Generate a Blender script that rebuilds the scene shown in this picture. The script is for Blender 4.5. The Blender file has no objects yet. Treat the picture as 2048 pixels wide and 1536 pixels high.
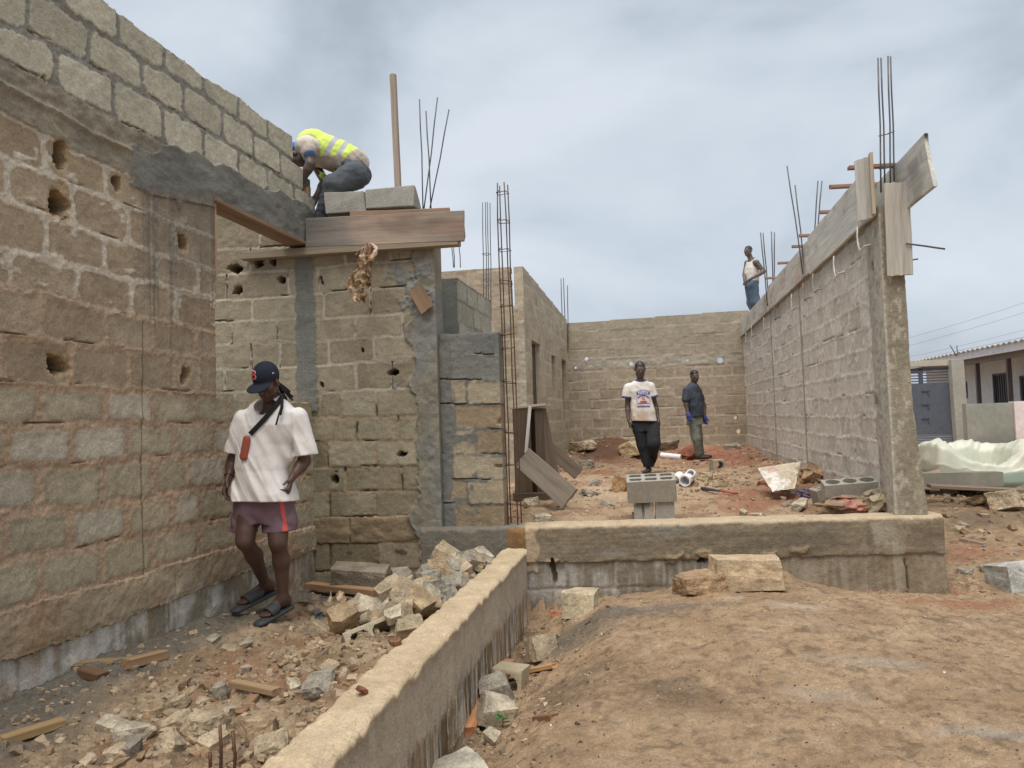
import bpy, bmesh, math, random
import numpy as np
from mathutils import Vector, Matrix

# ------------------------------------------------------------------ camera, world, light
scene = bpy.context.scene
COL = scene.collection
F=1500.0; YAW=math.radians(10.72); PIT=math.radians(2.6); ROL=0.033; EYE=1.6
def _cam():
    f=np.array([-math.sin(YAW)*math.cos(PIT), math.cos(YAW)*math.cos(PIT), math.sin(PIT)])
    r0=np.array([math.cos(YAW), math.sin(YAW), 0.0]); u0=np.cross(r0,f)
    r=r0*math.cos(ROL)-u0*math.sin(ROL); u=u0*math.cos(ROL)+r0*math.sin(ROL)
    return r,u,f
CR,CU,CF=_cam(); CO=np.array([0,0,EYE])
cd=bpy.data.cameras.new('camera'); cam=bpy.data.objects.new('camera',cd); COL.objects.link(cam)
M=Matrix.Identity(4)
for i in range(3):
    M[i][0]=CR[i]; M[i][1]=CU[i]; M[i][2]=-CF[i]; M[i][3]=CO[i]
cam.matrix_world=M
cd.sensor_width=36.0; cd.lens=36.0*F/2048; cd.clip_end=2000; cd.clip_start=0.05
scene.camera=cam
scene.render.resolution_x=1024; scene.render.resolution_y=768
scene.view_settings.view_transform='Standard'; scene.view_settings.look='None'
scene.view_settings.gamma=1; scene.view_settings.exposure=0.63

world=bpy.data.worlds.new('World'); scene.world=world; world.use_nodes=True
SUN_EL=math.radians(66); SUN_AZ=math.radians(186)      # high soft sun behind the cloud cover, a little behind the camera
def build_world():
    nt=world.node_tree; nt.nodes.clear(); N=nt.nodes.new; L=nt.links.new
    out=N('ShaderNodeOutputWorld'); bg=N('ShaderNodeBackground'); bg.inputs['Strength'].default_value=0.1
    sky=N('ShaderNodeTexSky'); sky.sky_type='NISHITA'; sky.sun_disc=False
    sky.sun_elevation=SUN_EL; sky.sun_rotation=SUN_AZ; sky.dust_density=3.0
    tc=N('ShaderNodeTexCoord'); mp=N('ShaderNodeMapping'); mp.inputs['Scale'].default_value=(1.0,1.0,1.9)
    L(tc.outputs['Generated'],mp.inputs['Vector'])
    n1=N('ShaderNodeTexNoise'); n1.inputs['Scale'].default_value=2.1; n1.inputs['Detail'].default_value=5; n1.inputs['Roughness'].default_value=0.5
    n1.inputs['Distortion'].default_value=0.35
    L(mp.outputs[0],n1.inputs['Vector'])
    cr=N('ShaderNodeValToRGB'); e=cr.color_ramp.elements
    e[0].position=0.36; e[0].color=(2.85,3.22,3.68,1); e[1].position=0.62; e[1].color=(4.75,5.15,5.60,1)
    m=e.new(0.49); m.color=(3.98,4.45,4.98,1)
    L(n1.outputs['Fac'],cr.inputs['Fac'])
    mx=N('ShaderNodeMix'); mx.data_type='RGBA'; mx.inputs['Factor'].default_value=0.93
    L(sky.outputs[0],mx.inputs['A']); L(cr.outputs[0],mx.inputs['B'])
    L(mx.outputs['Result'],bg.inputs['Color']); L(bg.outputs[0],out.inputs[0])
build_world()
sl=bpy.data.lights.new('sun','SUN'); sl.energy=2.1; sl.angle=math.radians(50); sl.color=(1.0,0.955,0.90)
so=bpy.data.objects.new('sun',sl); COL.objects.link(so)
sd=Vector((math.sin(SUN_AZ)*math.cos(SUN_EL), math.cos(SUN_AZ)*math.cos(SUN_EL), math.sin(SUN_EL)))
so.rotation_euler=sd.to_track_quat('Z','Y').to_euler()

# ------------------------------------------------------------------ helpers
def ray(px,py): return CR*(px-1024)/F - CU*(py-768)/F + CF
def onX(px,py,X): d=ray(px,py); return CO+d*(X/d[0])
def onY(px,py,Y): d=ray(px,py); return CO+d*(Y/d[1])
def onZ(px,py,Z): d=ray(px,py); return CO+d*((Z-EYE)/d[2])
def onD(px,py,D): return CO+ray(px,py)*D
def A(*a): return np.array(a,float)
def srgb(r,g,b):
    c=np.array([r,g,b],float)/255; return np.where(c<=.04045,c/12.92,((c+.055)/1.055)**2.4)
def V3(a): return Vector([float(x) for x in a])
def sstep(a,b,x): t=np.clip((x-a)/(b-a+1e-12),0,1); return t*t*(3-2*t)
def mixc(a,b,t):
    t=np.asarray(t)[...,None]; return a*(1-t)+b*t

def _hash(ix,iy,iz,s):
    h=(ix.astype(np.int64)*374761393+iy.astype(np.int64)*668265263+iz.astype(np.int64)*2147483647+s*1274126177)&0xFFFFFFFF
    h=((h^(h>>13))*1274126177)&0xFFFFFFFF
    h=((h^(h>>16))*2246822519)&0xFFFFFFFF
    return ((h^(h>>15))&0xFFFFFF)/float(0xFFFFFF)
def vnoise(x,y,z,s=0):
    xi=np.floor(x);yi=np.floor(y);zi=np.floor(z)
    fx=x-xi;fy=y-yi;fz=z-zi
    fx=fx*fx*(3-2*fx);fy=fy*fy*(3-2*fy);fz=fz*fz*(3-2*fz)
    r=0
    for a in (0,1):
        for b in (0,1):
            for c in (0,1):
                w=(fx if a else 1-fx)*(fy if b else 1-fy)*(fz if c else 1-fz)
                r=r+w*_hash(xi+a,yi+b,zi+c,s)
    return r
def fbm(x,y,z=0.0,s=0,o=4,g=.5):
    x=np.asarray(x,float);y=np.asarray(y,float);z=np.zeros_like(x)+z
    t=0;a=1;n=0
    for i in range(o):
        t=t+a*vnoise(x,y,z,s+i*17); n+=a; a*=g; x=x*2.03+11.3; y=y*2.03+5.7; z=z*2.03+3.1
    return t/n

# ------------------------------------------------------------------ materials
MATS={}
SAT=0.80; GAIN=1.24
def vc_mat(name,rough=0.9,grain=60.0,amt=0.25,bump=0.5,dist=0.004,metal=0.0,kind='grain',spec=0.3,sss=0):
    """Every surface takes its base colour from the mesh colour attribute 'Col', broken up by procedural noise."""
    if name in MATS: return MATS[name]
    m=bpy.data.materials.new(name); m.use_nodes=True; nt=m.node_tree; nt.nodes.clear(); N=nt.nodes.new; L=nt.links.new
    out=N('ShaderNodeOutputMaterial'); b=N('ShaderNodeBsdfPrincipled'); L(b.outputs[0],out.inputs[0])
    b.inputs['Roughness'].default_value=rough; b.inputs['Metallic'].default_value=metal
    b.inputs['Specular IOR Level'].default_value=spec
    at=N('ShaderNodeAttribute'); at.attribute_name='Col'
    tc=N('ShaderNodeTexCoord'); mp=N('ShaderNodeMapping'); L(tc.outputs['Object'],mp.inputs['Vector'])
    if kind=='wood': mp.inputs['Scale'].default_value=(0.06,1.0,1.0)
    if kind=='drag': mp.inputs['Scale'].default_value=(0.1,0.1,1.0)
    n1=N('ShaderNodeTexNoise'); n1.inputs['Scale'].default_value=grain; n1.inputs['Detail'].default_value=6; n1.inputs['Roughness'].default_value=0.7
    n2=N('ShaderNodeTexNoise'); n2.inputs['Scale'].default_value=grain*0.13; n2.inputs['Detail'].default_value=5; n2.inputs['Roughness'].default_value=0.65
    L(mp.outputs[0],n1.inputs['Vector']); L(mp.outputs[0],n2.inputs['Vector'])
    r1=N('ShaderNodeMapRange'); r1.inputs['From Min'].default_value=.3; r1.inputs['From Max'].default_value=.7
    r1.inputs['To Min'].default_value=1-amt; r1.inputs['To Max'].default_value=1+amt; L(n1.outputs['Fac'],r1.inputs['Value'])
    r2=N('ShaderNodeMapRange'); r2.inputs['From Min'].default_value=.3; r2.inputs['From Max'].default_value=.7
    r2.inputs['To Min'].default_value=1-amt*(.3 if kind=='soil' else .8); r2.inputs['To Max'].default_value=1+amt*(.3 if kind=='soil' else .8); L(n2.outputs['Fac'],r2.inputs['Value'])
    mu=N('ShaderNodeMath'); mu.operation='MULTIPLY'; L(r1.outputs[0],mu.inputs[0]); L(r2.outputs[0],mu.inputs[1])
    if kind in('masonry','soil'):      # small dark pits and pale grains
        v=N('ShaderNodeTexNoise'); v.inputs['Scale'].default_value=grain*2.3; v.inputs['Detail'].default_value=2; L(mp.outputs[0],v.inputs['Vector'])
        r3=N('ShaderNodeMapRange'); r3.inputs['From Min'].default_value=.30; r3.inputs['From Max'].default_value=.42
        r3.inputs['To Min'].default_value=.50; r3.inputs['To Max'].default_value=1.0; L(v.outputs['Fac'],r3.inputs['Value'])
        m3=N('ShaderNodeMath'); m3.operation='MULTIPLY'; L(mu.outputs[0],m3.inputs[0]); L(r3.outputs[0],m3.inputs[1]); mu=m3
    vm=N('ShaderNodeVectorMath'); vm.operation='SCALE'; L(at.outputs['Color'],vm.inputs[0]); L(mu.outputs[0],vm.inputs['Scale'])
    L(vm.outputs[0],b.inputs['Base Color'])
    if sss: 
        b.inputs['Subsurface Weight'].default_value=sss; b.inputs['Subsurface Radius'].default_value=(.02,.008,.004)
        b.inputs['Subsurface Scale'].default_value=.3
    if bump:
        bp=N('ShaderNodeBump'); bp.inputs['Strength'].default_value=bump; bp.inputs['Distance'].default_value=dist
        ad=N('ShaderNodeMath'); ad.operation='ADD'; L(n1.outputs['Fac'],ad.inputs[0]); L(n2.outputs['Fac'],ad.inputs[1])
        L(ad.outputs[0],bp.inputs['Height']); L(bp.outputs[0],b.inputs['Normal'])
    MATS[name]=m; return m
M_MAS=lambda: vc_mat('masonry',.95,70,.19,1.0,.007,kind='masonry')
M_SOIL=lambda: vc_mat('soil',.97,85,.26,1.0,.014,kind='soil')
M_ROCK=lambda: vc_mat('rubble',.95,40,.22,.9,.01,kind='masonry')
M_WOOD=lambda: vc_mat('wood',.85,40,.20,.6,.004,kind='wood')
M_BAR=lambda: vc_mat('rebar',.55,120,.3,.3,.001,metal=.5)
M_CLOTH=lambda: vc_mat('cloth',.92,240,.07,.25,.001)
M_SKIN=lambda: vc_mat('skin',.45,90,.07,.15,.001,spec=.45)
M_PLAST=lambda: vc_mat('plastic',.4,30,.08,.1,.001,spec=.5)
M_RUB=lambda: vc_mat('rubber',.6,80,.12,.3,.001)
M_PAPER=lambda: vc_mat('sack_paper',.9,30,.28,.5,.003)
M_PAINT=lambda: vc_mat('painted_metal',.5,12,.12,.2,.002,spec=.5)
M_HAIR=lambda: vc_mat('hair',.7,160,.3,.6,.002)

# ------------------------------------------------------------------ mesh makers
def mesh_np(name,V,Fc,col,mat,parent=None,smooth=True):
    """V (n,3); Fc list of (array of quads / tris); col constant or (n,3)."""
    me=bpy.data.meshes.new(name)
    V=np.ascontiguousarray(V,dtype=np.float32)
    if isinstance(Fc,np.ndarray): Fc=[Fc]
    Fc=[f for f in Fc if len(f)]
    me.vertices.add(len(V)); me.vertices.foreach_set('co',V.ravel())
    loops=np.concatenate([f.ravel() for f in Fc]).astype(np.int32)
    tot=np.concatenate([np.full(len(f),f.shape[1]) for f in Fc]); st=np.concatenate([[0],np.cumsum(tot)[:-1]])
    me.loops.add(len(loops)); me.loops.foreach_set('vertex_index',loops)
    me.polygons.add(len(tot)); me.polygons.foreach_set('loop_start',st.astype(np.int32)); me.polygons.foreach_set('loop_total',tot.astype(np.int32))
    me.update(calc_edges=True); me.validate()
    me.polygons.foreach_set('use_smooth',np.full(len(me.polygons),bool(smooth)))
    setcol(me,col)
    me.materials.append(mat)
    o=bpy.data.objects.new(name,me); COL.objects.link(o)
    if parent is not None: o.parent=parent
    return o
def setcol(me,col):
    n=len(me.vertices); c=np.ones((n,4),np.float32); cc=np.asarray(col,float); lum=(cc@np.array([.3,.6,.1]))[...,None]; c[:,:3]=np.clip((lum+(cc-lum)*SAT)*GAIN,0.004,.82)
    at=me.color_attributes.new('Col','FLOAT_COLOR','POINT'); at.data.foreach_set('color',c.ravel())
def empty(name,loc,rot=(0,0,0)):
    o=bpy.data.objects.new(name,None); COL.objects.link(o); o.location=loc; o.rotation_euler=rot; o.empty_display_size=.1; return o
def tag(o,label,cat,group=None):
    o['label']=label; o['category']=cat; o['kind']='thing'
    if group: o['group']=group
    return o
def bm_obj(name,bm,col,mat,parent=None,smooth=False):
    me=bpy.data.meshes.new(name); bm.normal_update(); bm.to_mesh(me); bm.free(); setcol(me,col); me.materials.append(mat)
    if smooth: me.polygons.foreach_set('use_smooth',np.ones(len(me.polygons),bool))
    o=bpy.data.objects.new(name,me); COL.objects.link(o)
    if parent is not None: o.parent=parent
    return o
def recenter(o,base=True):
    """move the origin of a top-level mesh to its own middle (bottom)."""
    me=o.data; n=len(me.vertices); v=np.empty(n*3,np.float32); me.vertices.foreach_get('co',v); v=v.reshape(-1,3)
    c=(v.min(0)+v.max(0))/2
    if base: c[2]=v[:,2].min()
    v-=c; me.vertices.foreach_set('co',v.ravel()); me.update(); o.location=Vector(o.location)+Vector(c.tolist()); return o
def tube(name,pts,r,col,mat,parent=None,n=8,caps=True,smooth=True):
    pts=[np.asarray(p,float) for p in pts]; rs=r if hasattr(r,'__len__') else [r]*len(pts)
    V=[];Q=[]; T0=None
    for i,p in enumerate(pts):
        t=(pts[min(i+1,len(pts)-1)]-pts[max(i-1,0)]); t/=np.linalg.norm(t)+1e-9
        if T0 is None:
            a=A(0,0,1) if abs(t[2])<.9 else A(1,0,0); x=np.cross(t,a)
        else: x=x-t*(x@t)
        x/=np.linalg.norm(x)+1e-9; y=np.cross(t,x); T0=t
        for k in range(n):
            an=2*math.pi*k/n; V.append(p+rs[i]*(x*math.cos(an)+y*math.sin(an)))
    for i in range(len(pts)-1):
        for k in range(n): Q.append((i*n+k,i*n+(k+1)%n,(i+1)*n+(k+1)%n,(i+1)*n+k))
    Fs=[np.array(Q)]
    if caps:
        V.append(pts[0]);V.append(pts[-1]); a=len(V)-2;b=len(V)-1; l=(len(pts)-1)*n
        Fs.append(np.array([(a,(k+1)%n,k) for k in range(n)]+[(b,l+k,l+(k+1)%n) for k in range(n)]))
    return mesh_np(name,np.array(V),Fs,col,mat,parent,smooth)
def tubes_mesh(name,list_of_pts,r,col,mat,parent=None,n=6):
    Vs=[];Qs=[];off=0
    for pts in list_of_pts:
        o=tube('t',pts,r,col,mat,n=n); me=o.data
        v=np.empty(len(me.vertices)*3,np.float32); me.vertices.foreach_get('co',v); Vs.append(v.reshape(-1,3))
        for p in me.polygons: Qs.append(tuple(off+i for i in p.vertices))
        off+=len(me.vertices); bpy.data.objects.remove(o); bpy.data.meshes.remove(me)
    q=np.array([f for f in Qs if len(f)==4]); t=np.array([f for f in Qs if len(f)==3])
    return mesh_np(name,np.concatenate(Vs),[q,t],col,mat,parent)

def slab(name,O,Ud,Vd,W,H,T,res,fn,keep=None,parent=None,mat=None,topn=0.0,grid=None,backfn=None):
    """A wall W x H x T thick. Ud,Vd unit vectors in the front face, normal = Ud x Vd points at the viewer.
    fn(u,v)->(displacement, colour); keep(u,v)->bool says which cells exist (openings, holes, broken ends)."""
    O=np.asarray(O,float);Ud=np.asarray(Ud,float);Vd=np.asarray(Vd,float)
    Ud=Ud/np.linalg.norm(Ud);Vd=Vd/np.linalg.norm(Vd);Nd=np.cross(Ud,Vd)
    if grid: us,vs=grid
    else:
        us=np.linspace(0,W,max(2,int(round(W/res))+1)); vs=np.linspace(0,H,max(2,int(round(H/res))+1))
    nu,nv=len(us),len(vs)
    u,v=np.meshgrid(us,vs,indexing='ij'); u=u.ravel();v=v.ravel()
    d,c=fn(u,v)
    d=np.asarray(d)+np.zeros_like(u); c=np.asarray(c)+np.zeros((len(u),3))
    if topn:   # rough top edge
        w=sstep(H-.06,H,v); v2=v+w*(fbm(u*7,u*0,0,5,4)-.5)*2*topn
    else: v2=v
    e=np.minimum(np.minimum(u,W-u),H-v)/.015; rnd=np.clip(1-e,0,1)**2*.006
    P=O+u[:,None]*Ud+v2[:,None]*Vd+(d-rnd)[:,None]*Nd
    B=O+u[:,None]*Ud+v2[:,None]*Vd-T*Nd
    ii,jj=np.meshgrid(np.arange(nu-1),np.arange(nv-1),indexing='ij')
    uc=(us[:-1]+us[1:])/2; vc=(vs[:-1]+vs[1:])/2; UC,VC=np.meshgrid(uc,vc,indexing='ij')
    K=np.ones((nu-1,nv-1),bool) if keep is None else keep(UC,VC)
    idx=lambda i,j:i*nv+j
    i,j=ii[K],jj[K]
    q=np.stack([idx(i,j),idx(i+1,j),idx(i+1,j+1),idx(i,j+1)],1)
    N0=len(P)
    Kp=np.zeros((nu+1,nv+1),bool); Kp[1:-1,1:-1]=K
    sides=[]
    for di,dj,a,b in((-1,0,(0,0),(0,1)),(1,0,(1,1),(1,0)),(0,-1,(1,0),(0,0)),(0,1,(0,1),(1,1))):
        m=Kp[1:-1,1:-1]&~Kp[1+di:nu+di,1+dj:nv+dj]
        i2,j2=ii[m],jj[m]
        f1=idx(i2+a[0],j2+a[1]);f2=idx(i2+b[0],j2+b[1])
        sides.append((f1,f2))
    f1=np.concatenate([s[0] for s in sides]);f2=np.concatenate([s[1] for s in sides])
    # coarse back: only needed boundary + big quads would T-junction, keep full back grid of kept cells
    qb=(q[:,::-1]+N0)
    # subdivide the side band once so that its shading can vary
    P2=P[:]; 
    used=np.unique(np.concatenate([f1,f2])); mp={};
    nm=3; V=[P,B]; Cc=[c,c*1.0]; base=2*N0; rid=np.full(N0,-1); 
    rid[used]=np.arange(len(used)); rings=[]
    for s in range(1,nm):
        t=s/nm; X=P[used]*(1-t)+B[used]*t
        nz=(fbm(X[:,0]*9,X[:,1]*9,X[:,2]*9,91,3)-.5)*.006
        X=X+nz[:,None]*(Ud+Vd)
        V.append(X); Cc.append(c[used]); rings.append(base+(s-1)*len(used))
    sq=[]
    prev1,prev2=f1,f2
    for s in range(nm-1):
        n1=rings[s]+rid[f1];n2=rings[s]+rid[f2]
        sq.append(np.stack([prev2,prev1,n1,n2],1)); prev1,prev2=n1,n2
    sq.append(np.stack([prev2,prev1,f1+N0,f2+N0],1))
    allV=np.concatenate(V);allC=np.concatenate(Cc);allF=np.concatenate([q,qb]+sq)
    us_=np.unique(allF); rem=np.full(len(allV),-1); rem[us_]=np.arange(len(us_))
    o=mesh_np(name,allV[us_],rem[allF],allC[us_],mat or M_MAS(),parent,True)
    # flat shade sides: mark by angle
    me=o.data
    try:
        me.set_sharp_from_angle(angle=math.radians(50))
    except Exception: pass
    if parent is None: recenter(o)
    return o

def blocks(u,v,lines,joints,seed,half=.016,warp=.008,rnd=.03):
    """lines: list of arrays/values L(u) from the bottom up; joints: per course list of u. Returns mortar mask, block id, edge distance, course"""
    w1=(fbm(u*6,v*6,0,seed,3)-.5)*2*warp+(fbm(u*30,v*30,0,seed+3,2)-.5)*warp*.9
    w2=(fbm(u*6,v*6,7,seed+9,3)-.5)*2*warp+(fbm(u*30,v*30,9,seed+5,2)-.5)*warp*.9
    uu=u+w1; vv=v+w2
    LL=np.stack([np.zeros_like(u)+l for l in lines])       # (n,N)
    k=(vv[None]>LL).sum(0)                                  # course number 0..n
    n=len(lines)
    lo=np.where(k>0,np.take_along_axis(LL,np.clip(k-1,0,n-1)[None],0)[0],-9)
    hi=np.where(k<n,np.take_along_axis(LL,np.clip(k,0,n-1)[None],0)[0],99)
    dv=np.minimum(vv-lo,hi-vv)
    du=np.full(len(u),9.0); jid=np.zeros(len(u),int)
    for c in range(n+1):
        m=k==c
        if not m.any(): continue
        js=np.sort(np.asarray(joints[c] if c<len(joints) else joints[-1],float))
        if len(js)==0: continue
        x=uu[m]; s=np.searchsorted(js,x); 
        l=np.where(s>0,js[np.clip(s-1,0,len(js)-1)],-9); r=np.where(s<len(js),js[np.clip(s,0,len(js)-1)],99)
        du[m]=np.minimum(x-l,r-x); jid[m]=s
    a=np.clip(rnd-(du-half),0,None);b=np.clip(rnd-(dv-half),0,None)
    inside=rnd-np.sqrt(a*a+b*b)                             # rounded rectangle distance
    inside=np.minimum(inside,np.minimum(du,dv)-half+.0)
    bid=_hash(k.astype(float),jid.astype(float),np.zeros(len(u)),seed+77)
    bid2=_hash(k.astype(float),jid.astype(float),np.ones(len(u)),seed+78)
    return inside,bid,bid2,k,du,dv
def bond(zs,W,seed,L=.43,off=0.0,j=.03):
    rr=random.Random(seed); out=[]
    for i in range(len(zs)+1):
        s=off+(L/2 if i%2 else 0)-L; o=[]
        while s<W+L: o.append(s+rr.uniform(-j,j)); s+=L
        out.append(o)
    return out
def ell(u,v,cu,cv,ru,rv,seed=0,rough=.35):
    a=seed*1.7; cu=cu; du_=u-cu; dv_=v-cv; u=cu+du_*math.cos(.25*math.sin(a))+dv_*math.sin(.25*math.sin(a)); n=(fbm(u*16,v*16,0,seed+31,2)-.5)*4.2*rough+(fbm(u*60,v*60,0,seed+33,2)-.5)*1.2*rough
    return np.sqrt(((u-cu)/ru)**2+((v-cv)/rv)**2)+n
def streaks(u,v,seed,freq=28,top=0,length=.6,thr=.62):
    """dribbles of grout running down from height top"""
    n=fbm(u*freq,u*0+.5,0,seed,2); ln=fbm(u*freq*.7,u*0+3.5,0,seed+4,2)*length*1.6
    return sstep(thr,thr+.08,n)*sstep(0,.02,top-v)*(1-sstep(ln*.8,ln,top-v))
# ------------------------------------------------------------------ masonry of the unfinished building
def line_on(pts,plane,u0,v0,axis):
    """trace given in photo pixels, laid onto the real wall plane once: returns (u,v) samples"""
    q=[]
    for x,y in pts:
        p=onX(x,y,plane) if axis=='X' else onY(x,y,plane)
        q.append(((p[1] if axis=='X' else p[0])-u0,p[2]-v0))
    q=sorted(q); return A(*[a for a,b in q]),A(*[b for a,b in q])
def lin(u,uv):
    return np.interp(u,uv[0],uv[1])

# ---- long left wall
LWX=-3.10; LY0=0.9; LZ0=-0.35
LT=[[(0,1324),(133,1282),(248,1236),(343,1202),(458,1156),(600,1112)],
    [(0,1225),(95,1198),(190,1176),(297,1145),(420,1104),(630,1052)],
    [(0,1122),(153,1103),(267,1072),(400,1049),(630,1004)],
    [(0,1026),(133,1020),(267,1003),(400,980),(630,952)],
    [(0,940),(150,931),(270,919),(419,910),(630,897)],
    [(0,853),(150,850),(300,848),(419,852),(630,848)],
    [(0,767),(150,773),(270,782),(419,788),(630,802)],
    [(0,671),(120,684),(240,698),(419,714)],
    [(0,575),(48,583),(144,604),(210,622),(288,640),(359,650),(419,662)],
    [(0,500),(69,513),(150,533),(216,548),(278,562),(317,572),(419,596)],
    [(0,398),(69,420),(102,434),(175,465),(255,488),(328,512),(419,542)],
    [(0,314),(89,349),(208,394),(262,418),(346,444),(419,472)],
    [(0,219),(84,268),(204,328),(300,375),(423,400)],
    [(0,120),(102,170),(175,210),(233,243),(328,287),(397,323),(478,357),(540,387),(591,407),(627,434)],
    [(0,45),(73,72),(175,128),(277,181),(365,233),(441,279),(503,317),(558,350),(602,379)],
    [(135,22),(230,86),(328,144),(408,190),(478,241),(540,288),(583,321)],
    [(202,0),(230,20),(321,88),(408,153),(474,193),(529,237),(583,273)]]
LJ=[[(8,1360),(141,1325),(255,1270),(347,1235),(427,1190),(503,1150),(553,1130)],
    [(25,1280),(208,1210),(352,1180)],
    [(82,1160),(201,1140),(306,1105),(397,1080),(480,1060)],
    [(8,1070),(143,1055),(255,1030),(345,1015),(399,1008),(470,990),(550,975)],
    [(80,985),(206,975),(308,960),(376,950),(450,935),(530,925)],
    [(13,895),(142,892),(254,885),(349,880),(427,876),(500,872),(570,870)],
    [(81,812),(211,815),(307,818),(391,820),(458,822),(530,825)],
    [(6,725),(147,735),(259,742),(349,750),(400,752)],
    [(84,635),(210,658),(308,674),(392,690)],
    [(22,540),(153,570),(263,595),(353,615)],
    [(89,465),(208,500),(314,530),(394,552)],
    [(11,355),(146,405),(257,440),(345,465)],
    [(89,300),(211,350),(300,395)],
    [],
    [(113,135),(228,195),(326,247),(407,292),(478,330),(536,360),(589,388)],
    [(55,25),(179,92),(284,158),(368,210),(445,252),(507,290),(561,325)],
    [(237,55),(330,120),(409,170),(477,215),(536,258)]]
LLINES=[line_on(l,LWX,LY0,LZ0,'X') for l in LT]
LJOIN=[]
for c in LJ:
    s=list(line_on(c,LWX,LY0,LZ0,'X')[0]) if c else []
    if s:
        while s[0]>0: s.insert(0,s[0]-.43)
    LJOIN.append(s)
def pxu(x,y): p=onX(x,y,LWX); return p[1]-LY0,p[2]-LZ0
LHOLES=[((118,318),.05,.09,.13),((235,363),.04,.05,.10),((118,402),.07,.10,.12),((366,485),.06,.055,.10),((116,732),.058,.062,.13),((369,753),.055,.06,.11),((88,158),.012,.02,.03),((180,735),.0,.0,0)]
def left_fn(u,v):
    lines=[lin(u,l) for l in LLINES[:-1]]
    ins,b1,b2,k,du,dv=blocks(u,v,lines,LJOIN,11,half=np.where(v<lin(u,LLINES[6]),.028,.018),warp=.020,rnd=.045)
    low=k<=6; old=(k>=7)&(k<=12); ring=k==13; new=k>=14
    big=fbm(u*1.3,v*1.3,0,41,4); med=fbm(u*5,v*5,0,43,4); fine=fbm(u*26,v*26,0,47,4)
    # block faces
    face=np.zeros((len(u),3))
    cl=mixc(srgb(154,142,114),srgb(168,154,126),b1); cl=mixc(cl,srgb(172,164,144),(b2>.70)*.7)
    co=mixc(srgb(144,124,97),srgb(158,139,112),b1); cn=mixc(srgb(160,154,132),srgb(178,171,148),b1)
    face=np.where(low[:,None],cl,np.where(old[:,None],co,cn))
    face=face*(1+(med[:,None]-.5)*.35)
    # darker rim inside the lower blocks
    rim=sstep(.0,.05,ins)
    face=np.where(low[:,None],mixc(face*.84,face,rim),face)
    face[ring]=mixc(srgb(112,106,92),srgb(150,140,116),med[ring])
    mo=mixc(srgb(152,126,97),srgb(172,146,116),fine)
    mo_old=mixc(srgb(168,155,132),srgb(196,186,168),fine)
    wmix=sstep(0,.12,v-lin(u,LLINES[8])+.05*(fine-.5)+.02)     # pale mortar above, earth-coloured below
    mo=mixc(mo,mo_old,wmix)
    mo_new=mixc(srgb(112,110,100),srgb(140,137,126),fine)
    mo=np.where((new|ring)[:,None],mo_new,mo)
    smear=.008*(fine-.5)*2+.006*(med-.45)
    smear=smear+.010*(fbm(u*60,v*60,0,49,2)-.5); mort=1-sstep(-.004,.004,ins+smear)
    # smeared mortar over some old block edges
    sm=(wmix>.5)&old
    mort=np.where(sm,np.maximum(mort,sstep(.66,.74,fbm(u*9,v*13,0,53,4))*(ins<.045)),mort)
    mort=np.where(ring,0,mort)
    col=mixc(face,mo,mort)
    d=-.003*mort*low+ .004*mort*old -.006*mort*new + (fine-.5)*.010 + (med-.5)*.008 + (b1-.5)*.006
    d=d+np.where(mort>.5,(fbm(u*45,v*45,0,59,3)-.5)*.012,0)
    # open cracks at the top of some joints
    n=fbm(u*3.1,v*.7,k*3.,61,3)
    up=np.stack([lin(u,l) for l in LLINES[:-1]]); crk=np.zeros_like(u)
    for i,l in enumerate(up):
        if i in(0,1,12): continue
        dd=np.abs(v-(l+.016+.006*(fine-.5)*2)); crk=np.maximum(crk,(1-sstep(.002,.007,dd))*sstep(.58,.68,fbm(u*4.1,u*0+i*5.3,0,63,4)))
    d=d-crk*.015; col=col*(1-.40*crk[:,None])
    # ring beam roughness and trowelled cement patch
    C=lin(u,LLINES[13]); D=lin(u,LLINES[12]); Yw=u+LY0
    rough=fbm(u*14,v*20,0,67,5)
    d=np.where(ring,d+.03*(rough-.45)+.012,d)
    shelf=np.exp(-((v-(C+D)/2-.03*(med-.5))/.018)**2)*ring; d=d+shelf*.02
    patch=sstep(0,.04,C+.13*sstep(4.2,4.5,Yw)+.10*(fbm(u*4,v*4,0,71,3)-.5)*2-.06-v)*sstep(3.98,4.06,Yw+.05*(fine-.5))*sstep(-.02,.02,v-(D-.05-.25*sstep(.45,.6,fbm(u*6,u*0,0,73,2))*(Yw<4.9)))
    pc=mixc(srgb(92,92,86),srgb(128,127,118),fbm(u*5,v*9,2,77,4))
    col=mixc(col,pc,patch*.95)
    d=np.where(patch>.5,.016+.02*(fbm(u*7+v*9,v*16-u*5,0,79,4)-.45),d)
    # grout runs below the beam
    st=streaks(u,v,83,38,D,1.1,.52)*(.35+.65*fbm(u*9,v*5,0,84,3))*sstep(4.0,4.15,Yw)*(Yw<4.96)
    col=mixc(col,srgb(92,89,82),st*.75); d=d+st*.004
    wet=sstep(4.05,4.2,Yw)*(1-sstep(.25,.9,D-v+ .5*(med-.5)))*(v<D)*.55
    col=mixc(col,srgb(112,105,92),wet)
    # a thin dark wire line hanging down the wall
    uw,_=pxu(285,900); lw=(1-sstep(.003,.007,np.abs(u-uw-.012*np.sin(v*3)-.01*(fbm(v*4,v*0,0,5,2)-.5))))*(v<lin(u,LLINES[8]))*(v>lin(u,LLINES[0])); col=col*(1-.6*lw[:,None])
    # the lowest two courses: rough footing, earth stains and lime runs
    f1=k==1; f0=k==0
    e1=mixc(srgb(148,126,96),srgb(162,145,118),sstep(.35,.65,fbm(u*2.2,v*4,0,87,4)))
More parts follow.
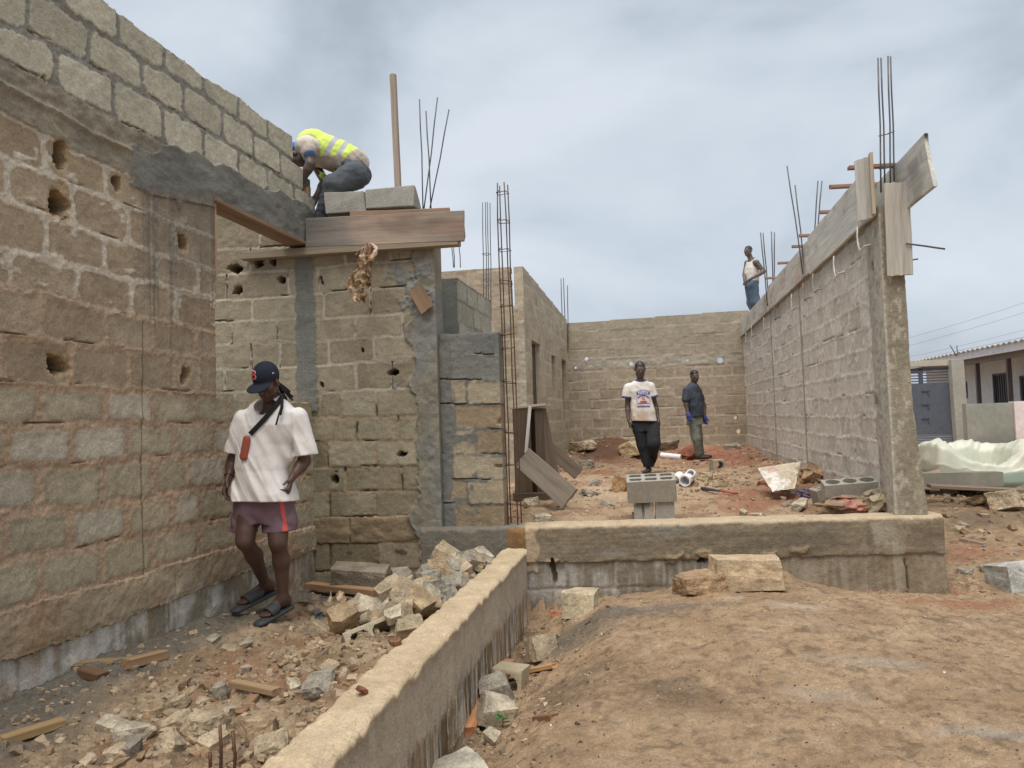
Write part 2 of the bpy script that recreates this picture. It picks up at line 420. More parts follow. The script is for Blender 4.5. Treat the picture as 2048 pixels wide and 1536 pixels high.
    col=np.where(f1[:,None],mixc(col,e1,.85),col); d=np.where(f1,d+.03*(fbm(u*6,v*8,0,89,4)-.4)+.012,d)
    lime=.55*fbm(u*20,v*2.2,0,93,4)+.45*fbm(u*5,v*6,0,94,4)
    e0=mixc(srgb(132,120,98),srgb(194,186,174),sstep(.40,.58,lime*.6+med*.4))
    col=np.where(f0[:,None],mixc(col,e0,.9),col); d=np.where(f0,d-.012,d)
    og=sstep(.62,.72,fbm(u*3.3,v*1.1,4,95,3))*((k<=2))
    col=mixc(col,srgb(165,118,72),og*.4)
    # broad damp variation
    col=col*(.90+.20*big[:,None]); col=mixc(col,col*A(1.03,.96,.86),sstep(.5,.7,fbm(u*.9,v*1.6,3,97,3))*low*.6)
    # holes, with the shade inside them painted dark brown
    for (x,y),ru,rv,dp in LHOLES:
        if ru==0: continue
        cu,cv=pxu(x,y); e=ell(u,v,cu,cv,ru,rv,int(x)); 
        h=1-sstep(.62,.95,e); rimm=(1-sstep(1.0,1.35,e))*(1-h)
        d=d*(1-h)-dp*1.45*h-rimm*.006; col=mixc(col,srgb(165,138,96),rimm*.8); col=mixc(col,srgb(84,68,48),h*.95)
    return d,col
_u585,_=pxu(585,300); _u605,_=pxu(606,350)
Ysill=1.80-LZ0
def left_keep(U,V):
    Y=U+LY0
    top=lin(U,LLINES[16]); A_=lin(U,LLINES[15]); B_=lin(U,LLINES[14])
    k=V<top+.012*(fbm(U*8,U*0,0,7,3)-.5)*2
    k&=~((V>A_)&(U>_u585)); k&=~((V>B_)&(U>_u605))
    k&=~((Y>4.91)&(Y<6.72)&(V>Ysill+.006*np.sin(U*30))&(V<3.27-LZ0))
    return k
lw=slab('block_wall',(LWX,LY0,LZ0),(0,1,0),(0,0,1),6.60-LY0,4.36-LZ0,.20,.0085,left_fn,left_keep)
tag(lw,'long tall block wall on the left with new pale courses above a grey cement band','wall')

# ---- cross wall at the end of the left wall
CWY=6.44
def pyl(pts,Y,x0,z0):
    q=[onY(x,y,Y) for x,y in pts]; return A(*[p[0]-x0 for p in q]),A(*[p[2]-z0 for p in q])
CX0=-4.9; CZ0=0.05
CT=[[(640,1145),(830,1140)],[(640,1088),(830,1083)],[(430,1045),(640,1037),(830,1032)],[(430,992),(640,985),(830,982)],[(430,940),(640,936),(830,932)],[(430,890),(640,884),(830,882)],
    [(430,838),(640,834),(830,832)],[(425,785),(510,783),(640,787),(720,780),(830,776)],[(425,739),(510,738),(590,734),(640,732),(720,725),(810,722)],[(425,690),(590,683),(640,684),(720,675),(830,672)],
    [(425,645),(590,638),(640,639),(700,634),(790,628)],[(425,602),(590,592),(640,588),(700,580),(780,576)],[(425,550),(590,540),(640,536),(700,528),(830,520)],[(425,500),(590,492),(830,470)]]
CL=[pyl(l,CWY,CX0,CZ0) for l in CT]
def cj(l): return [onY(x,y,CWY)[0]-CX0 for x,y in l]
CJ=[cj([(690,1160),(790,1160)]),cj([(660,1115),(755,1115)]),cj([(700,1060)]),
    cj([(480,1010),(560,1010),(660,1010),(750,1010)]),cj([(500,960),(620,960),(690,960),(803,960)]),cj([(480,910),(560,910),(655,910),(753,910)]),
    cj([(500,860),(600,860),(672,860),(713,860),(797,860)]),cj([(470,810),(560,810),(640,810),(683,810),(752,810)]),
    cj([(449,760),(540,760),(712,760),(785,755)]),cj([(503,710),(560,710),(658,705),(748,705)]),cj([(463,660),(556,660),(711,655),(806,650)]),
    cj([(505,620),(648,612),(740,605)]),cj([(453,575),(577,575),(637,570),(735,560)]),cj([(500,520),(690,520),(780,510)]),cj([(520,470),(650,470),(760,460)])]
GS0=onY(592,650,CWY)[0]-CX0; GS1=onY(632,650,CWY)[0]-CX0; RC0=onY(836,800,CWY)[0]-CX0
CHO=[((475,580),.05,.055,1),((470,538),.07,.05,0),((520,527),.05,.06,0),((563,560),.035,.028,0),((545,523),.03,.055,0),((644,564),.02,.05,0),((644,770),.016,.028,0),((808,908),.05,.03,0),((668,958),.035,.045,0),((785,745),.045,.03,0),((725,700),.008,.02,0)]
def cross_fn(u,v):
    lines=[lin(u,l) for l in CL]
    ins,b1,b2,k,du,dv=blocks(u,v,lines,CJ,111,half=.013,warp=.010,rnd=.022)
    med=fbm(u*5,v*5,0,143,4); fine=fbm(u*28,v*28,0,147,4)
    hi=sstep(1.75,1.95,v+CZ0+.1*(med-.5))
    face=mixc(mixc(srgb(128,116,88),srgb(156,146,118),b1),mixc(srgb(132,118,94),srgb(152,140,114),b1),hi)*(1+(med[:,None]-.5)*.3)
    mo=mixc(mixc(srgb(128,108,76),srgb(150,130,98),fine),mixc(srgb(150,138,114),srgb(176,164,142),fine),hi)
    mort=1-sstep(-.004,.005,ins+.008*(fine-.5)*2)
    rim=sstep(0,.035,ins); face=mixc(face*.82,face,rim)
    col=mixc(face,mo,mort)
    d=mort*(.003*hi-.004)+(fine-.5)*.010+(med-.5)*.008+(b1-.5)*.008
    crk=np.zeros_like(u)
    for i,l in enumerate(lines):
        dd=np.abs(v-(l+.010+.006*(fine-.5)*2)); crk=np.maximum(crk,(1-sstep(.003,.008,dd))*sstep(.55,.62,fbm(u*3.4,u*0+i*5.3,0,163,3)))
    vc=(1-sstep(.003,.008,du+.006*(fine-.5)))*sstep(.52,.6,fbm(u*3,v*5,0,169,3)); crk=np.maximum(crk,vc)
    d=d-.022*crk; col=col*(1-.5*crk[:,None])
    # footing courses
    ft=(k==2); col=np.where(ft[:,None],mixc(srgb(104,86,60),srgb(146,124,90),fbm(u*8,v*22,0,171,4)),col); d=np.where(ft,d+.02*(fbm(u*10,v*18,0,173,4)-.4)+.01,d)
    lo=(k<2); col=np.where(lo[:,None],mixc(col,srgb(112,94,66),.5),col)
    # smooth cast strip
    w=.010*(fbm(v*9,v*0,0,175,4)-.5)*4+.03*(fbm(v*30,u*30,0,176,3)-.5)
    strip=sstep(-.008,.008,u-GS0+w)*sstep(-.008,.008,GS1+w-u)*(v>1.72-CZ0)
    sc=mixc(srgb(98,99,92),srgb(118,117,106),fbm(u*6,v*60,0,177,3)); col=mixc(col,sc,strip); d=d*(1-strip)+strip*(.014+.0012*np.sin(v*230+9*fine)+.006*(fine-.5))
    # rough cast column with dropped mortar on its left edge
    w2=.03*(fbm(v*6,v*0,2,179,4)-.45)*2+.06*(fbm(v*22,u*22,0,178,3)-.5)+.10*np.exp(-((v+CZ0-2.4)/.12)**2)+.07*np.exp(-((v+CZ0-1.95)/.1)**2)+.10*np.exp(-((v+CZ0-.75)/.12)**2)
    cc=sstep(-.006,.010,u-RC0+w2)
    ccol=mixc(srgb(100,97,86),srgb(138,130,108),fbm(u*12,v*7,0,181,5)); ccol=mixc(ccol,srgb(118,117,110),sstep(.5,.7,fbm(u*3,v*2,3,183,3)))
    col=mixc(col,ccol,cc); edge=np.exp(-((u-RC0+w2)/.02)**2)
    d=d*(1-cc)+cc*(.028+.022*(fbm(u*16,v*16,0,185,4)-.45))+edge*.022*fbm(u*30,v*30,0,187,3)
    # cement smears near the top of the column and the patched hole
    for (x,y),ru,rv in (((800,560),.08,.12),((830,600),.12,.09),((785,768),.05,.045),((850,540),.1,.06),((820,520),.08,.03)):
        p=onY(x,y,CWY); e=ell(u,v,p[0]-CX0,p[2]-CZ0,ru,rv,int(x),.8); m=1-sstep(.75,1,e)
        col=mixc(col,mixc(srgb(102,104,104),srgb(132,133,130),fine),m*.9); d=d+m*(.010+.012*(fine-.5))
    for (x,y),ru,rv in (((735,1103),.05,.014),((795,1103),.06,.018),((700,1107),.03,.02)):
        p=onY(x,y,CWY); e=ell(u,v,p[0]-CX0,p[2]-CZ0,ru,rv,int(x),.8); m=1-sstep(.75,1,e); col=mixc(col,srgb(62,48,36),m*.8)
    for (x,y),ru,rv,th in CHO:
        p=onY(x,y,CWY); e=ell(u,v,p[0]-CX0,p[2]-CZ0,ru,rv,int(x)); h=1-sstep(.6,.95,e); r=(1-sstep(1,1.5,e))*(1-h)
        d=d*(1-h)-.18*h-r*.004; col=mixc(col,srgb(80,66,48),h*.9)  # hole interiors coloured darker to stand for the shade in them
    return d,col
def cross_keep(U,V):
    p=onY(482,580,CWY); return ((V<3.44-CZ0)|(U+CX0<-3.17))&~(((U-(p[0]-CX0))/.020)**2+((V-(p[2]-CZ0))/.030)**2<1)
cw=slab('block_wall',(CX0,CWY,CZ0),(1,0,0),(0,0,1),-1.885-CX0,3.95-CZ0,.20,.0105,cross_fn,cross_keep)
tag(cw,'tan block wall facing the camera with a grey cement strip and a rough cast column','wall')

# ---- grey masonry pier right of the rough column
PX0=-1.885; PZ0=.55
PT=[pyl([(880,y-1),(1003,y)],6.47,PX0,PZ0) for y in (1009,960,909,859,810,761,710)]
def pj(l): return [onY(x,y,6.47)[0]-PX0 for x,y in l]
PJ=[pj([(892,1030)]),pj([(888,985),(935,985)]),pj([(905,935)]),pj([(890,885),(952,885)]),pj([(910,835)]),pj([(895,785),(934,785)]),pj([(902,735)]),pj([(938,688)])]
def pier_fn(u,v):
    lines=[lin(u,l) for l in PT]
    ins,b1,b2,k,du,dv=blocks(u,v,lines,PJ,211,half=.010,warp=.008,rnd=.018)
    med=fbm(u*6,v*6,0,243,4); fine=fbm(u*28,v*28,0,247,4)
    new=(k>=6)
    face=np.where(new[:,None],mixc(srgb(98,98,93),srgb(116,115,107),b1),mixc(srgb(134,114,84),srgb(152,140,114),b1))*(1+(med[:,None]-.5)*.3)
    mo=mixc(srgb(88,89,84),srgb(114,113,104),fine)
    wide=sstep(.0,.02,.10+.08*(fbm(v*5,v*0,0,249,3)-.5)-u*.8)
    mort=np.maximum(1-sstep(-.004,.006,ins+.016*(fine-.5)*2),wide)
    mort=np.maximum(mort,sstep(.62,.7,fbm(u*7,v*9,0,251,4))*(u<.32))
    col=mixc(face,mo,mort); d=mort*.003+(fine-.5)*.010+(med-.5)*.006+(b1-.5)*.010*(1-wide)
    crk=np.zeros_like(u)
    for i,l in enumerate(lines):
        dd=np.abs(v-(l+.006+.005*(fine-.5)*2)); crk=np.maximum(crk,(1-sstep(.003,.008,dd))*sstep(.48,.56,fbm(u*4,u*0+i*5.3,0,263,3)))
    d=d-.02*crk; col=col*(1-.45*crk[:,None])
    d=d-.04*(1-sstep(.5,1,ell(u,v,.54,1.02,.03,.03,3)))-.03*(1-sstep(.5,1,ell(u,v,.52,.63,.04,.02,4)))
    return d,col
o=slab('masonry_pier',(PX0,6.47,PZ0),(1,0,0),(0,0,1),.55,2.37-PZ0,.15,.0105,pier_fn,topn=.012)
tag(o,'short pier of grey and ochre blocks beside the tall rusty rebar column','pier')

# ---- long ground beam across the front of the room
B0=A(-2.06,6.36,-.35); B1=A(2.36,6.98,-.35); BW=np.linalg.norm(B1-B0); BD=(B1-B0)/BW; BH=.66+.35
def beam_fn(u,v):
    z=v-.35; med=fbm(u*4,v*4,0,343,4); fine=fbm(u*30,v*30,0,347,4); wl=.335+.012*(fbm(u*9,u*0,0,349,3)-.5)*2
    ins,b1,b2,k,du,dv=blocks(u,v,[.35-.02,.35+.11],[[],[.82,1.30,1.9],[.60,1.155,1.66,2.12]],311,half=.010,warp=.009,rnd=.02)
    beam=sstep(-.004,.006,z-wl)
    cb=mixc(srgb(100,87,66),srgb(130,114,88),fbm(u*2.5,v*14,0,351,4)); cb=mixc(cb,srgb(122,118,108),sstep(.62,.75,fbm(u*2,v*4,5,353,4))*.6)
    cb=cb*(.86+.28*fine[:,None]); rl=sstep(.52,.6,fbm(u*3,v*70,0,355,3)); cb=mixc(cb,srgb(150,134,104),rl*.25)
    cb=mixc(cb,srgb(104,100,92),(1-sstep(.95,1.05,u))*.6)
    ch=mixc(cb,srgb(174,152,118),sstep(.75,1.2,u)*sstep(.615,.65,z+.02*(fine-.5)))
    cf=mixc(srgb(118,108,88),srgb(160,154,142),sstep(.4,.65,.5*fbm(u*30,v*4,0,357,4)+.5*med)); cf=mixc(cf,srgb(112,96,68),sstep(.3,.55,.35-z+.3*(med-.5))*.8)
    cf=mixc(cf,srgb(128,108,76),sstep(2.7,3.2,u)*.65)
    mort=1-sstep(-.003,.005,ins); mort=mort*(1-sstep(2.3,2.7,u))*(z>.0); cf=mixc(cf,srgb(100,90,74),mort*.5)
    col=mixc(cf,ch,beam)
    # pale vertical wash near the right end, dark damp patch, ochre board stains by the low wall
    wv=sstep(.5,.62,fbm(u*12,v*2,0,361,3))*np.exp(-((u-3.95)/.14)**2)*1.6; col=mixc(col,srgb(150,140,118),np.clip(wv,0,.7)*(z<.62))
    col=mixc(col,srgb(92,86,72),np.exp(-((u-3.35)/.28)**2-((z-.5)/.09)**2)*.6)
    col=mixc(col,srgb(134,94,40),sstep(-.01,.01,u-.76)*sstep(-.01,.01,.92-u)*sstep(.42,.44,z)*(z<.64)*.9)
    pz=sstep(-.008,.008,u-.92+.02*(med-.5))*sstep(-.01,.02,1.02-u+.05*(med-.5)-.02*np.sin(z*25))*(z>.30-.2*(med-.4)); col=mixc(col,srgb(170,146,110),pz*.9)
    col=mixc(col,srgb(126,100,64),np.exp(-((u-.45)/.06)**2-((z-.42)/.07)**2)*.8)
    d=beam*.022+(fine-.5)*.010+(med-.5)*.01-.006*mort*(1-beam)+pz*.012
    d=d-.02*sstep(3.85,4.42,u)*0+.05*sstep(.35,0,z)*sstep(4.0,4.45,u)
    for cu,cv,ru,rv,dp in ((1.155,.60,.022,.11,.12),(3.02,.60,.035,.09,.12),(2.42,.675,.05,.02,.1),(.35,.5,.0,.0,0)):
        if ru==0: continue
        e=ell(u,v,cu,cv,ru,rv,int(cu*100),.25); h=1-sstep(.7,.95,e); d=d*(1-h)-dp*h
    for cu,cv in ((1.16,.70),(2.42,.715),(3.0,.72),(2.2,.70),(3.25,.735)):
        e=ell(u,v,cu,cv,.07,.03,int(cu*77),.9); h=1-sstep(.5,1,e); d=d+.018*h; col=mixc(col,srgb(140,116,80),h*.7)
    crk=(1-sstep(.003,.008,np.abs(u-4.13-.05*(fbm(v*6,v*0,0,9,3)-.5))))*(z<.3); d-=crk*.02; col=col*(1-.5*crk[:,None])
    t=np.clip(1-(BH-v)/(.02+.10*np.clip(fbm(u*9,v*9,0,363,4)-.45,0,1)*2),0,1); d=d-t**2*.035
    return d,col
o=slab('ground_beam',B0,BD,(0,0,1),BW,BH,.22,.0115,beam_fn,topn=.008)
tag(o,'long low brown concrete ground beam on a block footing across the front of the room','ground beam')

# ---- low foreground wall running towards the camera
def low_fn(u,v):     # right face, u runs towards the camera from Y=6.32
    med=fbm(u*4,v*4,0,443,4); fine=fbm(u*30,v*30,0,447,4)
    H=.98; ln=.60+.05*(fbm(u*3,u*0,0,449,3)-.5)*2
    runs=fbm(u*34,v*1.5,0,451,4)
    pl=mixc(srgb(150,134,112),srgb(172,156,132),med)
    lo=mixc(srgb(112,90,60),srgb(146,122,90),sstep(.35,.6,fbm(u*3,v*3,3,453,3))); lo=mixc(lo,srgb(196,184,164),sstep(.50,.60,runs)*sstep(.0,.1,v-.1)); lo=lo*(1-.35*sstep(.5,.42,fbm(u*46,v*1.2,0,455,3)))[:,None]
    t=sstep(-.01,.02,v-ln+.10*(runs-.5)); col=mixc(lo,pl,t)
    dk=sstep(.56,.64,runs)*(1-sstep(.0,.14,np.abs(v-ln+.04))); col=col*(1-.55*dk[:,None])
    col=mixc(col,srgb(186,162,124),sstep(H-.055,H-.01,v+.03*(fine-.5)))
    col=col*(.88+.24*fine[:,None])
    d=t*.010+(fine-.5)*.010+(med-.5)*.014+.006*(runs-.5)
    blk=(1-sstep(.002,.009,np.abs(v-.38)))*.5; d-=blk*.012; col=col*(1-.3*blk[:,None])
    return d,col
LWA=onZ(1040,1098,.48)
o=slab('low_wall',(-1.125,6.34,-.50),(0,-1,0),(0,0,1),5.6,.955,.0,.0125,low_fn)
# top and left side as one more sheet joined to the same thing
def lowtop_fn(u,v):  # u along, v across from the right edge to the left edge and down the left side
    fine=fbm(u*24,v*24,0,461,5); med=fbm(u*3,v*6,0,463,4)
    col=mixc(srgb(158,134,98),srgb(194,170,132),med*.6+fine*.4); col=mixc(col,srgb(150,140,120),sstep(.6,.75,fbm(u*1.5,v*3,0,467,3))*.5)
    return (fine-.5)*.016+(med-.5)*.012,col
def low_top():
    us=np.arange(0,5.6,.0125); W=.205; prof=[]
    n1=18; vs=np.linspace(0,W,n1); dn=np.arange(0,.52,.03)[1:]
    U,K=np.meshgrid(us,np.arange(-2,n1+len(dn)),indexing='ij'); K0=K.copy(); K=np.maximum(K,0)
    vv=np.where(K<n1,np.take(vs,np.clip(K,0,n1-1)),W); dz=np.where(K>=n1,np.take(np.r_[0,dn],np.clip(K-n1+1,0,len(dn))),0)
    d,c=lowtop_fn(U.ravel(),(vv+dz).ravel()); d=d.reshape(U.shape)
    edge=np.minimum(vv,W-vv); chip=np.clip(fbm(U*11,vv*6,0,473,4)-.45,0,1)*.16; rnd=np.clip(1-edge/(.02+chip),0,1)**2*(.008+chip*.4)
    topn=(fbm(U*7,U*0,0,5,4)-.5)*2*.012
    w=.012*(fbm(U*5,vv*9+dz*9,0,471,3)-.5)*2
    X=-1.125-vv-np.where(K>=n1,d,0)+w*(vv>.02); Z=.48+topn*(K<n1)+np.where(K<n1,d-rnd,-dz)
    Z=np.where(K0==-1,Z-.016,np.where(K0==-2,np.minimum(Z-.035,.44),Z)); X=X+np.where(K==0,.010,0)+np.where(K0==-1,.006,0)+np.where(K0==-2,-.012,0)+(K0<0)*.008*(fbm(U*20,K0*3.,0,475,2)-.5)
    P=np.stack([X,6.34-U,Z],-1); nu,nk=U.shape; idx=np.arange(nu*nk).reshape(nu,nk)
    q=np.stack([idx[:-1,:-1],idx[1:,:-1],idx[1:,1:],idx[:-1,1:]],-1).reshape(-1,4)[:,::-1]
    return P.reshape(-1,3),q,c
Pn,qn,cn=low_top()
lo_top=mesh_np('top_screed',Pn,qn,cn,M_MAS(),None,True)
root=empty('low_wall',(-1.23,3.6,-.5)); lo=o; lo.name='rendered_face'
for c_ in (lo,lo_top):
    c_.parent=root; c_.matrix_parent_inverse=Matrix.Translation((1.23,-3.6,.5))
root.name='low_wall'
tag(root,'low foreground wall running towards the camera with a pale sandy top and lime-streaked side','low wall')

# ---- right wall of the room, long, in shade of no roof
RX=2.0; RY1=17.45
def right_fn(u,v):   # u from the back (Y=17.45) to the front (Y=7.0)
    z=v+.45; Y=RY1-u
    zs=[.62+.2175*i for i in range(1,13)]
    lines=[zz-.45+.012*(fbm(u*1.2,u*0+i*3,0,509,2)-.5)*2 for i,zz in enumerate(zs)]
    ins,b1,b2,k,du,dv=blocks(u,v,lines,bond(zs,10.6,5,L=.42,j=.05),511,half=.017,warp=.012,rnd=.02)
    med=fbm(u*4,v*4,0,543,4); fine=fbm(u*26,v*26,0,547,4)
    face=mixc(srgb(180,169,153),srgb(196,187,172),b1)*(1+(med[:,None]-.5)*.22)
    mo=mixc(srgb(180,169,153),srgb(206,198,184),fine)
    mort=1-sstep(-.006,.007,ins+.014*(fine-.5)*2); mort=np.maximum(mort,sstep(.64,.72,fbm(u*8,v*10,0,549,4))*(ins<.05))
    col=mixc(face,mo,mort); d=mort*(.004+.014*(fbm(u*40,v*40,0,551,3)-.4))+(fine-.5)*.008+(b1-.5)*.010
    crk=np.zeros_like(u)
    for i,l in enumerate(lines):
        dd=np.abs(v-(l+.016+.006*(fine-.5)*2)); crk=np.maximum(crk,(1-sstep(.003,.009,dd))*sstep(.60,.66,fbm(u*2.6,u*0+i*5.3,0,563,3)))
    vc=(1-sstep(.004,.010,du+.008*(fine-.5)))*sstep(.60,.66,fbm(u*3,v*5,0,569,3)); crk=np.maximum(crk,vc)
    d=d-.016*crk; col=col*(1-.35*crk[:,None])
    # cast columns in the run of the wall and the rough band by the end pillar
    for yc,w in ((13.35,.05),(10.75,.05)):
        m=sstep(-.02,.0,w+.015*(fine-.5)-np.abs(Y-yc)); col=mixc(col,srgb(146,136,118),m*.9); d=d*(1-m)+m*(.006+.01*(fine-.5))
        l=(1-sstep(.004,.010,np.abs(np.abs(Y-yc)-w))); d-=l*.012; col=col*(1-.35*l[:,None])
    m=sstep(0,.02,7.42+.05*(fbm(v*5,v*0,0,571,3)-.5)*2-Y); cb=mixc(srgb(138,128,112),srgb(176,168,154),fbm(u*9,v*5,0,573,4)); col=mixc(col,cb,m); d=d*(1-m)+m*(.012+.02*(fine-.5))
    col=mixc(col,srgb(150,142,128),sstep(2.9,3.2,z)*.5)
    col=mixc(col,srgb(146,108,80),(1-sstep(.55,.95,z+.2*(med-.5)))*.5)
    for (x,y),ru,rv,dp in (((1752,808),.06,.10,.12),((1748,531),.05,.05,.12),((1778,933),.035,.05,.10),((1660,790),.02,.06,.05),((1762,600),.03,.05,.05)):
        p=onX(x,y,RX); e=ell(u,v,RY1-p[1],p[2]-.45,ru,rv,int(x)); h=1-sstep(.6,.95,e); r=(1-sstep(1,1.6,e))*(1-h)
        d=d*(1-h)-dp*h-.01*r; col=mixc(col,srgb(150,140,122),r*.7)
    return d,col
o=slab('block_wall',(RX,RY1,.45),(0,-1,0),(0,0,1),RY1-7.0,3.36-.45,.16,.0165,right_fn)
tag(o,'long pale grey block wall running back along the right side of the room','wall')
# end pillar
def pil_fn(u,v):
    z=v+.50; med=fbm(u*6,v*3,0,643,4); fine=fbm(u*30,v*30,0,647,4)
    col=mixc(srgb(116,106,84),srgb(150,140,116),fbm(u*14,v*2.4,0,649,4)); col=mixc(col,srgb(172,162,140),sstep(.60,.7,fbm(u*30,v*16,0,651,4))*.7)
    col=mixc(col,srgb(176,158,126),sstep(.66,.60,z+.03*(fine-.5))*.8)
    ed=np.exp(-(u/.02)**2); return (fine-.5)*.012+ed*.010*fbm(u*30,v*40,0,653,3),mixc(col,srgb(178,170,152),ed*.8)
root=empty('wall_pillar',(2.09,7.02,.5))
def pillar():
    # trapezoid: a little wider at its foot
    us=np.linspace(0,1,22); vs=np.linspace(0,2.78,230); U,V=np.meshgrid(us,vs,indexing='ij'); u=U.ravel();v=V.ravel()
    wid=.185+.075*(1-sstep(0,1.3,v)) ; x=u*wid
    d,c=pil_fn(x,v); rag=(u>.97)*.012*(fbm(v*14,v*0,0,661,4)-.3)
    B_=np.stack([2.0-.012+x+rag,6.985-d+0*u,.50+v],1); K_=B_.copy(); K_[:,1]=7.20
    nu,nv=U.shape; idx=np.arange(nu*nv).reshape(nu,nv); q=np.stack([idx[:-1,:-1],idx[1:,:-1],idx[1:,1:],idx[:-1,1:]],-1).reshape(-1,4)
    n=nu*nv; sd=[]
    for a,flip in ((idx[0,:],1),(idx[-1,:],0)):
        s=np.stack([a[:-1],a[1:],a[1:]+n,a[:-1]+n],1); sd.append(s[:,::-1] if not flip else s)
    a=idx[:,-1]; sd.append(np.stack([a[1:],a[:-1],a[:-1]+n,a[1:]+n],1)[:,::-1])
    sd=[s[:,::-1] for s in sd]
    return np.concatenate([B_,K_]),np.concatenate([q,q[:,::-1]+n]+sd),np.concatenate([c,c])
Pn,qn,cn=pillar()
o=mesh_np('cast_pillar',Pn,qn,cn,M_MAS(),None,True); o.data.set_sharp_from_angle(angle=math.radians(45)); recenter(o); bpy.data.objects.remove(root)
tag(o,'tall cast concrete pillar ending the right wall under the formwork boards','pillar')

# ---- back wall
BY=17.45
def back_fn(u,v):
    z=v+.5; zs=[.62+.2217*i for i in range(1,10)]+[2.72,2.90,3.14,3.36,3.58]
    zs=[.62+.2217*i for i in range(1,10)]+[2.86,3.12,3.34,3.58]
    lines=[zz-.5+.010*(fbm(u*1.5,u*0+i*3,0,709,2)-.5)*2 for i,zz in enumerate(zs)]
    ins,b1,b2,k,du,dv=blocks(u,v,lines,bond(zs,4.4,15,L=.43,j=.05),711,half=.017,warp=.010,rnd=.012)
    med=fbm(u*4,v*4,0,743,4); fine=fbm(u*20,v*20,0,747,3)
    face=mixc(srgb(142,126,104),srgb(160,144,120),b1)*(1+(med[:,None]-.5)*.2); mo=mixc(srgb(152,138,116),srgb(174,160,138),fine)
    mort=1-sstep(-.006,.008,ins); col=mixc(face,mo,mort)
    d=mort*.002+(fine-.5)*.01+(b1-.5)*.012
    crk=np.zeros_like(u)
    for i,l in enumerate(lines):
        dd=np.abs(v-(l+.013)); crk=np.maximum(crk,(1-sstep(.004,.012,dd))*sstep(.52,.60,fbm(u*2.6,u*0+i*5.3,0,763,3)))
    col=col*(1-.25*crk[:,None]); d=d-.010*crk
    rb=sstep(.0,.03,z-2.66)*(1-sstep(0,.03,z-2.92)); col=mixc(col,mixc(srgb(132,124,110),srgb(172,160,138),fbm(u*2,v*6,0,767,4)),rb); d=np.where(rb>.5,(fbm(u*9,v*14,0,769,4)-.4)*.03,d)
    hi=sstep(2.9,2.95,z); col=mixc(col,mixc(srgb(142,130,108),srgb(162,150,126),med),hi*.7)
    return d,col
BKH=[((1150,735),.035),((1172,717),.05),((1262,727),.05),((1268,718),.0),((1375,720),.035),((1441,720),.07),((1472,835),.04),((1478,863),.05)]
def back_keep(U,V):
    k=np.ones_like(U,bool)
    for (x,y),r in BKH:
        if r==0: continue
        p=onY(x,y,BY); k&=~((((U-(p[0]+2.1))/r)**2+((V-(p[2]-.5))/(r*1.1))**2)<1)
    top=3.27+.018*U; k&=V<top+.01*(fbm(U*5,U*0,0,9,3)-.5); return k
o=slab('block_wall',(-2.1,BY,.5),(1,0,0),(0,0,1),4.25,3.4,.15,.02,back_fn,back_keep)
tag(o,'tan block wall closing the far end of the room behind the two standing men','wall')

# ---- left side wall of the room (far part, with window openings)
def mid_fn(u,v):
    z=v+.5; zs=[.62+.2217*i for i in range(1,16)]
    lines=[zz-.5+.010*(fbm(u*1.5,u*0+i*3,0,809,2)-.5)*2 for i,zz in enumerate(zs)]
    ins,b1,b2,k,du,dv=blocks(u,v,lines,bond(zs,6.5,25,L=.43,j=.05),811,half=.017,warp=.010,rnd=.014)
    med=fbm(u*4,v*4,0,843,4); fine=fbm(u*20,v*20,0,847,3)
    face=mixc(srgb(154,140,114),srgb(172,158,132),b1)*(1+(med[:,None]-.5)*.2); mo=mixc(srgb(166,150,124),srgb(186,174,150),fine)
    col=mixc(face,mo,(1-sstep(-.006,.008,ins))*.8)
    rb=sstep(0,.03,z-3.0)*(1-sstep(0,.03,z-3.2)); col=mixc(col,srgb(164,150,126),rb*.7)
    return (fine-.5)*.01+(b1-.5)*.01,col
MY0=11.55
def mid_keep(U,V):
    Y=U+MY0; z=V+.5
    k=z<3.98-.02*U+.01*(fbm(U*6,U*0,0,9,3)-.5)
    k&=~((Y>12.15)&(Y<13.1)&(z>1.65)&(z<2.88)); k&=~((Y>14.55)&(Y<15.15)&(z>2.05)&(z<2.82)); k&=~((Y>16.2)&(Y<17.1)&(z>1.5)&(z<2.85)*(Y>0))
    return k
o=slab('block_wall',(-1.95,MY0,.5),(0,1,0),(0,0,1),BY-MY0,3.5,.15,.02,mid_fn,mid_keep)
tag(o,'pale block wall with dark window openings along the far left side of the room','wall')
# cross wall behind, with a broken right edge
def far_fn(u,v):
    z=v+.5; zs=[.62+.2217*i for i in range(1,16)]
    lines=[zz-.5 for zz in zs]
    ins,b1,b2,k,du,dv=blocks(u,v,[l+0*u for l in lines],bond(zs,4,35,L=.43,j=.05),911,half=.017,warp=.012,rnd=.014)
    med=fbm(u*4,v*4,0,943,4); fine=fbm(u*20,v*20,0,947,3)
    face=mixc(srgb(142,126,100),srgb(162,146,120),b1)*(1+(med[:,None]-.5)*.25); mo=mixc(srgb(154,138,112),srgb(176,162,136),fine)
    col=mixc(face,mo,(1-sstep(-.006,.008,ins))*.8); rb=sstep(0,.03,z-3.45); col=mixc(col,mixc(srgb(146,130,108),srgb(168,150,126),med),rb*.8)
    cr=sstep(0,.02,u-2.93)*(z<3.1); col=mixc(col,mixc(srgb(140,130,110),srgb(168,158,136),fbm(u*5,v*50,0,951,3)),cr); 
    return (fine-.5)*.014+(b1-.5)*.012+cr*.02,col
def far_keep(U,V):
    z=V+.5; X=U-5.0
    e=onY(1024,600,MY0)[0]+.03*(fbm(V*6,V*0,0,19,3)-.5)*2
    return (z<3.98)&((X<e)|(z<3.34+.04*(fbm(U*9,U*0,0,29,3)-.5)))
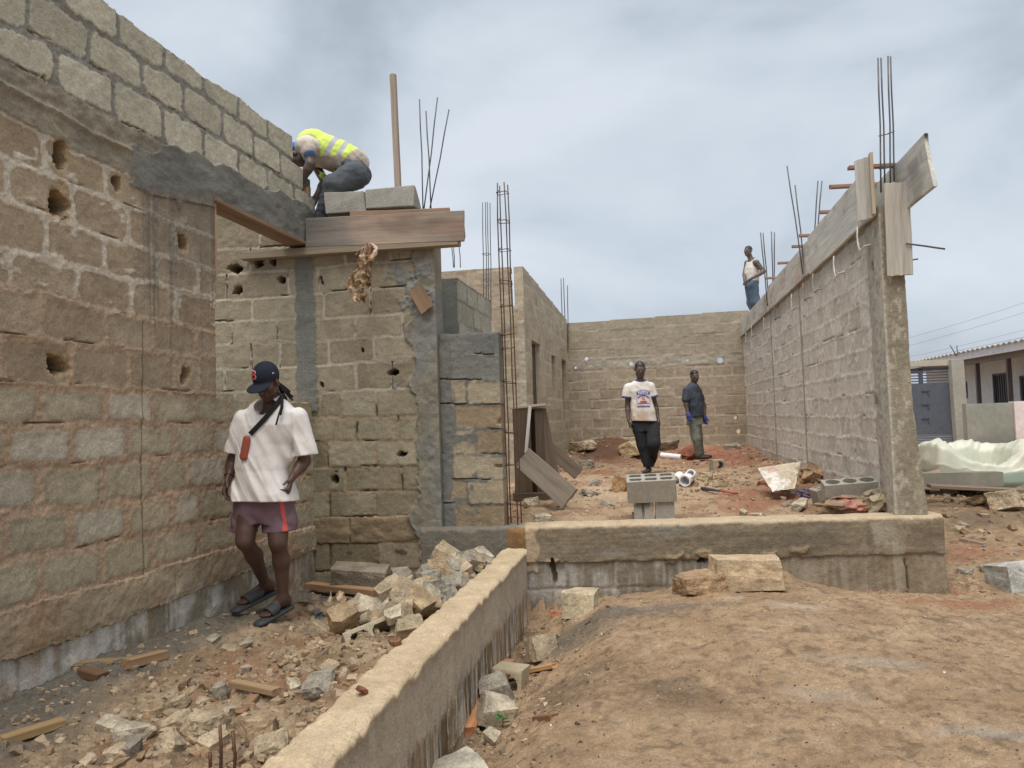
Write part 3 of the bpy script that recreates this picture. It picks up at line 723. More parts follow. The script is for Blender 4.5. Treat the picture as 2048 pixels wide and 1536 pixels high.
o=slab('block_wall',(-5.0,MY0-.02,.5),(1,0,0),(0,0,1),3.05,3.5,.13,.018,far_fn,far_keep)
tag(o,'far tan cross wall with a broken right edge seen behind the rebar column','wall')
# grey stub wall behind the pier
def stub_fn(u,v):
    z=v+.5; zs=[.62+.2217*i for i in range(1,12)]
    ins,b1,b2,k,du,dv=blocks(u,v,[zz-.5+0*u for zz in zs],bond(zs,2,45,L=.43,j=.04),1011,half=.015,warp=.008,rnd=.014)
    med=fbm(u*4,v*4,0,1043,4); fine=fbm(u*24,v*24,0,1047,3)
    face=mixc(srgb(140,138,120),srgb(158,154,136),b1)*(1+(med[:,None]-.5)*.2); mo=mixc(srgb(112,112,104),srgb(134,132,122),fine)
    e=(1-sstep(.0,.02,u))
    return (fine-.5)*.01+(b1-.5)*.008,mixc(mixc(face,mo,1-sstep(-.005,.006,ins)),srgb(98,100,94),e)
o=slab('block_wall',(-1.95,7.45,.5),(0,1,0),(0,0,1),1.62,2.62,.165,.014,stub_fn,lambda U,V:(V<2.56),topn=.01)
tag(o,'grey new block wall stub just behind the pier, its dark end facing the camera','wall')
# ------------------------------------------------------------------ ground: one sheet out to the horizon
def beamY(X): return B0[1]+(X-B0[0])*(B1[1]-B0[1])/(B1[0]-B0[0])
def on_beam(px,py):
    d=ray(px,py); n=A(BD[1],-BD[0],0); return CO+d*(((B0-CO)@n)/(d@n))
_cp=A(*[on_beam(x,y)[[0,2]] for x,y in [(1060,1232),(1150,1218),(1250,1192),(1330,1180),(1390,1152),(1430,1130),(1570,1140),(1620,1168),(1700,1183),(1870,1198)]])
def bumpg(X,Y,cx,cy,rx,ry): return np.exp(-((X-cx)/rx)**2-((Y-cy)/ry)**2)
def ground_z(X,Y,detail=True):
    X=np.asarray(X,float);Y=np.asarray(Y,float)
    by=beamY(X)
    # right of the low wall
    gc=np.interp(X,_cp[:,0],_cp[:,1])
    n0=fbm(X*.9,Y*.9,0,1201,4)-.5
    mound=.13+.09*bumpg(X,Y,.55,5.3,1.0,1.0)-.05*sstep(1.3,2.6,X)+.05*n0-.05*sstep(3.5,1.5,Y)
    wob=.18*(fbm(Y*1.5,Y*0,0,1203,3)-.5)
    tx=sstep(-1.15,-.30+.12*np.sin(Y*1.7)+wob,X)
    zr=-.19*(1-tx)+mound*tx
    w=np.exp(-np.clip(by-Y,0,9)/.28); zr=zr*(1-w)+gc*w
    # beyond the building on the right
    zf=.04+.40*sstep(6.9,9.6,Y)+.06*sstep(11,20,Y)+.05*n0
    zr=np.where(Y>by-.0,zf,zr); s=sstep(2.15,2.75,X)*sstep(6.2,7.2,Y); zr=zr*(1-s)+zf*s
    # left strip between the long wall and the low wall
    zl=.30-.13*sstep(3.6,6.0,Y)+.05*(fbm(X*1.4,Y*1.4,0,1205,4)-.5)*2
    zl=zl+.19*bumpg(X,Y,-1.50,5.6,.42,.85)+.08*bumpg(X,Y,-1.6,4.2,.3,.7)+.05*bumpg(X,Y,-2.95,4.2,.25,1.5)
    z=np.where(X<-1.23,zl,zr)
    # inside the building
    zi=.62+.05*(fbm(X*1.7,Y*1.7,0,1207,4)-.5)*2+.16*sstep(13,17.3,Y)
    zi=zi+.40*bumpg(X,Y,-.95,15.6,.75,.9)+.10*bumpg(X,Y,.35,10.6,.5,.6)+.14*bumpg(X,Y,1.9,12.5,.35,2.5)+.10*bumpg(X,Y,-1.75,13,.3,3)
    zi=zi+.10*bumpg(X,Y,.9,16.2,1.2,.5)
    inside=(Y>by+.08)&(X<2.08)&(X>-1.97)&(Y<17.5)|((X<-1.95)&(Y>6.52)&(Y<17.5))
    zi=np.where(Y<by+.5,zi*sstep(0,.5,Y-by)+.635*(1-sstep(0,.5,Y-by)),zi)
    z=np.where(inside,zi,z)
    z=np.where((X<-3.2)&~inside,.6,z)
    far=sstep(30,120,np.hypot(X,Y)); z=z*(1-far)+.4*far
    if detail:
        lf=(X<-1.23)&(Y<6.5)
        c1=fbm(X*9,Y*9,0,1211,4); c2=np.abs(fbm(X*22,Y*22,0,1213,3)-.5)*2
        amp=np.where(lf,1.0,np.where(inside,.8,.42+.6*(1-tx)*(X<1)))
        z=z+amp*((c1-.5)*.07+ (.5-c2)*.018)
        cl=sstep(.60,.72,fbm(X*16,Y*16,0,1217,3)); z=z+cl*amp*.018
        z=z+.012*(fbm(X*34,Y*34,0,1219,3)-.5)+.006*(sstep(.55,.7,fbm(X*27+3,Y*21,0,1223,2))-sstep(.58,.72,fbm(X*8,Y*6,0,1229,3)))
    return z
def ground_col(X,Y,Z):
    n1=fbm(X*1.1,Y*1.1,0,1231,5); n2=fbm(X*5,Y*5,0,1233,5); n3=fbm(X*24,Y*24,0,1237,4); n4=fbm(X*60,Y*60,0,1239,2)
    c=mixc(srgb(147,117,81),srgb(165,134,96),sstep(.35,.65,n2*.6+n1*.4))
    c=mixc(c,srgb(112,88,62),sstep(.50,.62,n1*.35+n3*.65)*.4)
    c=mixc(c,srgb(92,74,54),sstep(.60,.68,fbm(X*17,Y*22,3,1241,5))*.5)
    c=mixc(c,srgb(172,146,112),sstep(.56,.7,fbm(X*9,Y*9,5,1243,4))*.4)
    inside=(Y>beamY(X)+.02)&(X<2.08)
    ci=mixc(srgb(142,110,78),srgb(164,135,101),sstep(.4,.6,n2)); ci=mixc(ci,srgb(146,92,60),sstep(.50,.66,n1+.22*bumpg(X,Y,1.4,13,1.0,3.5)-.06)*.7)
    ci=mixc(ci,srgb(178,152,118),np.clip(bumpg(X,Y,.3,10.4,.7,.8)+bumpg(X,Y,-.6,9.6,.8,1.2),0,1)*.7); ci=mixc(ci,srgb(88,56,38),np.clip(bumpg(X,Y,-.95,15.4,.85,1.1)*1.5,0,1)*.9)
    ci=mixc(ci,srgb(150,78,48),np.clip(bumpg(X,Y,1.3,15.2,.9,1.2)*1.2,0,1)*.7)
    c=np.where(inside[:,None],ci,c)
    lf=(X<-1.23)&(Y<6.5)
    cl=mixc(srgb(140,112,78),srgb(164,138,104),sstep(.35,.62,n2)); cl=mixc(cl,srgb(150,100,58),sstep(.58,.7,fbm(X*2.3,Y*2.3,7,1247,4))*.6); cl=mixc(cl,srgb(112,94,70),sstep(.5,.7,n3)*.5)
    g=sstep(.15,-.15,X+2.62+.5*(n1-.5)+.25*(n2-.5)+.12*sstep(4.8,5.6,Y)*-2)
    cl=mixc(cl,mixc(srgb(84,79,68),srgb(116,110,98),n3),g*.85)
    c=np.where(lf[:,None],cl,c)
    def spot(px,py,z,rx,ry,colr,k):
        nonlocal c
        p=onZ(px,py,z); e=np.sqrt(((X-p[0])/rx)**2+((Y-p[1])/ry)**2)+(n2-.5)*1.2+(n3-.5)*.8
        c=mixc(c,colr,(1-sstep(.3,1.25,e+(n4-.5)*.6))*k*.72)
    spot(1190,1275,-.02,.55,.30,srgb(84,78,68),.85); spot(1120,1300,-.05,.4,.3,srgb(96,88,76),.7); spot(1290,1250,.05,.5,.14,srgb(110,102,92),.7)
    spot(1340,1380,.13,.20,.16,srgb(72,58,44),.7); spot(1160,1410,-.05,.26,.3,srgb(88,72,52),.7); spot(1400,1430,.1,.35,.2,srgb(108,86,60),.6)
    spot(1600,1222,.16,.30,.14,srgb(176,160,140),.7); spot(1465,1205,.16,.1,.1,srgb(180,162,140),.6); spot(1740,1335,.15,.3,.12,srgb(158,148,132),.6); spot(1740,1245,.1,.4,.14,srgb(128,96,66),.4)
    spot(1640,1400,.12,.25,.1,srgb(160,148,130),.5); spot(1970,1480,.1,.35,.06,srgb(164,154,140),.7); spot(1350,1460,.1,.3,.15,srgb(174,146,106),.6)
    spot(1800,1190,.0,.9,.10,srgb(150,84,50),.75); spot(1900,1215,.05,.5,.16,srgb(152,88,54),.75); spot(2030,1200,.1,.4,.2,srgb(150,98,66),.6)
    spot(1920,1120,.1,.6,.22,srgb(148,86,56),.7); spot(1990,1050,.3,1.2,.35,srgb(92,78,64),.75); spot(1540,1160,.2,.12,.12,srgb(150,86,52),.6); spot(1370,1165,.15,.12,.12,srgb(148,104,66),.6)
    c=c*(.80+.40*n4[:,None])
    return c
def graded(segs):
    out=[]
    for a,b,s in segs:
        n=max(1,int(round((b-a)/s))); out.append(np.linspace(a,b,n,endpoint=False))
    out.append([segs[-1][1]]); return np.concatenate(out)
def build_ground():
    xs=graded([(-400,-60,60),(-60,-12,6),(-12,-4,.8),(-4,-3.2,.1),(-3.2,2.7,.0155),(2.7,4.6,.04),(4.6,9,.12),(9,20,.6),(20,60,5),(60,400,50)])
    ys=graded([(-60,-5,10),(-5,1.4,.4),(1.4,2.2,.05),(2.2,7.25,.0155),(7.25,10,.03),(10,18,.05),(18,26,.3),(26,60,3),(60,500,50)])
    X,Y=np.meshgrid(xs,ys,indexing='ij'); x=X.ravel();y=Y.ravel(); z=ground_z(x,y); c=ground_col(x,y,z)
    nu,nv=X.shape; idx=np.arange(nu*nv).reshape(nu,nv); q=np.stack([idx[:-1,:-1],idx[1:,:-1],idx[1:,1:],idx[:-1,1:]],-1).reshape(-1,4)
    g=mesh_np('ground',np.stack([x,y,z],1),q,c,M_SOIL(),None,True); g['kind']='structure'; g['label']='bare sandy ground of the building site'
    return g
ground=build_ground()
def gz(x,y): return float(ground_z(np.array([x]),np.array([y]))[0])
def ground_at(px,py):
    """where the line of sight meets the ground"""
    d=ray(px,py); ts=np.linspace(1.5,30,1600); P=CO+d*ts[:,None]; h=P[:,2]-ground_z(P[:,0],P[:,1],False)
    i=np.argmax(h<0); 
    if h[i]>=0: i=len(ts)-1
    return P[i]

# ------------------------------------------------------------------ loose stones and rubble
def rock_bm(seed,size,cuts=7,rough=.12,sub=2,corner=.5):
    r=random.Random(seed); bm=bmesh.new(); bmesh.ops.create_cube(bm,size=1)
    for v in bm.verts: v.co.x*=1+r.uniform(-.15,.15); v.co.y*=1+r.uniform(-.15,.15); v.co.z*=1+r.uniform(-.15,.15)
    for i in range(cuts):
        n=Vector((r.gauss(0,1),r.gauss(0,1),r.gauss(0,1))).normalized(); d=corner*r.uniform(.75,1.15)
        res=bmesh.ops.bisect_plane(bm,geom=bm.verts[:]+bm.edges[:]+bm.faces[:],plane_co=n*d,plane_no=n,clear_outer=True)
        es=[e for e in res['geom_cut'] if isinstance(e,bmesh.types.BMEdge)]
        if es: 
            try: bmesh.ops.edgeloop_fill(bm,edges=es)
            except Exception: pass
    bmesh.ops.triangulate(bm,faces=bm.faces[:])
    for i in range(sub):
        bmesh.ops.subdivide_edges(bm,edges=[e for e in bm.edges if e.calc_length()>.22/(1+i*.7)],cuts=1,use_grid_fill=True); bmesh.ops.triangulate(bm,faces=[f for f in bm.faces if len(f.verts)>4])
    bm.normal_update()
    P=np.array([v.co[:] for v in bm.verts]); 
    if rough:
        n=fbm(P[:,0]*3+seed,P[:,1]*3,P[:,2]*3,seed,3)-.5; n2=fbm(P[:,0]*11+seed,P[:,1]*11,P[:,2]*11,seed+5,2)-.5
        for v,a,b in zip(bm.verts,n,n2): v.co+=v.normal*(a*rough*1.8+b*rough*.55)
    for v in bm.verts: v.co.x*=size[0]; v.co.y*=size[1]; v.co.z*=size[2]
    return bm
def bm_np(bm):
    bmesh.ops.triangulate(bm,faces=bm.faces[:]); bm.verts.ensure_lookup_table()
    V=np.array([v.co[:] for v in bm.verts]); T=np.array([[v.index for v in f.verts] for f in bm.faces]); bm.free(); return V,T
def rock(px,py,size,seed,label,cat='stone',group=None,rot=None,colr=None,name='broken_block',sink=.25,cuts=6,rough=.10,corner=.5,lift=0,at=None):
    p=at if at is not None else ground_at(px,py)
    r=random.Random(seed+99); rot=rot if rot is not None else (r.uniform(-.5,.5),r.uniform(-.5,.5),r.uniform(0,6.28))
    V,T=bm_np(rock_bm(seed,size,cuts,rough,3,corner))
    R=np.array(Matrix.Rotation(rot[2],3,'Z')@Matrix.Rotation(rot[1],3,'Y')@Matrix.Rotation(rot[0],3,'X')); V=V@R.T
    c=colr if colr is not None else srgb(165,148,120)
    n=fbm(V[:,0]*14+seed,V[:,1]*14,V[:,2]*14,seed,4); col=mixc(c*.78,c*1.22,sstep(.3,.7,n))
    o=mesh_np(name,V,T,col,M_ROCK(),None,False)
    h=V[:,2].max()-V[:,2].min()
    o.location=(float(p[0]),float(p[1]),float(p[2]-V[:,2].min()-sink*h+lift)); tag(o,label,cat,group); return o
def pebbles():
    rs=[bm_np(rock_bm(900+i,(1,.8,.6),5,.10,1,.45)) for i in range(8)]
    r=np.random.RandomState(5); Vs=[];Ts=[];Cs=[];off=0
    def scatter(n,fx,fy,s0,s1,cols,pw=2.5):
        nonlocal off
        for i in range(n):
            x=fx(r);y=fy(r)
            if -1.36<x<-1.10 and y<6.4: continue
            if x<-3.06 and y<6.5: continue
            V,T=rs[r.randint(8)]; s=s0+(s1-s0)*r.rand()**pw; a=r.rand()*6.28; ca,sa=math.cos(a),math.sin(a); b=r.uniform(-.6,.6)
            W=V*s; W=np.stack([W[:,0]*math.cos(b)+W[:,2]*math.sin(b),W[:,1],-W[:,0]*math.sin(b)+W[:,2]*math.cos(b)],1); W=np.stack([W[:,0]*ca-W[:,1]*sa,W[:,0]*sa+W[:,1]*ca,W[:,2]],1)
            W=W+A(x,y,0); Vs.append((W,s)); Ts.append(T+off); off+=len(V); c=cols[r.randint(len(cols))]*(.8+.4*r.rand()); Cs.append(np.repeat(c[None],len(V),0))
            XY.append((x,y))
    XY=[]
    tan=[srgb(150,126,92),srgb(142,118,86),srgb(160,136,104),srgb(126,108,86),srgb(164,144,114),srgb(138,108,74)]
    dark=[srgb(96,80,62),srgb(70,58,46),srgb(120,100,76)]
    U=lambda a,b:(lambda q:q.uniform(a,b))
    scatter(1500,U(-3.05,-1.34),U(2.3,6.3),.006,.035,tan)
    scatter(1300,lambda q:-1.36-abs(q.normal(0,.5)),U(2.4,6.2),.010,.06,tan)
    scatter(600,lambda q:-2.2+q.normal(0,.4),lambda q:3.1+q.normal(0,.5),.010,.065,tan)
    scatter(420,lambda q:-1.08+abs(q.normal(0,.13)),U(2.2,6.2),.008,.04,tan)
    scatter(3600,U(-1.0,3.2),U(1.9,6.8),.003,.012,tan+dark*3)
    scatter(500,lambda q:-1.0+abs(q.normal(0,.35)),U(2.2,6.3),.008,.035,tan+dark)
    scatter(220,U(-1.0,3.0),U(2.0,6.6),.004,.014,[srgb(200,190,170),srgb(120,90,60)])
    scatter(1600,U(-1.85,1.95),U(7.1,17.0),.008,.06,tan,2.2)
    scatter(500,lambda q:.4+q.normal(0,.4),lambda q:10.6+q.normal(0,.5),.02,.075,tan)
    scatter(350,lambda q:1.95-abs(q.normal(0,.25)),U(8.5,17),.015,.08,tan)
    scatter(350,lambda q:-1.85+abs(q.normal(0,.25)),U(9.5,17),.015,.09,tan)
    scatter(500,lambda q:-.3+q.normal(0,1.2),lambda q:16.6+q.normal(0,.5),.015,.09,tan)
    scatter(420,U(2.5,4.4),U(6.6,8.2),.008,.05,tan+[srgb(120,116,104)])
    scatter(600,U(2.5,6.0),U(8.2,11),.015,.11,tan+[srgb(140,120,96)])
    scatter(200,U(3,9),U(11,18),.02,.1,tan)
    xy=np.array(XY); z=ground_z(xy[:,0],xy[:,1]); V=np.concatenate([w+A(0,0,zz+.04*s) for (w,s),zz in zip(Vs,z)])
    g=mesh_np('gravel',V,np.concatenate(Ts),np.concatenate(Cs),M_ROCK(),None,False); g['kind']='stuff'; g['label']='small loose stones and crumbs of rubble strewn over the ground'
pebbles()
# ------------------------------------------------------------------ timber, steel, blocks

WOODB=srgb(128,104,80); WOODG=srgb(134,122,104); WOODO=srgb(172,124,76); WOODD=srgb(92,74,56)
def plank(name,a,b,W,T,wdir,col,label=None,cat='plank',group=None,parent=None,colfn=None,seed=1,endcut=0.0,taper=None):
    """board from a to b (centres of its ends), W wide along wdir, T thick"""
    a=V3(a);b=V3(b); x=(b-a); L=x.length; x.normalize(); w=V3(wdir); w=(w-x*w.dot(x)).normalized(); n=x.cross(w)
    nx=max(8,int(L/.05)); ny=6
    prof=[]; hw=W/2; ht=T/2; r=min(.004,T*.2)
    for i in range(ny+1): prof.append((-hw+r+(W-2*r)*i/ny,ht))
    prof+= [(hw,ht-r),(hw,-ht+r)]
    for i in range(ny+1): prof.append((hw-r-(W-2*r)*i/ny,-ht))
    prof+= [(-hw,-ht+r),(-hw,ht-r)]
    m=len(prof); V=[]
    for i in range(nx+1):
        t=i/nx; 
        for (py_,pz_) in prof:
            k=1.0
            if taper: k=taper[0]*(1-t)+taper[1]*t
            V.append((t*L,py_*k,pz_))
    V=np.array(V); n1=fbm(V[:,0]*3+seed*7,V[:,1]*9,V[:,2]*9,seed,3)-.5
    V[:,1]+=n1*.012*min(1,W/.1); V[:,2]+=(fbm(V[:,0]*1.5+seed,V[:,1]*0,0,seed+4,2)-.5)*.012*min(1,L)
    e=(V[:,0]>L-.02)|(V[:,0]<.02); V[e,0]+=(fbm(V[e,1]*30,V[e,2]*5,seed,seed+8,3)-.5)*.03+endcut*V[e,1]
    Q=[]
    for i in range(nx):
        for k in range(m): Q.append((i*m+k,i*m+(k+1)%m,(i+1)*m+(k+1)%m,(i+1)*m+k))
    V=np.concatenate([V,[[0,0,0],[L,0,0]]]); c0=len(V)-2;c1=len(V)-1; l=nx*m
    T3=[(c0,(k+1)%m,k) for k in range(m)]+[(c1,l+k,l+(k+1)%m) for k in range(m)]
    cc=mixc(col*.8,col*1.2,fbm(V[:,0]*2+seed,V[:,1]*20,V[:,2]*20,seed+2,4))
    if colfn: cc=colfn(V,cc,L)
    Q=np.array(Q)[:,::-1]; T3=np.array(T3)[:,::-1]
    o=mesh_np(name,V,[Q,T3],cc,M_WOOD(),parent,False)
    M=Matrix((x,w,n)).transposed().to_4x4(); M.translation=a; 
    if parent is not None: M=parent.matrix_world.inverted() @ M if False else M
    o.matrix_world=M
    if label: tag(o,label,cat,group)
    return o
def lay(px0,px1,W,T,col,label,seed=1,cat='wood piece',name='wood_piece',group=None,tilt=0.0,lift=(.0,.0),up=(0,0,1),**k):
    a=ground_at(*px0);b=ground_at(*px1); a=a+A(0,0,T/2+lift[0]);b=b+A(0,0,T/2+lift[1])
    d=b-a; side=np.cross(d,A(0,0,1)); side/=np.linalg.norm(side); w=side*math.cos(tilt)+A(0,0,1)*math.sin(tilt)
    return plank(name,a,b,W,T,w,col,label,cat,group,seed=seed,**k)

def block(name,loc,rot,L=.42,W=.15,H=.2,slots=True,col=None,label='',group=None,cat='concrete block',seed=1,cells=(3,2),stain=None):
    col=srgb(150,143,128) if col is None else col
    def fn(u,v):
        n=fbm(u*9+seed,v*9,0,seed,4); return (fbm(u*40,v*40,0,seed,2)-.5)*.003,mixc(col*.88,col*1.12,n)
    def keep(U,V):
        if not slots: return np.ones_like(U,bool)
        nx,ny=cells; k=np.ones_like(U,bool); t=.026
        cw=(L-t*(nx+1))/nx; ch=(W-t*(ny+1))/ny
        for i in range(nx):
            for j in range(ny):
                cx=t+cw/2+i*(cw+t); cy=t+ch/2+j*(ch+t)
                ex=np.clip(np.abs(U-cx)-(cw/2-ch/2),0,None); k&=~(np.hypot(ex,V-cy)<ch/2)
        return k
    o=slab(name,(-L/2,-W/2,H),(1,0,0),(0,1,0),L,W,H,.0085,fn,keep,mat=vc_mat('block_face',.93,70,.14,.7,.004,kind='masonry'))
    o.location=(0,0,0)
    M=Matrix.Translation(V3(loc))@Matrix.Rotation(rot[2],4,'Z')@Matrix.Rotation(rot[1],4,'Y')@Matrix.Rotation(rot[0],4,'X'); o.matrix_world=M
    tag(o,label,cat,group); return o
def solid_block(loc,rz,L,W,H,col,label,group=None,seed=1,name='concrete_block'):
    V,T=bm_np(rock_bm(seed,(1,1,1),0,.0,3,.5)); bmv=V.copy()
    s=np.clip(np.abs(V),0,.5); 
    P=V*A(L,W,H); q=np.sign(P)*np.maximum(np.abs(P)-0,0)
    n=fbm(P[:,0]*12+seed,P[:,1]*12,P[:,2]*12,seed,4)-.5; nn=P/np.linalg.norm(P,axis=1)[:,None]; P=P+nn*(n*.010)[:,None]
    o=mesh_np(name,P,T,mixc(col*.85,col*1.15,n+.5),vc_mat('block_face',.93,70,.14,.7,.004,kind='masonry'),None,False)
    m=o.modifiers.new('bevel','BEVEL'); m.width=.008; m.segments=2
    o.location=(loc[0],loc[1],loc[2]+H/2); o.rotation_euler=(0,0,rz); tag(o,label,'concrete block',group); return o

# --- formwork of the lintel on the left
def stain(V,c,L):
    g=sstep(.6,.2,V[:,0]+.25*(fbm(V[:,0]*20,V[:,1]*3,0*V[:,0],7,3)-.5)); c=mixc(c,srgb(120,112,102),sstep(.4,.6,fbm(V[:,0]*3,V[:,1]*8,V[:,2],9,4))*.6); c=mixc(c,srgb(118,88,68),sstep(.6,.7,fbm(V[:,0]*2,V[:,1]*6,V[:,2]+4,11,4))*.5); return mixc(c,srgb(104,101,95),g*.85)
plank('lintel_board',(-3.165,4.88,3.262),(-3.165,6.46,3.262),.19,.03,(1,0,0),srgb(128,100,78),'brown soffit board under the concrete lintel above the window opening','board',seed=3)
p0=onX(427,405,-3.13);p1=onX(427,560,-3.13)
plank('jamb_board',(-3.14,4.925,p1[2]),(-3.14,4.925,3.24),.10,.018,(1,0,0),srgb(164,130,98),'thin pale upright board on the left jamb of the window opening','board',seed=4)
a=onY(613,466,6.33);b=onY(929,452,6.33)
plank('formwork_board',a,b,.268,.03,(0,0,1),srgb(146,126,108),'wide weathered formwork board across the top of the tan wall, cement-grey at its left end','board',seed=5,colfn=stain)
a=onY(487,513,6.37);b=onY(920,484,6.37)
plank('formwork_board',a,b,.07,.10,(0,0,1),srgb(136,120,98),'narrow lower formwork board whose left end reaches behind the window lintel','board',seed=6)
a=onY(700,434,6.40);b=onY(899,426,6.40)
plank('formwork_board',a,b,.10,.025,(0,0,1),srgb(140,112,86),'thin board edge with a split right end showing just above the wide formwork board','board',seed=7)
p=onY(848,565,6.36)
a=onY(836,573,6.36);b=onY(852,621,6.36)
plank('nailed_board',onY(829,575,6.37),onY(855,620,6.37),.135,.03,(.9,0,.35),srgb(124,98,70),'small square offcut of board nailed askew to the rough column','board',seed=8)
z0=onY(695,430,6.5)[2]
solid_block(onY(696,429,6.50),0,.405,.18,.195,srgb(142,139,128),'grey concrete block on top of the formwork, left one beside the bending worker','blocks set on the lintel',seed=21)
solid_block(onY(788,421,6.50),0.02,.42,.20,.20,srgb(146,143,132),'grey concrete block on top of the formwork with the timber post rising behind it','blocks set on the lintel',seed=22)
a=onY(797,380,6.72);b=onY(786,150,6.72)
plank('timber_post',a-A(0,0,.2),b,.055,.05,(1,0,0),srgb(148,130,114),'tall reddish timber post standing behind the grey blocks on the lintel','post',seed=9)
plank('wood_offcut',onY(614,402,6.5),onY(614,376,6.5),.055,.05,(1,0,0),srgb(150,112,76),'short upright wood stub at the end of the new pale courses','wood piece',seed=10)
solid_block(A(-3.17,6.66,3.34),math.pi/2,.20,.15,.02,srgb(120,118,110),'thin mortar slab at the end of the left wall',seed=23) if False else None

BARC=srgb(94,92,92); RUST=srgb(106,70,48)
def bars(name,pairs,label,D=None,r=.006,col=BARC,group=None,ties=(),plane=None,tie_r=.004,cat='steel bars'):
    """pairs: [((px,py),(px,py),Y)] bars; every bar is a part"""
    c=np.mean([onY(*p0,Y) for p0,p1,Y in pairs],0); root=empty(name,c.tolist())
    for p0,p1,Y in pairs:
        a=onY(*p0,Y)-c;b=onY(*p1,Y)-c; mid=(a+b)/2+A(.006,.0,0)
        tube('bar',[a,(a*3+b)/4+A(.002,0,0),mid,(a+3*b)/4,b],r,col,M_BAR(),root,6)
    for pts in ties:
        tube('tie',[onY(x,y,Y)-c for x,y,Y in pts],tie_r,col,M_BAR(),root,6)
    tag(root,label,cat,group); return root
bars('starter_bars',[((846,418),(839,199),6.70),((862,418),(852,222),6.62),((848,418),(875,195),6.58),((860,416),(898,219),6.66)],'four crossing steel bars sticking up beside the timber post above the wide formwork board')
bars('starter_bars',[((907,535),(903,489),12),((909,535),(907,491),12.2),((921,535),(918,489),12)],'short thin steel bars far off between the wide formwork board and the grey stub wall',r=.008)
bars('starter_bars',[((967,640),(965,405),9.3),((973,640),(971,404),9.35),((977,640),(975,404),9.6),((982,650),(980,406),9.6)],'group of four thin upright steel bars with two ties left of the rusty rebar column',r=.006,
     ties=[[(964,508,9.3),(973,511,9.3),(982,508,9.5),(974,506,9.6),(964,508,9.3)],[(965,560,9.3),(974,563,9.3),(983,560,9.5),(975,557,9.6),(965,560,9.3)]])
bars('starter_bars',[((1125,690),(1122,557),17.2),((1131,692),(1127,556),17.3),((1136,700),(1135,571),17.4)],'thin upright steel bars rising from the far left corner of the room',r=.011)
bars('starter_bars',[((1492,668),(1488,632),17.4),((1499,668),(1495,630),17.6)],'tiny rebar ladder at the far right corner below the man on the wall',r=.010,ties=[[(1489,640,17.4),(1496,640,17.6)],[(1489,650,17.4),(1496,650,17.6)],[(1490,660,17.4),(1497,660,17.6)]])
bars('starter_bars',[((1762,385),(1756,116),7.06),((1770,385),(1762,116),7.10),((1781,385),(1776,112),7.02),((1789,385),(1781,113),7.14)],'four tall steel bars with ties rising from the top of the right end pillar',
     ties=[[(1757,272,7.06),(1774,268,7.0),(1789,262,7.14),(1776,268,7.2),(1757,272,7.06)],[(1758,338,7.06),(1775,334,7.0),(1788,331,7.14),(1776,336,7.2),(1758,338,7.06)]],r=.007)
bars('starter_bars',[((1606,548),(1574,332),9.9),((1610,548),(1590,370),10.0),((1623,530),(1636,362),9.9),((1627,530),(1644,362),10.0)],'splayed steel bars above the middle of the right wall, two leaning left, two right',r=.008)
bars('starter_bars',[((1535,612),(1521,465),13.0),((1538,612),(1526,466),13.1),((1546,608),(1543,463),13.0),((1547,608),(1549,465),13.1)],'far splayed steel bars just right of the man standing on the wall',r=.010)
bars('protruding_bar',[((1812,487),(1890,498),6.9)],'long steel bar sticking out sideways from the right pillar',r=.008)
bars('protruding_bar',[((1814,521),(1836,518),6.95)],'short steel bar stub sticking out of the right pillar below the long one',r=.007)

# --- rusty rebar column beside the pier
def cage():
    root=empty('rebar_column',(-1.27,6.60,.62)); c=A(-1.27,6.60,.62)
    base=[A(-.045,-.04,-.05),A(.045,-.05,-.05),A(.055,.045,-.05),A(-.035,.05,-.05)]
    t0=onY(994,366,6.55)-c; t1=onY(1009,364,6.55)-c; t2=t1+A(.01,.09,0); t3=t0+A(.0,.09,0)
    top=[t0,t1,t2,t3]; r=random.Random(3)
    for a,b in zip(base,top):
        pts=[a+(b-a)*t+A(r.uniform(-.006,.006),0,0) for t in (0,.15,.3,.45,.6,.75,.9,1)]; tube('bar',pts,.006,srgb(92,74,62),M_BAR(),root,6)
    for y in (1035,993,917,855,757,690,663,607,560,497,440,383):
        t=(1050-y)/(1050-365); q=[a+(b-a)*t for a,b in zip(base,top)]; j=r.uniform(-.015,.015)
        q=[q[0]+A(-.008,-.008,j),q[1]+A(.008,-.008,0),q[2]+A(.008,.008,-j),q[3]+A(-.008,.008,0)]
        tube('tie',q+[q[0],q[0]+(q[1]-q[0])*.25+A(0,.02,.02)],.004,srgb(112,78,54),M_BAR(),root,6)
    tag(root,'tall slender rusty rebar column of four bars with square ties standing beside the pier','rebar column')
cage()
# --- three rusty stubs in the left foreground
for i,(x,y0,y1,l) in enumerate(((421,1545,1505,'shortest rusty bar stub in the bottom left rubble, left of two taller ones'),(441,1560,1452,'tallest of the rusty bar stubs in the bottom left rubble, in the middle'),(468,1560,1462,'bent rusty bar stub nearest the low wall in the bottom left rubble'))):
    a=onY(x,y0,2.62);b=onY(x-(3 if i==2 else 1),y1,2.62); o=tube('rebar_stub',[a-A(0,0,.1),a,(a+b)/2+A(.004*i,0,0),b],.0065,srgb(96,66,48),M_BAR(),None,8); recenter(o); tag(o,l,'steel bar','rusty stubs in the rubble')

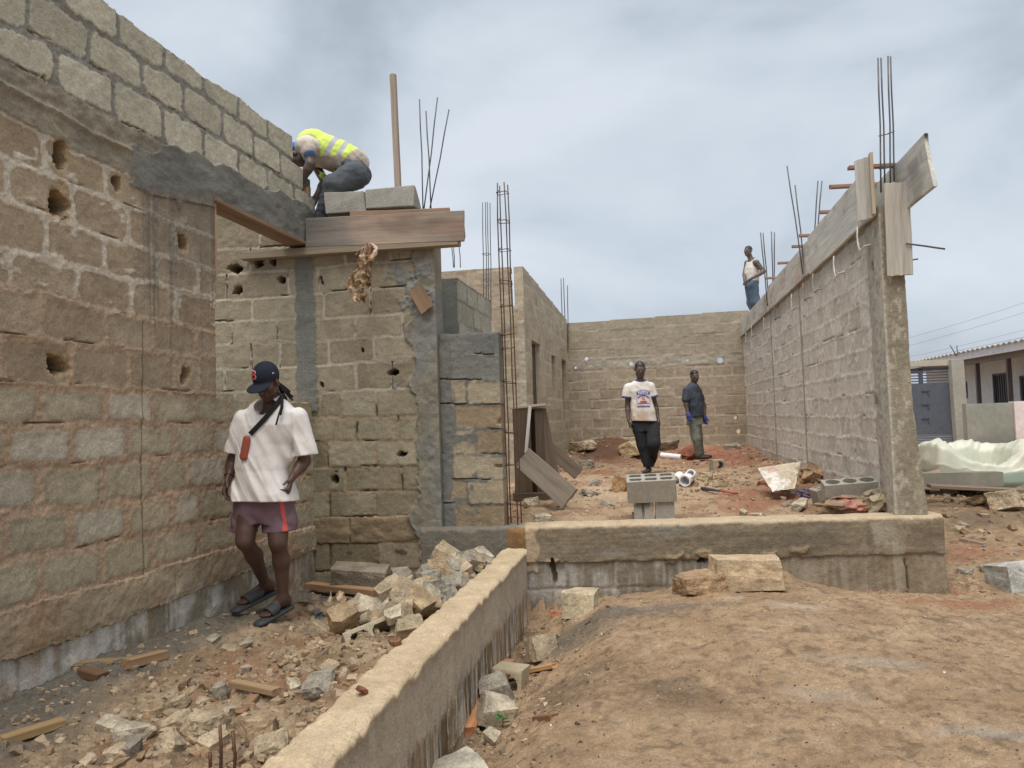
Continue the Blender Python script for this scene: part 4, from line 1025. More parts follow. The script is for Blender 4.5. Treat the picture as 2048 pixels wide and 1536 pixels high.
# --- formwork along the top of the right wall
def bstain(V,c,L):
    c=mixc(c,srgb(182,176,162),sstep(.40,.55,fbm(V[:,0]*2.2,V[:,1]*7,V[:,2],33,4))*.8); return mixc(c,srgb(120,112,100),sstep(.60,.68,fbm(V[:,0]*3,V[:,1]*9,V[:,2]+3,35,4))*.6)
plank('formwork_board',(1.955,6.98,3.50),(1.955,9.75,3.49),.47,.03,(0,0,1),srgb(178,174,164),'nearest long pale formwork board along the inner top edge of the right wall','board','boards along the right wall',seed=31,colfn=bstain)
plank('formwork_board',(1.950,9.77,3.475),(1.950,13.1,3.455),.40,.03,(0,0,1),srgb(172,152,136),'middle pinkish formwork board along the inner top edge of the right wall','board','boards along the right wall',seed=32,colfn=bstain)
plank('formwork_board',(1.955,13.12,3.43),(1.955,17.6,3.42),.34,.03,(0,0,1),srgb(164,150,130),'farthest long formwork board along the inner top edge of the right wall','board','boards along the right wall',seed=33,colfn=bstain)
plank('formwork_board',(2.215,6.38,3.53),(2.215,12.0,3.50),.47,.03,(0,0,1),srgb(168,164,155),'large weathered board jutting out towards the camera past the right pillar','board','boards along the right wall',seed=34,colfn=bstain,endcut=.35)
plank('pillar_board',onY(1800,551,6.93),onY(1793,366,6.93),.205,.025,(1,0,0),srgb(166,158,144),'broad upright board on the front face of the right pillar','board',seed=35)
plank('pillar_board',(1.885,7.00,3.24),(1.885,7.00,3.78),.13,.025,(1,-.5,0),srgb(166,160,148),'short upright board on the inner side of the right pillar top','board',seed=36)
plank('pillar_batten',(1.938,6.93,3.26),(1.938,6.93,3.80),.04,.03,(0,1,0),srgb(160,142,116),'narrow yellowish batten nailed upright beside the right pillar','batten',seed=37)
for i,(x,y,w) in enumerate(((1728,400,.16),(1696,434,.2),(1652,486,.10),(1612,528,.13),(1594,556,.08),(1566,584,.09),(1540,606,.10))):
    p=onX(x,y,1.93); wds=['nearest','second','third','fourth','fifth','sixth','farthest']
    plank('batten',(1.93-w*(.75 if i<2 else .5),p[1],3.765),(2.26,p[1]+.05,3.765),.05,.035,(0,1,0),srgb(140,104,84),wds[i]+' cross batten on top of the right wall, counted from the end pillar','batten','cross battens over the right wall',seed=40+i)
for i,(x,y,c) in enumerate(((1742,486,srgb(196,190,178)),(1690,541,srgb(190,184,172)),(1643,575,srgb(150,138,122)),(1622,592,srgb(140,124,108)),(1597,612,srgb(170,160,146)),(1560,632,srgb(120,104,92)),(1538,655,srgb(160,148,132)),(1512,668,srgb(160,148,132)),(1500,682,srgb(160,148,132)))):
    p=onX(x,y,1.99); s=.13 if i<2 else .10
    pts=[p+A(.06,0,0)]+[p+A(-.05-.015*math.sin(t*3),.04+s*1.5*t,(-.02-.05*math.sin(t*3.1)+ .20*t*t)*1.0) for t in (0,.15,.3,.45,.6,.75,.9)]
    pts+= [p+A(-.05,.05+s*1.25,.20)]
    wd=['nearest, white','second white','third','fourth','fifth','sixth','seventh','eighth','farthest'][i]
    o=tube('bent_hook',pts,.010,c,M_BAR(),None,8); recenter(o); tag(o,wd+' curved steel hook holding the boards against the right wall, counted from the pillar','hook','steel hooks along the right wall')

# --- stand of boards (old box) and leaning planks in the room
def box_stand():
    X0,X1,Y0,Y1=-1.62,-1.28,8.55,8.95; root=empty('board_stand',((X0+X1)/2,(Y0+Y1)/2,.62)); c=A((X0+X1)/2,(Y0+Y1)/2,.62)
    def pl(n,a,b,W,T,w,col,s,**k): return plank(n,A(*a)-c,A(*b)-c,W,T,w,col,parent=root,seed=s,**k)
    z1=1.70
    pl('side_board',(X0+.10,Y0,.60),(X0+.10,Y0,z1),.20,.03,(1,0,0),WOODD,51)
    pl('side_board',(X1-.04,Y0+.03,.60),(X1-.04,Y0+.03,z1),.10,.03,(1,0,0),srgb(84,68,54),52)
    pl('side_board',(X1+.05,Y0+.12,.75),(X1-.02,Y0+.12,z1),.22,.03,(.8,.6,0),srgb(104,86,68),53,taper=(1.35,.5))
    pl('back_board',(X0+.17,Y1,.60),(X0+.17,Y1,z1),.34,.03,(1,0,0),srgb(70,56,44),54)
    pl('top_board',(X0-.03,(Y0+Y1)/2,z1+.015),(X1+.04,(Y0+Y1)/2,z1+.04),.46,.03,(0,1,0),srgb(158,146,128),55)
    pl('foot_beam',(X0-.02,Y0-.02,.68),(X1+.02,Y0-.02,.68),.12,.10,(0,0,1),srgb(92,74,58),56)
    tag(root,'dark upright stand of old boards with a pale top just behind the rebar column','wooden stand')
box_stand()
a=onY(1046,915,8.2);b=onY(1140,998,7.75)
plank('leaning_plank',a,b,.25,.03,(.55,.1,.75),srgb(120,108,92),'wide grey plank leaning from the board stand down to the floor','plank',seed=61)
a=onY(1078,878,9.4);b=onY(1158,948,9.4)
plank('leaning_plank',a,b,.17,.03,(.6,.2,.7),srgb(104,88,72),'darker plank leaning behind the wide grey one','plank',seed=62)
a=onY(1060,812,8.45);b=onY(1052,905,8.45); plank('white_batten',a,b,.035,.03,(1,0,0),srgb(190,186,178),'slim white batten standing against the board stand','batten',seed=63)
lay((1040,1003),(1098,1000),.10,.06,srgb(150,124,90),'short squared timber lying at the foot of the board stand',seed=64)
lay((1052,970),(1085,962),.07,.05,srgb(140,110,80),'small timber behind the foot of the leaning plank',seed=65)

# --- hollow blocks
zb=onY(1300,1003,7.25)[2]
b1=block('hollow_block',(onY(1288,1030,7.25)[0],7.25,zb-.21),(math.pi/2*0,0,.05),.185,.18,.21,False,label='left upright block under the hollow block behind the ground beam, with a dark damp drip',group='hollow block stack in the room',seed=71)
def drip():
    # damp drip on the front of the left lower block
    me=b1.data; n=len(me.vertices); v=np.empty(n*3,np.float32); me.vertices.foreach_get('co',v); v=v.reshape(-1,3); c=np.empty(n*4,np.float32); me.color_attributes['Col'].data.foreach_get('color',c); c=c.reshape(-1,4)
    h=v[:,2]-v[:,2].min(); w=.055*sstep(.15,.21,h)+.012*sstep(.04,.1,h); m=(np.abs(v[:,0]+.01)<w)&(v[:,1]<-.07); c[m,:3]*=.25; me.color_attributes['Col'].data.foreach_set('color',c.ravel())
drip()
block('hollow_block',(onY(1330,1030,7.25)[0],7.25,zb-.205),(0,0,.03),.175,.17,.205,False,label='right upright block under the hollow block behind the ground beam',group='hollow block stack in the room',seed=72)
o=block('hollow_block',(onY(1304,1003,7.23)[0],7.22,zb+.035),(.33,-.03,.04),.45,.19,.215,True,label='grey hollow block with six slots lying across two upright blocks behind the ground beam',group='hollow block stack in the room',seed=73)
p=onY(1706,1012,7.55); block('hollow_block',(p[0],7.62,p[2]+.02),(.22,-.06,.0),.48,.19,.22,True,label='grey hollow block among torn sacks at the foot of the right wall',seed=74,cells=(3,1))
p=onY(1670,975,8.0); block('hollow_block',(p[0],8.0,.66),(.1,-.3,.3),.40,.15,.20,True,label='grey block tilted up behind the hollow block at the foot of the right wall',seed=75)
p=ground_at(1430,938); block('hollow_block',(p[0],p[1],p[2]+.08),(math.pi/2,0,.3),.2,.17,.2,True,label='small hollow block lying open towards the camera before the man in dark shirt',seed=76,cells=(1,1),col=srgb(150,142,122))
p=ground_at(1570,895) ; rock(1582,893,(.34,.2,.24),77,'squared tan block piece lying against the right wall beyond the white sack','block',cuts=2,rough=.03,corner=.62,colr=srgb(165,148,118),rot=(0,0,.2))
# ------------------------------------------------------------------ loose things on the ground
TAN=srgb(160,140,108); GRY=srgb(138,129,111); WHT=srgb(166,152,126); BRN=srgb(146,122,88)
def chunk(px,py,w,h,d,seed,label,colr=TAN,cat='broken block',group=None,rz=None,cuts=4,at=None,lift=0,tilt=.35,sink=.15,rough=.07,corner=.60):
    r=random.Random(seed); rz=r.uniform(-.6,.6) if rz is None else rz
    return rock(px,py,(w,d,h),seed,label,cat,group,(r.uniform(-tilt,tilt),r.uniform(-tilt,tilt),rz),colr,'broken_block' if cat=='broken block' else 'stone',sink,cuts,rough,corner,lift,at)
# heap along the left side of the low wall: (px,py base), plane Y, size
HG='broken pieces of block heaped along the low wall'
heap=[((1075-245+0,1180),5.6,.26,.20,.18,.5,TAN,'squarish broken block at the upper left of the heap'),
 ((900,1150),6.05,.36,.24,.16,-.5,TAN,'long broken block slab tilted up at the back of the heap'),
 ((935,1143),6.1,.24,.18,.18,.2,GRY,'pale grey dished block piece near the far end of the heap'),
 ((968,1138),6.2,.22,.12,.16,.1,WHT,'small pale piece at the far end of the heap touching the low wall'),
 ((895,1180),5.5,.34,.16,.2,.3,WHT,'flat white rough slab in the middle of the heap'),
 ((850,1160),5.9,.2,.12,.16,.8,TAN,'small tan lump behind the squarish block in the heap'),
 ((855,1215),5.1,.14,.24,.22,.9,GRY,'grey wedge standing on edge in the heap'),
 ((780,1228),5.0,.24,.26,.14,.9,TAN,'leaning tan block half with a ribbed face at the left of the heap'),
 ((812,1240),4.8,.22,.22,.16,.2,TAN,'tan block half resting low against the wall in the heap'),
 ((850,1195),5.3,.2,.14,.2,-.4,GRY,'smooth grey piece with a pale face above the wedge in the heap'),
 ((765,1262),4.6,.34,.10,.2,.15,TAN,'flat crusted slab below the ribbed block half'),
 ((690,1285),4.5,.2,.22,.18,.7,BRN,'brown curled block shell at the near left end of the heap'),
 ((715,1245),4.9,.22,.1,.2,.3,GRY,'thin grey shard above the brown shell'),
 ((640,1300),4.5,.15,.1,.1,.3,TAN,'small tan crumb left of the brown shell'),
 ((828,1262),4.6,.24,.14,.14,.5,WHT,'pale rough edge piece against the low wall midway along the heap'),
 ((880,1222),5.0,.3,.10,.14,.5,TAN,'narrow ridge of block against the low wall above the pale edge piece')]
for i,((px,py),Y,w,h,d,rz,c,l) in enumerate(heap):
    p=onY(px,py,Y); p[2]=max(gz(p[0],p[1])-.02,p[2]-h*.3) if True else 0; p[0]=min(p[0],-1.34-w*.35)
    chunk(0,0,w*.86,h*.8,d*.75,300+i,l,c,group=HG,rz=rz,at=p,tilt=.7,sink=0.05,cuts=4,rough=.09,corner=.62)
r_=random.Random(8)
for i in range(90):
    Y=r_.uniform(4.2,6.2); X=-1.40-abs(r_.gauss(0,.25)); s=r_.uniform(.045,.13)
    z=gz(X,Y)+max(0,.10-abs(X+1.5)*.4)*r_.random()
    chunk(0,0,s*1.3,s*.8,s,400+i,'small broken piece of block filling the heap along the low wall',r_.choice([TAN,GRY,WHT,BRN]),group='small pieces filling the heap',at=(X,Y,z),tilt=.8,sink=.1)
p=ground_at(735,1300); block('hollow_block',(onY(738,1290,4.3)[0]-.0,4.3,.30),(1.05,-.25,.62),.30,.13,.17,True,label='broken hollow block with two oval openings leaning on the low wall',seed=78,cells=(2,1),col=srgb(156,142,112))
rock(722,1185,(.46,.22,.22),81,'big dusty block lying at the foot of the tan wall','block',cuts=2,rough=.06,corner=.62,colr=srgb(128,116,96),rot=(.1,.12,.08),name='concrete_block',sink=.1)
rock(800,1170,(.2,.16,.16),82,'small grey block behind the heap at the foot of the tan wall','block',cuts=3,rough=.06,colr=GRY,name='concrete_block')
lay((618,1186),(760,1200),.09,.05,srgb(158,118,76),'long squared orange-brown timber lying behind the feet of the man in the cap',seed=83,lift=(.04,.03))
lay((148,1336),(250,1330),.10,.03,srgb(138,108,64),'mossy flat timber lying at the foot of the left wall, leftmost of three',seed=84)
lay((165,1350),(205,1362),.07,.04,srgb(104,74,48),'short dark timber end lying across the front of the mossy one',seed=85)
lay((252,1338),(328,1318),.06,.05,srgb(146,112,72),'squared timber offcut right of the mossy timber at the left wall foot',seed=86)
lay((466,1398),(553,1412),.05,.03,srgb(140,112,74),'flat wood offcut lying among stones in the left foreground',seed=87,lift=(.06,.05))
lay((478,1442),(510,1412),.05,.03,srgb(128,96,62),'short wood offcut slanting under the flat one in the left foreground',seed=88,lift=(.01,.03))
lay((0,1492),(124,1462),.06,.035,srgb(150,118,70),'yellowish lath at the bottom left corner of the picture',seed=89,lift=(.0,.02))
lay((548,1240),(592,1218),.05,.03,srgb(140,92,64),'small reddish wood bit just right of the slide sandals',seed=90)
lst=[((222,1462),.12,.09,.1,WHT,'round pale stone left of the angular pair in the left foreground'),((270,1478),.19,.12,.15,WHT,'angular pale stone in the left foreground, largest of the left cluster'),((262,1508),.12,.1,.1,GRY,'grey stone right below the angular pale stone'),
 ((235,1520),.1,.09,.1,TAN,'tan stone at the lower edge left of the rusty stubs'),((410,1462),.20,.14,.18,TAN,'large tan clod behind the rusty stubs'),((360,1455),.13,.11,.12,TAN,'rounded tan clod left of the large one'),
 ((516,1470),.19,.13,.16,BRN,'brownish squared stone just left of the low wall in the foreground'),((445,1395),.11,.12,.08,GRY,'upright grey shard behind the large tan clod'),((462,1428),.07,.06,.07,WHT,'small pale stone by the slanting wood offcut'),
 ((485,1395),.1,.06,.08,TAN,'flat stone left end of the flat wood offcut'),((405,1412),.08,.07,.08,TAN,'small stone behind the large tan clod on its left'),((380,1395),.08,.07,.08,BRN,'brown pebble stone behind the rounded clod'),
 ((360,1410),.09,.08,.08,TAN,'rounded stone in the left foreground above the clods'),((340,1505),.12,.1,.12,TAN,'tan stone at the bottom edge left of the shortest rusty stub'),((545,1500),.15,.11,.13,TAN,'tan stone wedged against the near end of the low wall'),
 ((432,1505),.13,.12,.1,TAN,'stone at the base of the rusty stubs'),((640,1385),.24,.12,.16,GRY,'craggy grey-brown stone touching the low wall, right of the white shard'),((587,1385),.08,.1,.07,WHT,'white shard left of the craggy stone'),
 ((465,1305),.13,.07,.1,TAN,'tan stone in front of the sandals'),((490,1292),.1,.05,.1,WHT,'flat pale stone in front of the sandals'),((425,1282),.1,.05,.08,GRY,'small grey stone left in front of the sandals'),
 ((600,1265),.12,.08,.1,TAN,'tan slab stone right of the sandals'),((660,1345),.10,.07,.1,TAN,'tan lump below the brown block shell'),((610,1345),.09,.06,.08,TAN,'small tan lump left of the craggy stone')]
for i,((px,py),w,h,d,c,l) in enumerate(lst): chunk(px,py,w*.82,h*.8,d*.82,500+i,l,c,cat='stone',rz=i*.7,cuts=7,rough=.09,sink=.3,corner=.54)
p=A(-1.24,2.98,.48); o=rock(0,0,(.045,.04,.02),91,'small rusty brown stone lying on top of the low wall near the camera','stone',colr=srgb(120,72,44),at=p,sink=.1,name='stone')
p=A(-1.32,3.62,.48); o=rock(0,0,(.05,.05,.04),92,'rusty brown lump on the left edge of the low wall top','stone',colr=srgb(124,84,54),at=p,sink=.1,name='stone')
# right of the low wall
chunk(1493,1178,.52,.24,.26,601,'large sand-coloured stone slab in front of the ground beam',srgb(176,150,112),cat='stone slab',rz=.03,cuts=1,rough=.06,tilt=.03,sink=.0,corner=.66)
chunk(1400,1185,.35,.20,.3,602,'sloping earth-caked block half buried left of the large stone slab',srgb(148,118,82),cat='block',rz=.4,cuts=3,rough=.1,tilt=.3,sink=.35)
chunk(1160,1228,.25,.22,.2,603,'pale broken block with a moulded edge in front of the ground beam',srgb(168,150,116),rz=-.15,cuts=3,rough=.09,tilt=.2,corner=.66)
chunk(1113,1232,.10,.05,.08,604,'small red brick piece in front of the ground beam',srgb(170,110,72),cat='brick',rz=0,cuts=0,rough=.02,tilt=.05)
p=ground_at(1030,1308); block('hollow_block',(-.98,4.95,-.12),(math.pi/2-.1,0.05,-.12),.2,.2,.2,True,label='half hollow block with an arched opening, leaning on the right side of the low wall',seed=79,cells=(1,1),col=srgb(160,144,112))
chunk(1063,1272,.22,.18,.12,605,'broken trough-shaped block piece behind the half hollow block',TAN,rz=.8,cuts=3,tilt=.5,at=(-.86,5.35,-.12))
chunk(965,1395,.17,.22,.12,606,'upright grey stone leaning on the low wall',GRY,cat='stone',rz=.2,at=(-1.02,4.55,-.18))
chunk(975,1418,.18,.16,.14,607,'whitish stone in front of the upright grey one',WHT,cat='stone',rz=.5,at=(-.98,4.3,-.17))
chunk(965,1450,.07,.13,.06,608,'small upright pale stone right of the orange timber end',WHT,cat='stone',at=(-.92,3.98,-.17))
chunk(915,1530,.26,.12,.22,609,'flat grey-green stone at the bottom edge against the low wall',srgb(168,160,138),cat='stone',rz=.6,cuts=4,at=(-1.0,3.55,-.17))
lay((935,1478),(962,1425),.10,.07,srgb(184,122,66),'orange freshly cut timber end standing by the low wall',seed=93,lift=(.0,.03))
lay((985,1392),(1020,1340),.08,.06,srgb(170,116,70),'reddish timber leaning along the low wall behind the whitish stone',seed=94,lift=(.05,.02))
lay((1037,1350),(1110,1336),.055,.03,srgb(176,128,72),'yellow-brown lath lying on the slope right of the low wall',seed=95)
lay((1012,1366),(1072,1358),.03,.025,srgb(70,56,44),'dark thin stick below the yellow-brown lath',seed=96)
lay((1074,1443),(1110,1440),.06,.03,srgb(128,86,54),'small brown wood block on the slope at the bottom centre',seed=97)
a=onZ(1010,1560,-.05);b=onZ(1062,1478,.06)
plank('plank',A(-.80,3.35,-.10),A(-.62,3.95,.02),.17,.025,(.8,-.3,.45),srgb(160,132,98),'triangular end of a plank stuck in the soil at the bottom centre','plank',seed=98,taper=(1,.35))
for i,(px,py) in enumerate(((1415,1350),(1352,1475),(1592,1262),(1424,1332),(1468,1310),(1335,1355))):
    pass
lay((1923,1082),(1970,1092),.06,.03,srgb(140,120,96),'short flat stick lying on the bare ground right of the pillar',seed=99)
chunk(2032,1178,.30,.22,.25,610,'pale grey broken block at the right edge of the picture',srgb(160,158,148),rz=.3,cuts=3,tilt=.25)
for i,(px,py,w,h,c,l) in enumerate(((1930,1148,.12,.06,GRY,'flat grey stone right of the pillar foot'),(1978,1145,.12,.07,GRY,'dark grey stone left of the pale broken block'),(1995,1165,.1,.05,TAN,'tan stone beside the pale broken block'),(2010,1020,.3,.2,TAN,'large tan stone in the rubble row before the tank'),(1930,985,.22,.12,TAN,'tan stone in the rubble row below the crushed tank'),
   (1965,1010,.3,.1,BRN,'flat brown slab in the rubble row'),(2040,1000,.3,.16,TAN,'tan stone at the right edge in the rubble row'),(1900,990,.2,.1,GRY,'grey stone at the left end of the rubble row'),(1890,915,.3,.14,TAN,'tan stone between the pillar and the gate'),(1870,930,.3,.12,GRY,'grey stone behind the pillar near the gate'))):
    chunk(px,py,w,h,w*.7,620+i,l,c,cat='stone',cuts=6,rough=.12)
# inside the room
ins=[((1065,1015),.16,.12,.12,WHT,'rounded stone wrapped in clear plastic by the stand foot'),((1085,1046),.16,.09,.12,WHT,'pale flat stone just behind the ground beam right of the rebar column'),
 ((1180,992),.2,.07,.14,GRY,'light grey broken shard at the tip of the wide leaning plank'),((1190,975),.16,.1,.12,GRY,'jagged grey shard behind the leaning plank tip'),((1216,1012),.18,.05,.1,GRY,'curved grey tile shard left of the hollow block stack'),
 ((1242,985),.20,.24,.16,srgb(150,112,68),'brown fibrous clump just left of the hollow block stack'),((1262,912),.42,.3,.3,srgb(158,134,94),'large tan boulder behind the man in white shirt on the left'),((1335,900),.4,.22,.2,srgb(120,108,90),'half-round grey slab against the back wall right of the man in white'),
 ((1382,918),.44,.24,.3,srgb(140,78,48),'red earth clod at the feet of the man in dark shirt'),((1393,928),.2,.08,.12,TAN,'small tan stone in front of the red clod'),((1130,898),.4,.2,.3,GRY,'grey stone against the far left wall of the room'),((1165,900),.5,.2,.3,TAN,'tan stones before the back wall left of the soil mound'),
 ((1172,935),.3,.16,.2,GRY,'upright grey stone beyond the leaning planks'),((1530,975),.16,.1,.12,srgb(140,84,58),'red clod below the corner of the white sack'),((1575,980),.14,.05,.1,WHT,'pale flat stone right under the white sack'),
 ((1600,1020),.18,.09,.12,WHT,'crumpled pale stone left of the torn sacks'),((1575,1015),.12,.06,.1,GRY,'grey stone left of the pale one near the torn sacks'),((1488,1032),.07,.06,.06,WHT,'small round white stone on the ground beam edge'),((1513,1033),.11,.03,.05,WHT,'thin white chip beside the small round stone'),
 ((1463,898),.3,.1,.2,GRY,'dark grey block bits in the far right corner'),((1440,975),.2,.1,.14,TAN,'tan stone near the red and black bar'),((1412,962),.2,.12,.15,TAN,'tan clod pile top right of the hollow block stack')]
for i,((px,py),w,h,d,c,l) in enumerate(ins): chunk(px,py,w,h,d,700+i,l,c,cat='stone',rz=i*.5,cuts=6,rough=.13,sink=.2)
# pipes
def pipe(px0,px1,r,label,h=.0,col=srgb(214,216,220),ends=True):
    a=ground_at(*px0)+A(0,0,r+h);b=ground_at(*px1)+A(0,0,r+h); d=(b-a); L=np.linalg.norm(d); d/=L
    n=24; up=A(0,0,1); x=np.cross(d,up); x/=np.linalg.norm(x); y=np.cross(x,d); V=[];Q=[]
    for (t,rr) in ((0,r*.86),(0,r),(.05,r),(L-.05,r),(L,r),(L,r*.86),(L*.98,r*.85),(L*.02,r*.85)):
        for k in range(n): an=2*math.pi*k/n; V.append(d*t+rr*(x*math.cos(an)+y*math.sin(an)))
    for i in range(8):
        for k in range(n): j=(i+1)%8; Q.append((i*n+k,i*n+(k+1)%n,j*n+(k+1)%n,j*n+k))
    o=mesh_np('pvc_pipe',np.array(V),np.array(Q)[:,::-1],col,M_PLAST(),None,True); o.data.set_sharp_from_angle(angle=.7); o.location=V3(a); tag(o,label,'pipe'); return o
pipe((1322,916),(1362,920),.055,'short white plastic pipe lying between the two standing men')
p=ground_at(1366,972)
def elbow():
    root=empty('pvc_branch_fitting',V3(p)); c=srgb(218,220,226)
    def cyl(a,b,r,nm,hollow=True):
        a=A(*a);b=A(*b); d=b-a;L=np.linalg.norm(d);d/=L; up=A(0,0,1) if abs(d[2])<.9 else A(1,0,0); x=np.cross(d,up);x/=np.linalg.norm(x);y=np.cross(x,d);V=[];Q=[];n=28
        pr=((0,r*.85),(0,r*1.06),(.05,r*1.06),(.052,r),(L,r),(L,r*.85),(L*.3,r*.83))
        for t,rr in pr:
            for k in range(n): an=2*math.pi*k/n; V.append(a+d*t+rr*(x*math.cos(an)+y*math.sin(an)))
        for i in range(len(pr)):
            j=(i+1)%len(pr)
            for k in range(n): Q.append((i*n+k,i*n+(k+1)%n,j*n+(k+1)%n,j*n+k))
        o=mesh_np(nm,np.array(V),np.array(Q)[:,::-1],c,M_PLAST(),root,True); o.data.set_sharp_from_angle(angle=.7)
    cyl((.02,-.12,.075),(.12,.18,.13),.07,'pipe_socket'); cyl((-.10,-.02,.07),(-.03,.26,.10),.068,'pipe_branch'); cyl((.10,-.06,.17),(.12,.12,.10),.05,'pipe_inlet')
    tag(root,'white plastic branch pipe fitting beside the hollow block stack','pipe fitting')
elbow()
a=ground_at(1404,985)+A(0,0,.05);b=ground_at(1440,990)+A(0,0,.05);c=ground_at(1476,992)+A(0,0,.03)
root=empty('long_handled_tool',V3(a)); tube('handle',[b-a,c-a],.011,srgb(170,52,40),M_PLAST(),root,8); tube('tool_head',[a-a,b-a],[.022,.014],srgb(60,60,64),M_PLAST(),root,8); tag(root,'red and black bar tool lying on pale rubble right of the hollow block stack','tool')
# crumpled things : sheets pushed about by noise
def crumple(name,loc,size,rot,colfn,label,cat,seed,amp=.5,n=44,group=None,thick=.004,closed=True,freq=2.2,pin=None,rz=0):
    u,v=np.meshgrid(np.linspace(0,1,n),np.linspace(0,1,n),indexing='ij'); u=u.ravel();v=v.ravel()
    th=u*2*math.pi; ph=v*math.pi
    if closed: P=np.stack([np.sin(ph)*np.cos(th),np.sin(ph)*np.sin(th),np.cos(ph)],1)*.5
    else: P=np.stack([u-.5,v-.5,0*u],1)
    def rid(k): 
        q=fbm(P[:,0]*freq+seed,P[:,1]*freq+k*3,P[:,2]*freq,seed+k,3); return 1-np.abs(q-.5)*4
    D=np.stack([rid(1),rid(2),rid(3)],1)-.5; P2=P+D*amp*.28*(A(1,1,1) if closed else A(.4,.4,1))
    if pin is not None: P2=pin(P2,u,v)
    P2=P2*A(*size); R=np.array(Matrix.Rotation(rot[2],3,'Z')@Matrix.Rotation(rot[1],3,'Y')@Matrix.Rotation(rot[0],3,'X')); P2=P2@R.T
    idx=np.arange(n*n).reshape(n,n); q=np.stack([idx[:-1,:-1],idx[1:,:-1],idx[1:,1:],idx[:-1,1:]],-1).reshape(-1,4)
    o=mesh_np(name,P2,q,colfn(P2,u,v),M_PAPER(),None,False); 
    if not closed:
        m=o.modifiers.new('thickness','SOLIDIFY'); m.thickness=thick
    o.location=V3(loc); tag(o,label,cat,group); return o
def paper(c1,c2,c3=None,s=0):
    def f(P,u,v):
        n=fbm(P[:,0]*9+s,P[:,1]*9,P[:,2]*9,s,4); c=mixc(c1,c2,sstep(.4,.6,n))
        if c3 is not None: c=mixc(c,c3,sstep(.62,.66,fbm(P[:,0]*6+s,P[:,1]*6,P[:,2]*6,s+8,2)))
        return c
    return f
KR=srgb(150,120,84); KR2=srgb(176,150,112)
# hanging torn cement sack on the formwork
def hang():
    n=60; t,s=np.meshgrid(np.linspace(0,1,n),np.linspace(-1,1,22),indexing='ij'); t=t.ravel();s=s.ravel()
    cx=np.interp(t,[0,.25,.5,.75,1],[747,738,733,726,728]); cy=494+t*112; wd=np.interp(t,[0,.08,.2,.35,.6,.8,1],[10,22,25,15,26,26,6])
    P=np.array([onY(x,y,6.27) for x,y in zip(cx+s*wd*.9,cy)])
    f=fbm(s*2.5,t*5,0,5,4); g=fbm(s*6+t*3,t*7,3,9,3)
    P[:,1]+= -.05-.14*(f-.35)-.05*(1-np.abs(g-.5)*4); P[:,0]+=.05*(fbm(s*3,t*6,7,15,3)-.5); P[:,2]+=.06*(fbm(s*4,t*3,9,25,3)-.5)
    c=mixc(srgb(120,94,68),srgb(174,146,110),sstep(.35,.65,fbm(s*3,t*9,1,35,4))); c=mixc(c,srgb(190,160,142),(1-sstep(.12,.2,t))*.8); c=mixc(c,srgb(206,184,150),sstep(.68,.74,fbm(s*4,t*7,2,37,3)))
    idx=np.arange(n*22).reshape(n,22); q=np.stack([idx[:-1,:-1],idx[1:,:-1],idx[1:,1:],idx[:-1,1:]],-1).reshape(-1,4)
    rr=np.random.RandomState(4); ed=_hash(q[:,0].astype(float)//22//3,(q[:,0]%22).astype(float)//2,q[:,0]*0.,3); q=q[~((ed>.86)&(q[:,0]>22*22))]
    o=mesh_np('torn_sack',P,q,c,M_PAPER(),None,False); m=o.modifiers.new('thickness','SOLIDIFY'); m.thickness=.003; recenter(o,False); tag(o,'torn brown paper sack hanging from the formwork board','torn sack')
hang()
p=ground_at(650,1245)
crumple('torn_sack',(p[0]-.05,p[1]+.15,p[2]+.04),(.42,.30,.16),(.2,.1,.3),paper(srgb(128,104,74),srgb(86,80,70),srgb(66,66,66),3),'crumpled brown and dark paper sack lying right of the sandals','torn sack',31,amp=.9)
p=ground_at(672,1235); crumple('torn_sack',(p[0],p[1],p[2]+.10),(.12,.2,.24),(.5,.4,.3),paper(KR,srgb(196,172,132),None,5),'twisted strip of brown paper standing up from the crumpled sack','torn sack',33,amp=1.0,closed=False)
# white woven sack
def white_sack():
    Yb=8.9
    pts=[(1516,936),(1600,927),(1603,960),(1560,980),(1535,968)]
    n=40; u,v=np.meshgrid(np.linspace(0,1,n),np.linspace(0,1,n),indexing='ij'); u=u.ravel();v=v.ravel()
    a=onY(1516,934,9.1);b=onY(1601,926,9.3);c=onY(1545,985,8.5);d=onY(1590,975,8.6)
    P=(a*(1-u)[:,None]+b*u[:,None])*(1-v)[:,None]+(c*(1-u)[:,None]+d*u[:,None])*v[:,None]
    f=fbm(u*3,v*3,0,41,4)-.5; P[:,2]+=.06*f+.05*np.sin(u*3.1)*(v<1)*(1-v)*0; P[:,1]-=.10*np.sin(v*3.14)*np.sin(u*3.14)+.08*f
    col=mixc(srgb(206,198,186),srgb(180,164,136),sstep(.45,.6,fbm(u*3,v*3,5,43,4)+.25*(u-.4))); col=mixc(col,srgb(188,112,108),(1-sstep(.10,.16,np.hypot((u-.30)*1.0,(v-.18)*1.3)))*.55)
    idx=np.arange(n*n).reshape(n,n); q=np.stack([idx[:-1,:-1],idx[1:,:-1],idx[1:,1:],idx[:-1,1:]],-1).reshape(-1,4)
    P2=P.copy(); P2[:,1]+=.25*np.sin(v*3.14)*np.sin(u*3.14)+.02; P2[:,2]-=.02*np.sin(u*3.14)
    o=mesh_np('woven_sack',np.concatenate([P,P2]),np.concatenate([q[:,::-1],q+n*n]),np.concatenate([col,col*.92]),M_PAPER(),None,True); recenter(o); tag(o,'dirty white woven sack with a faint red mark lying by the right wall','sack')
white_sack()
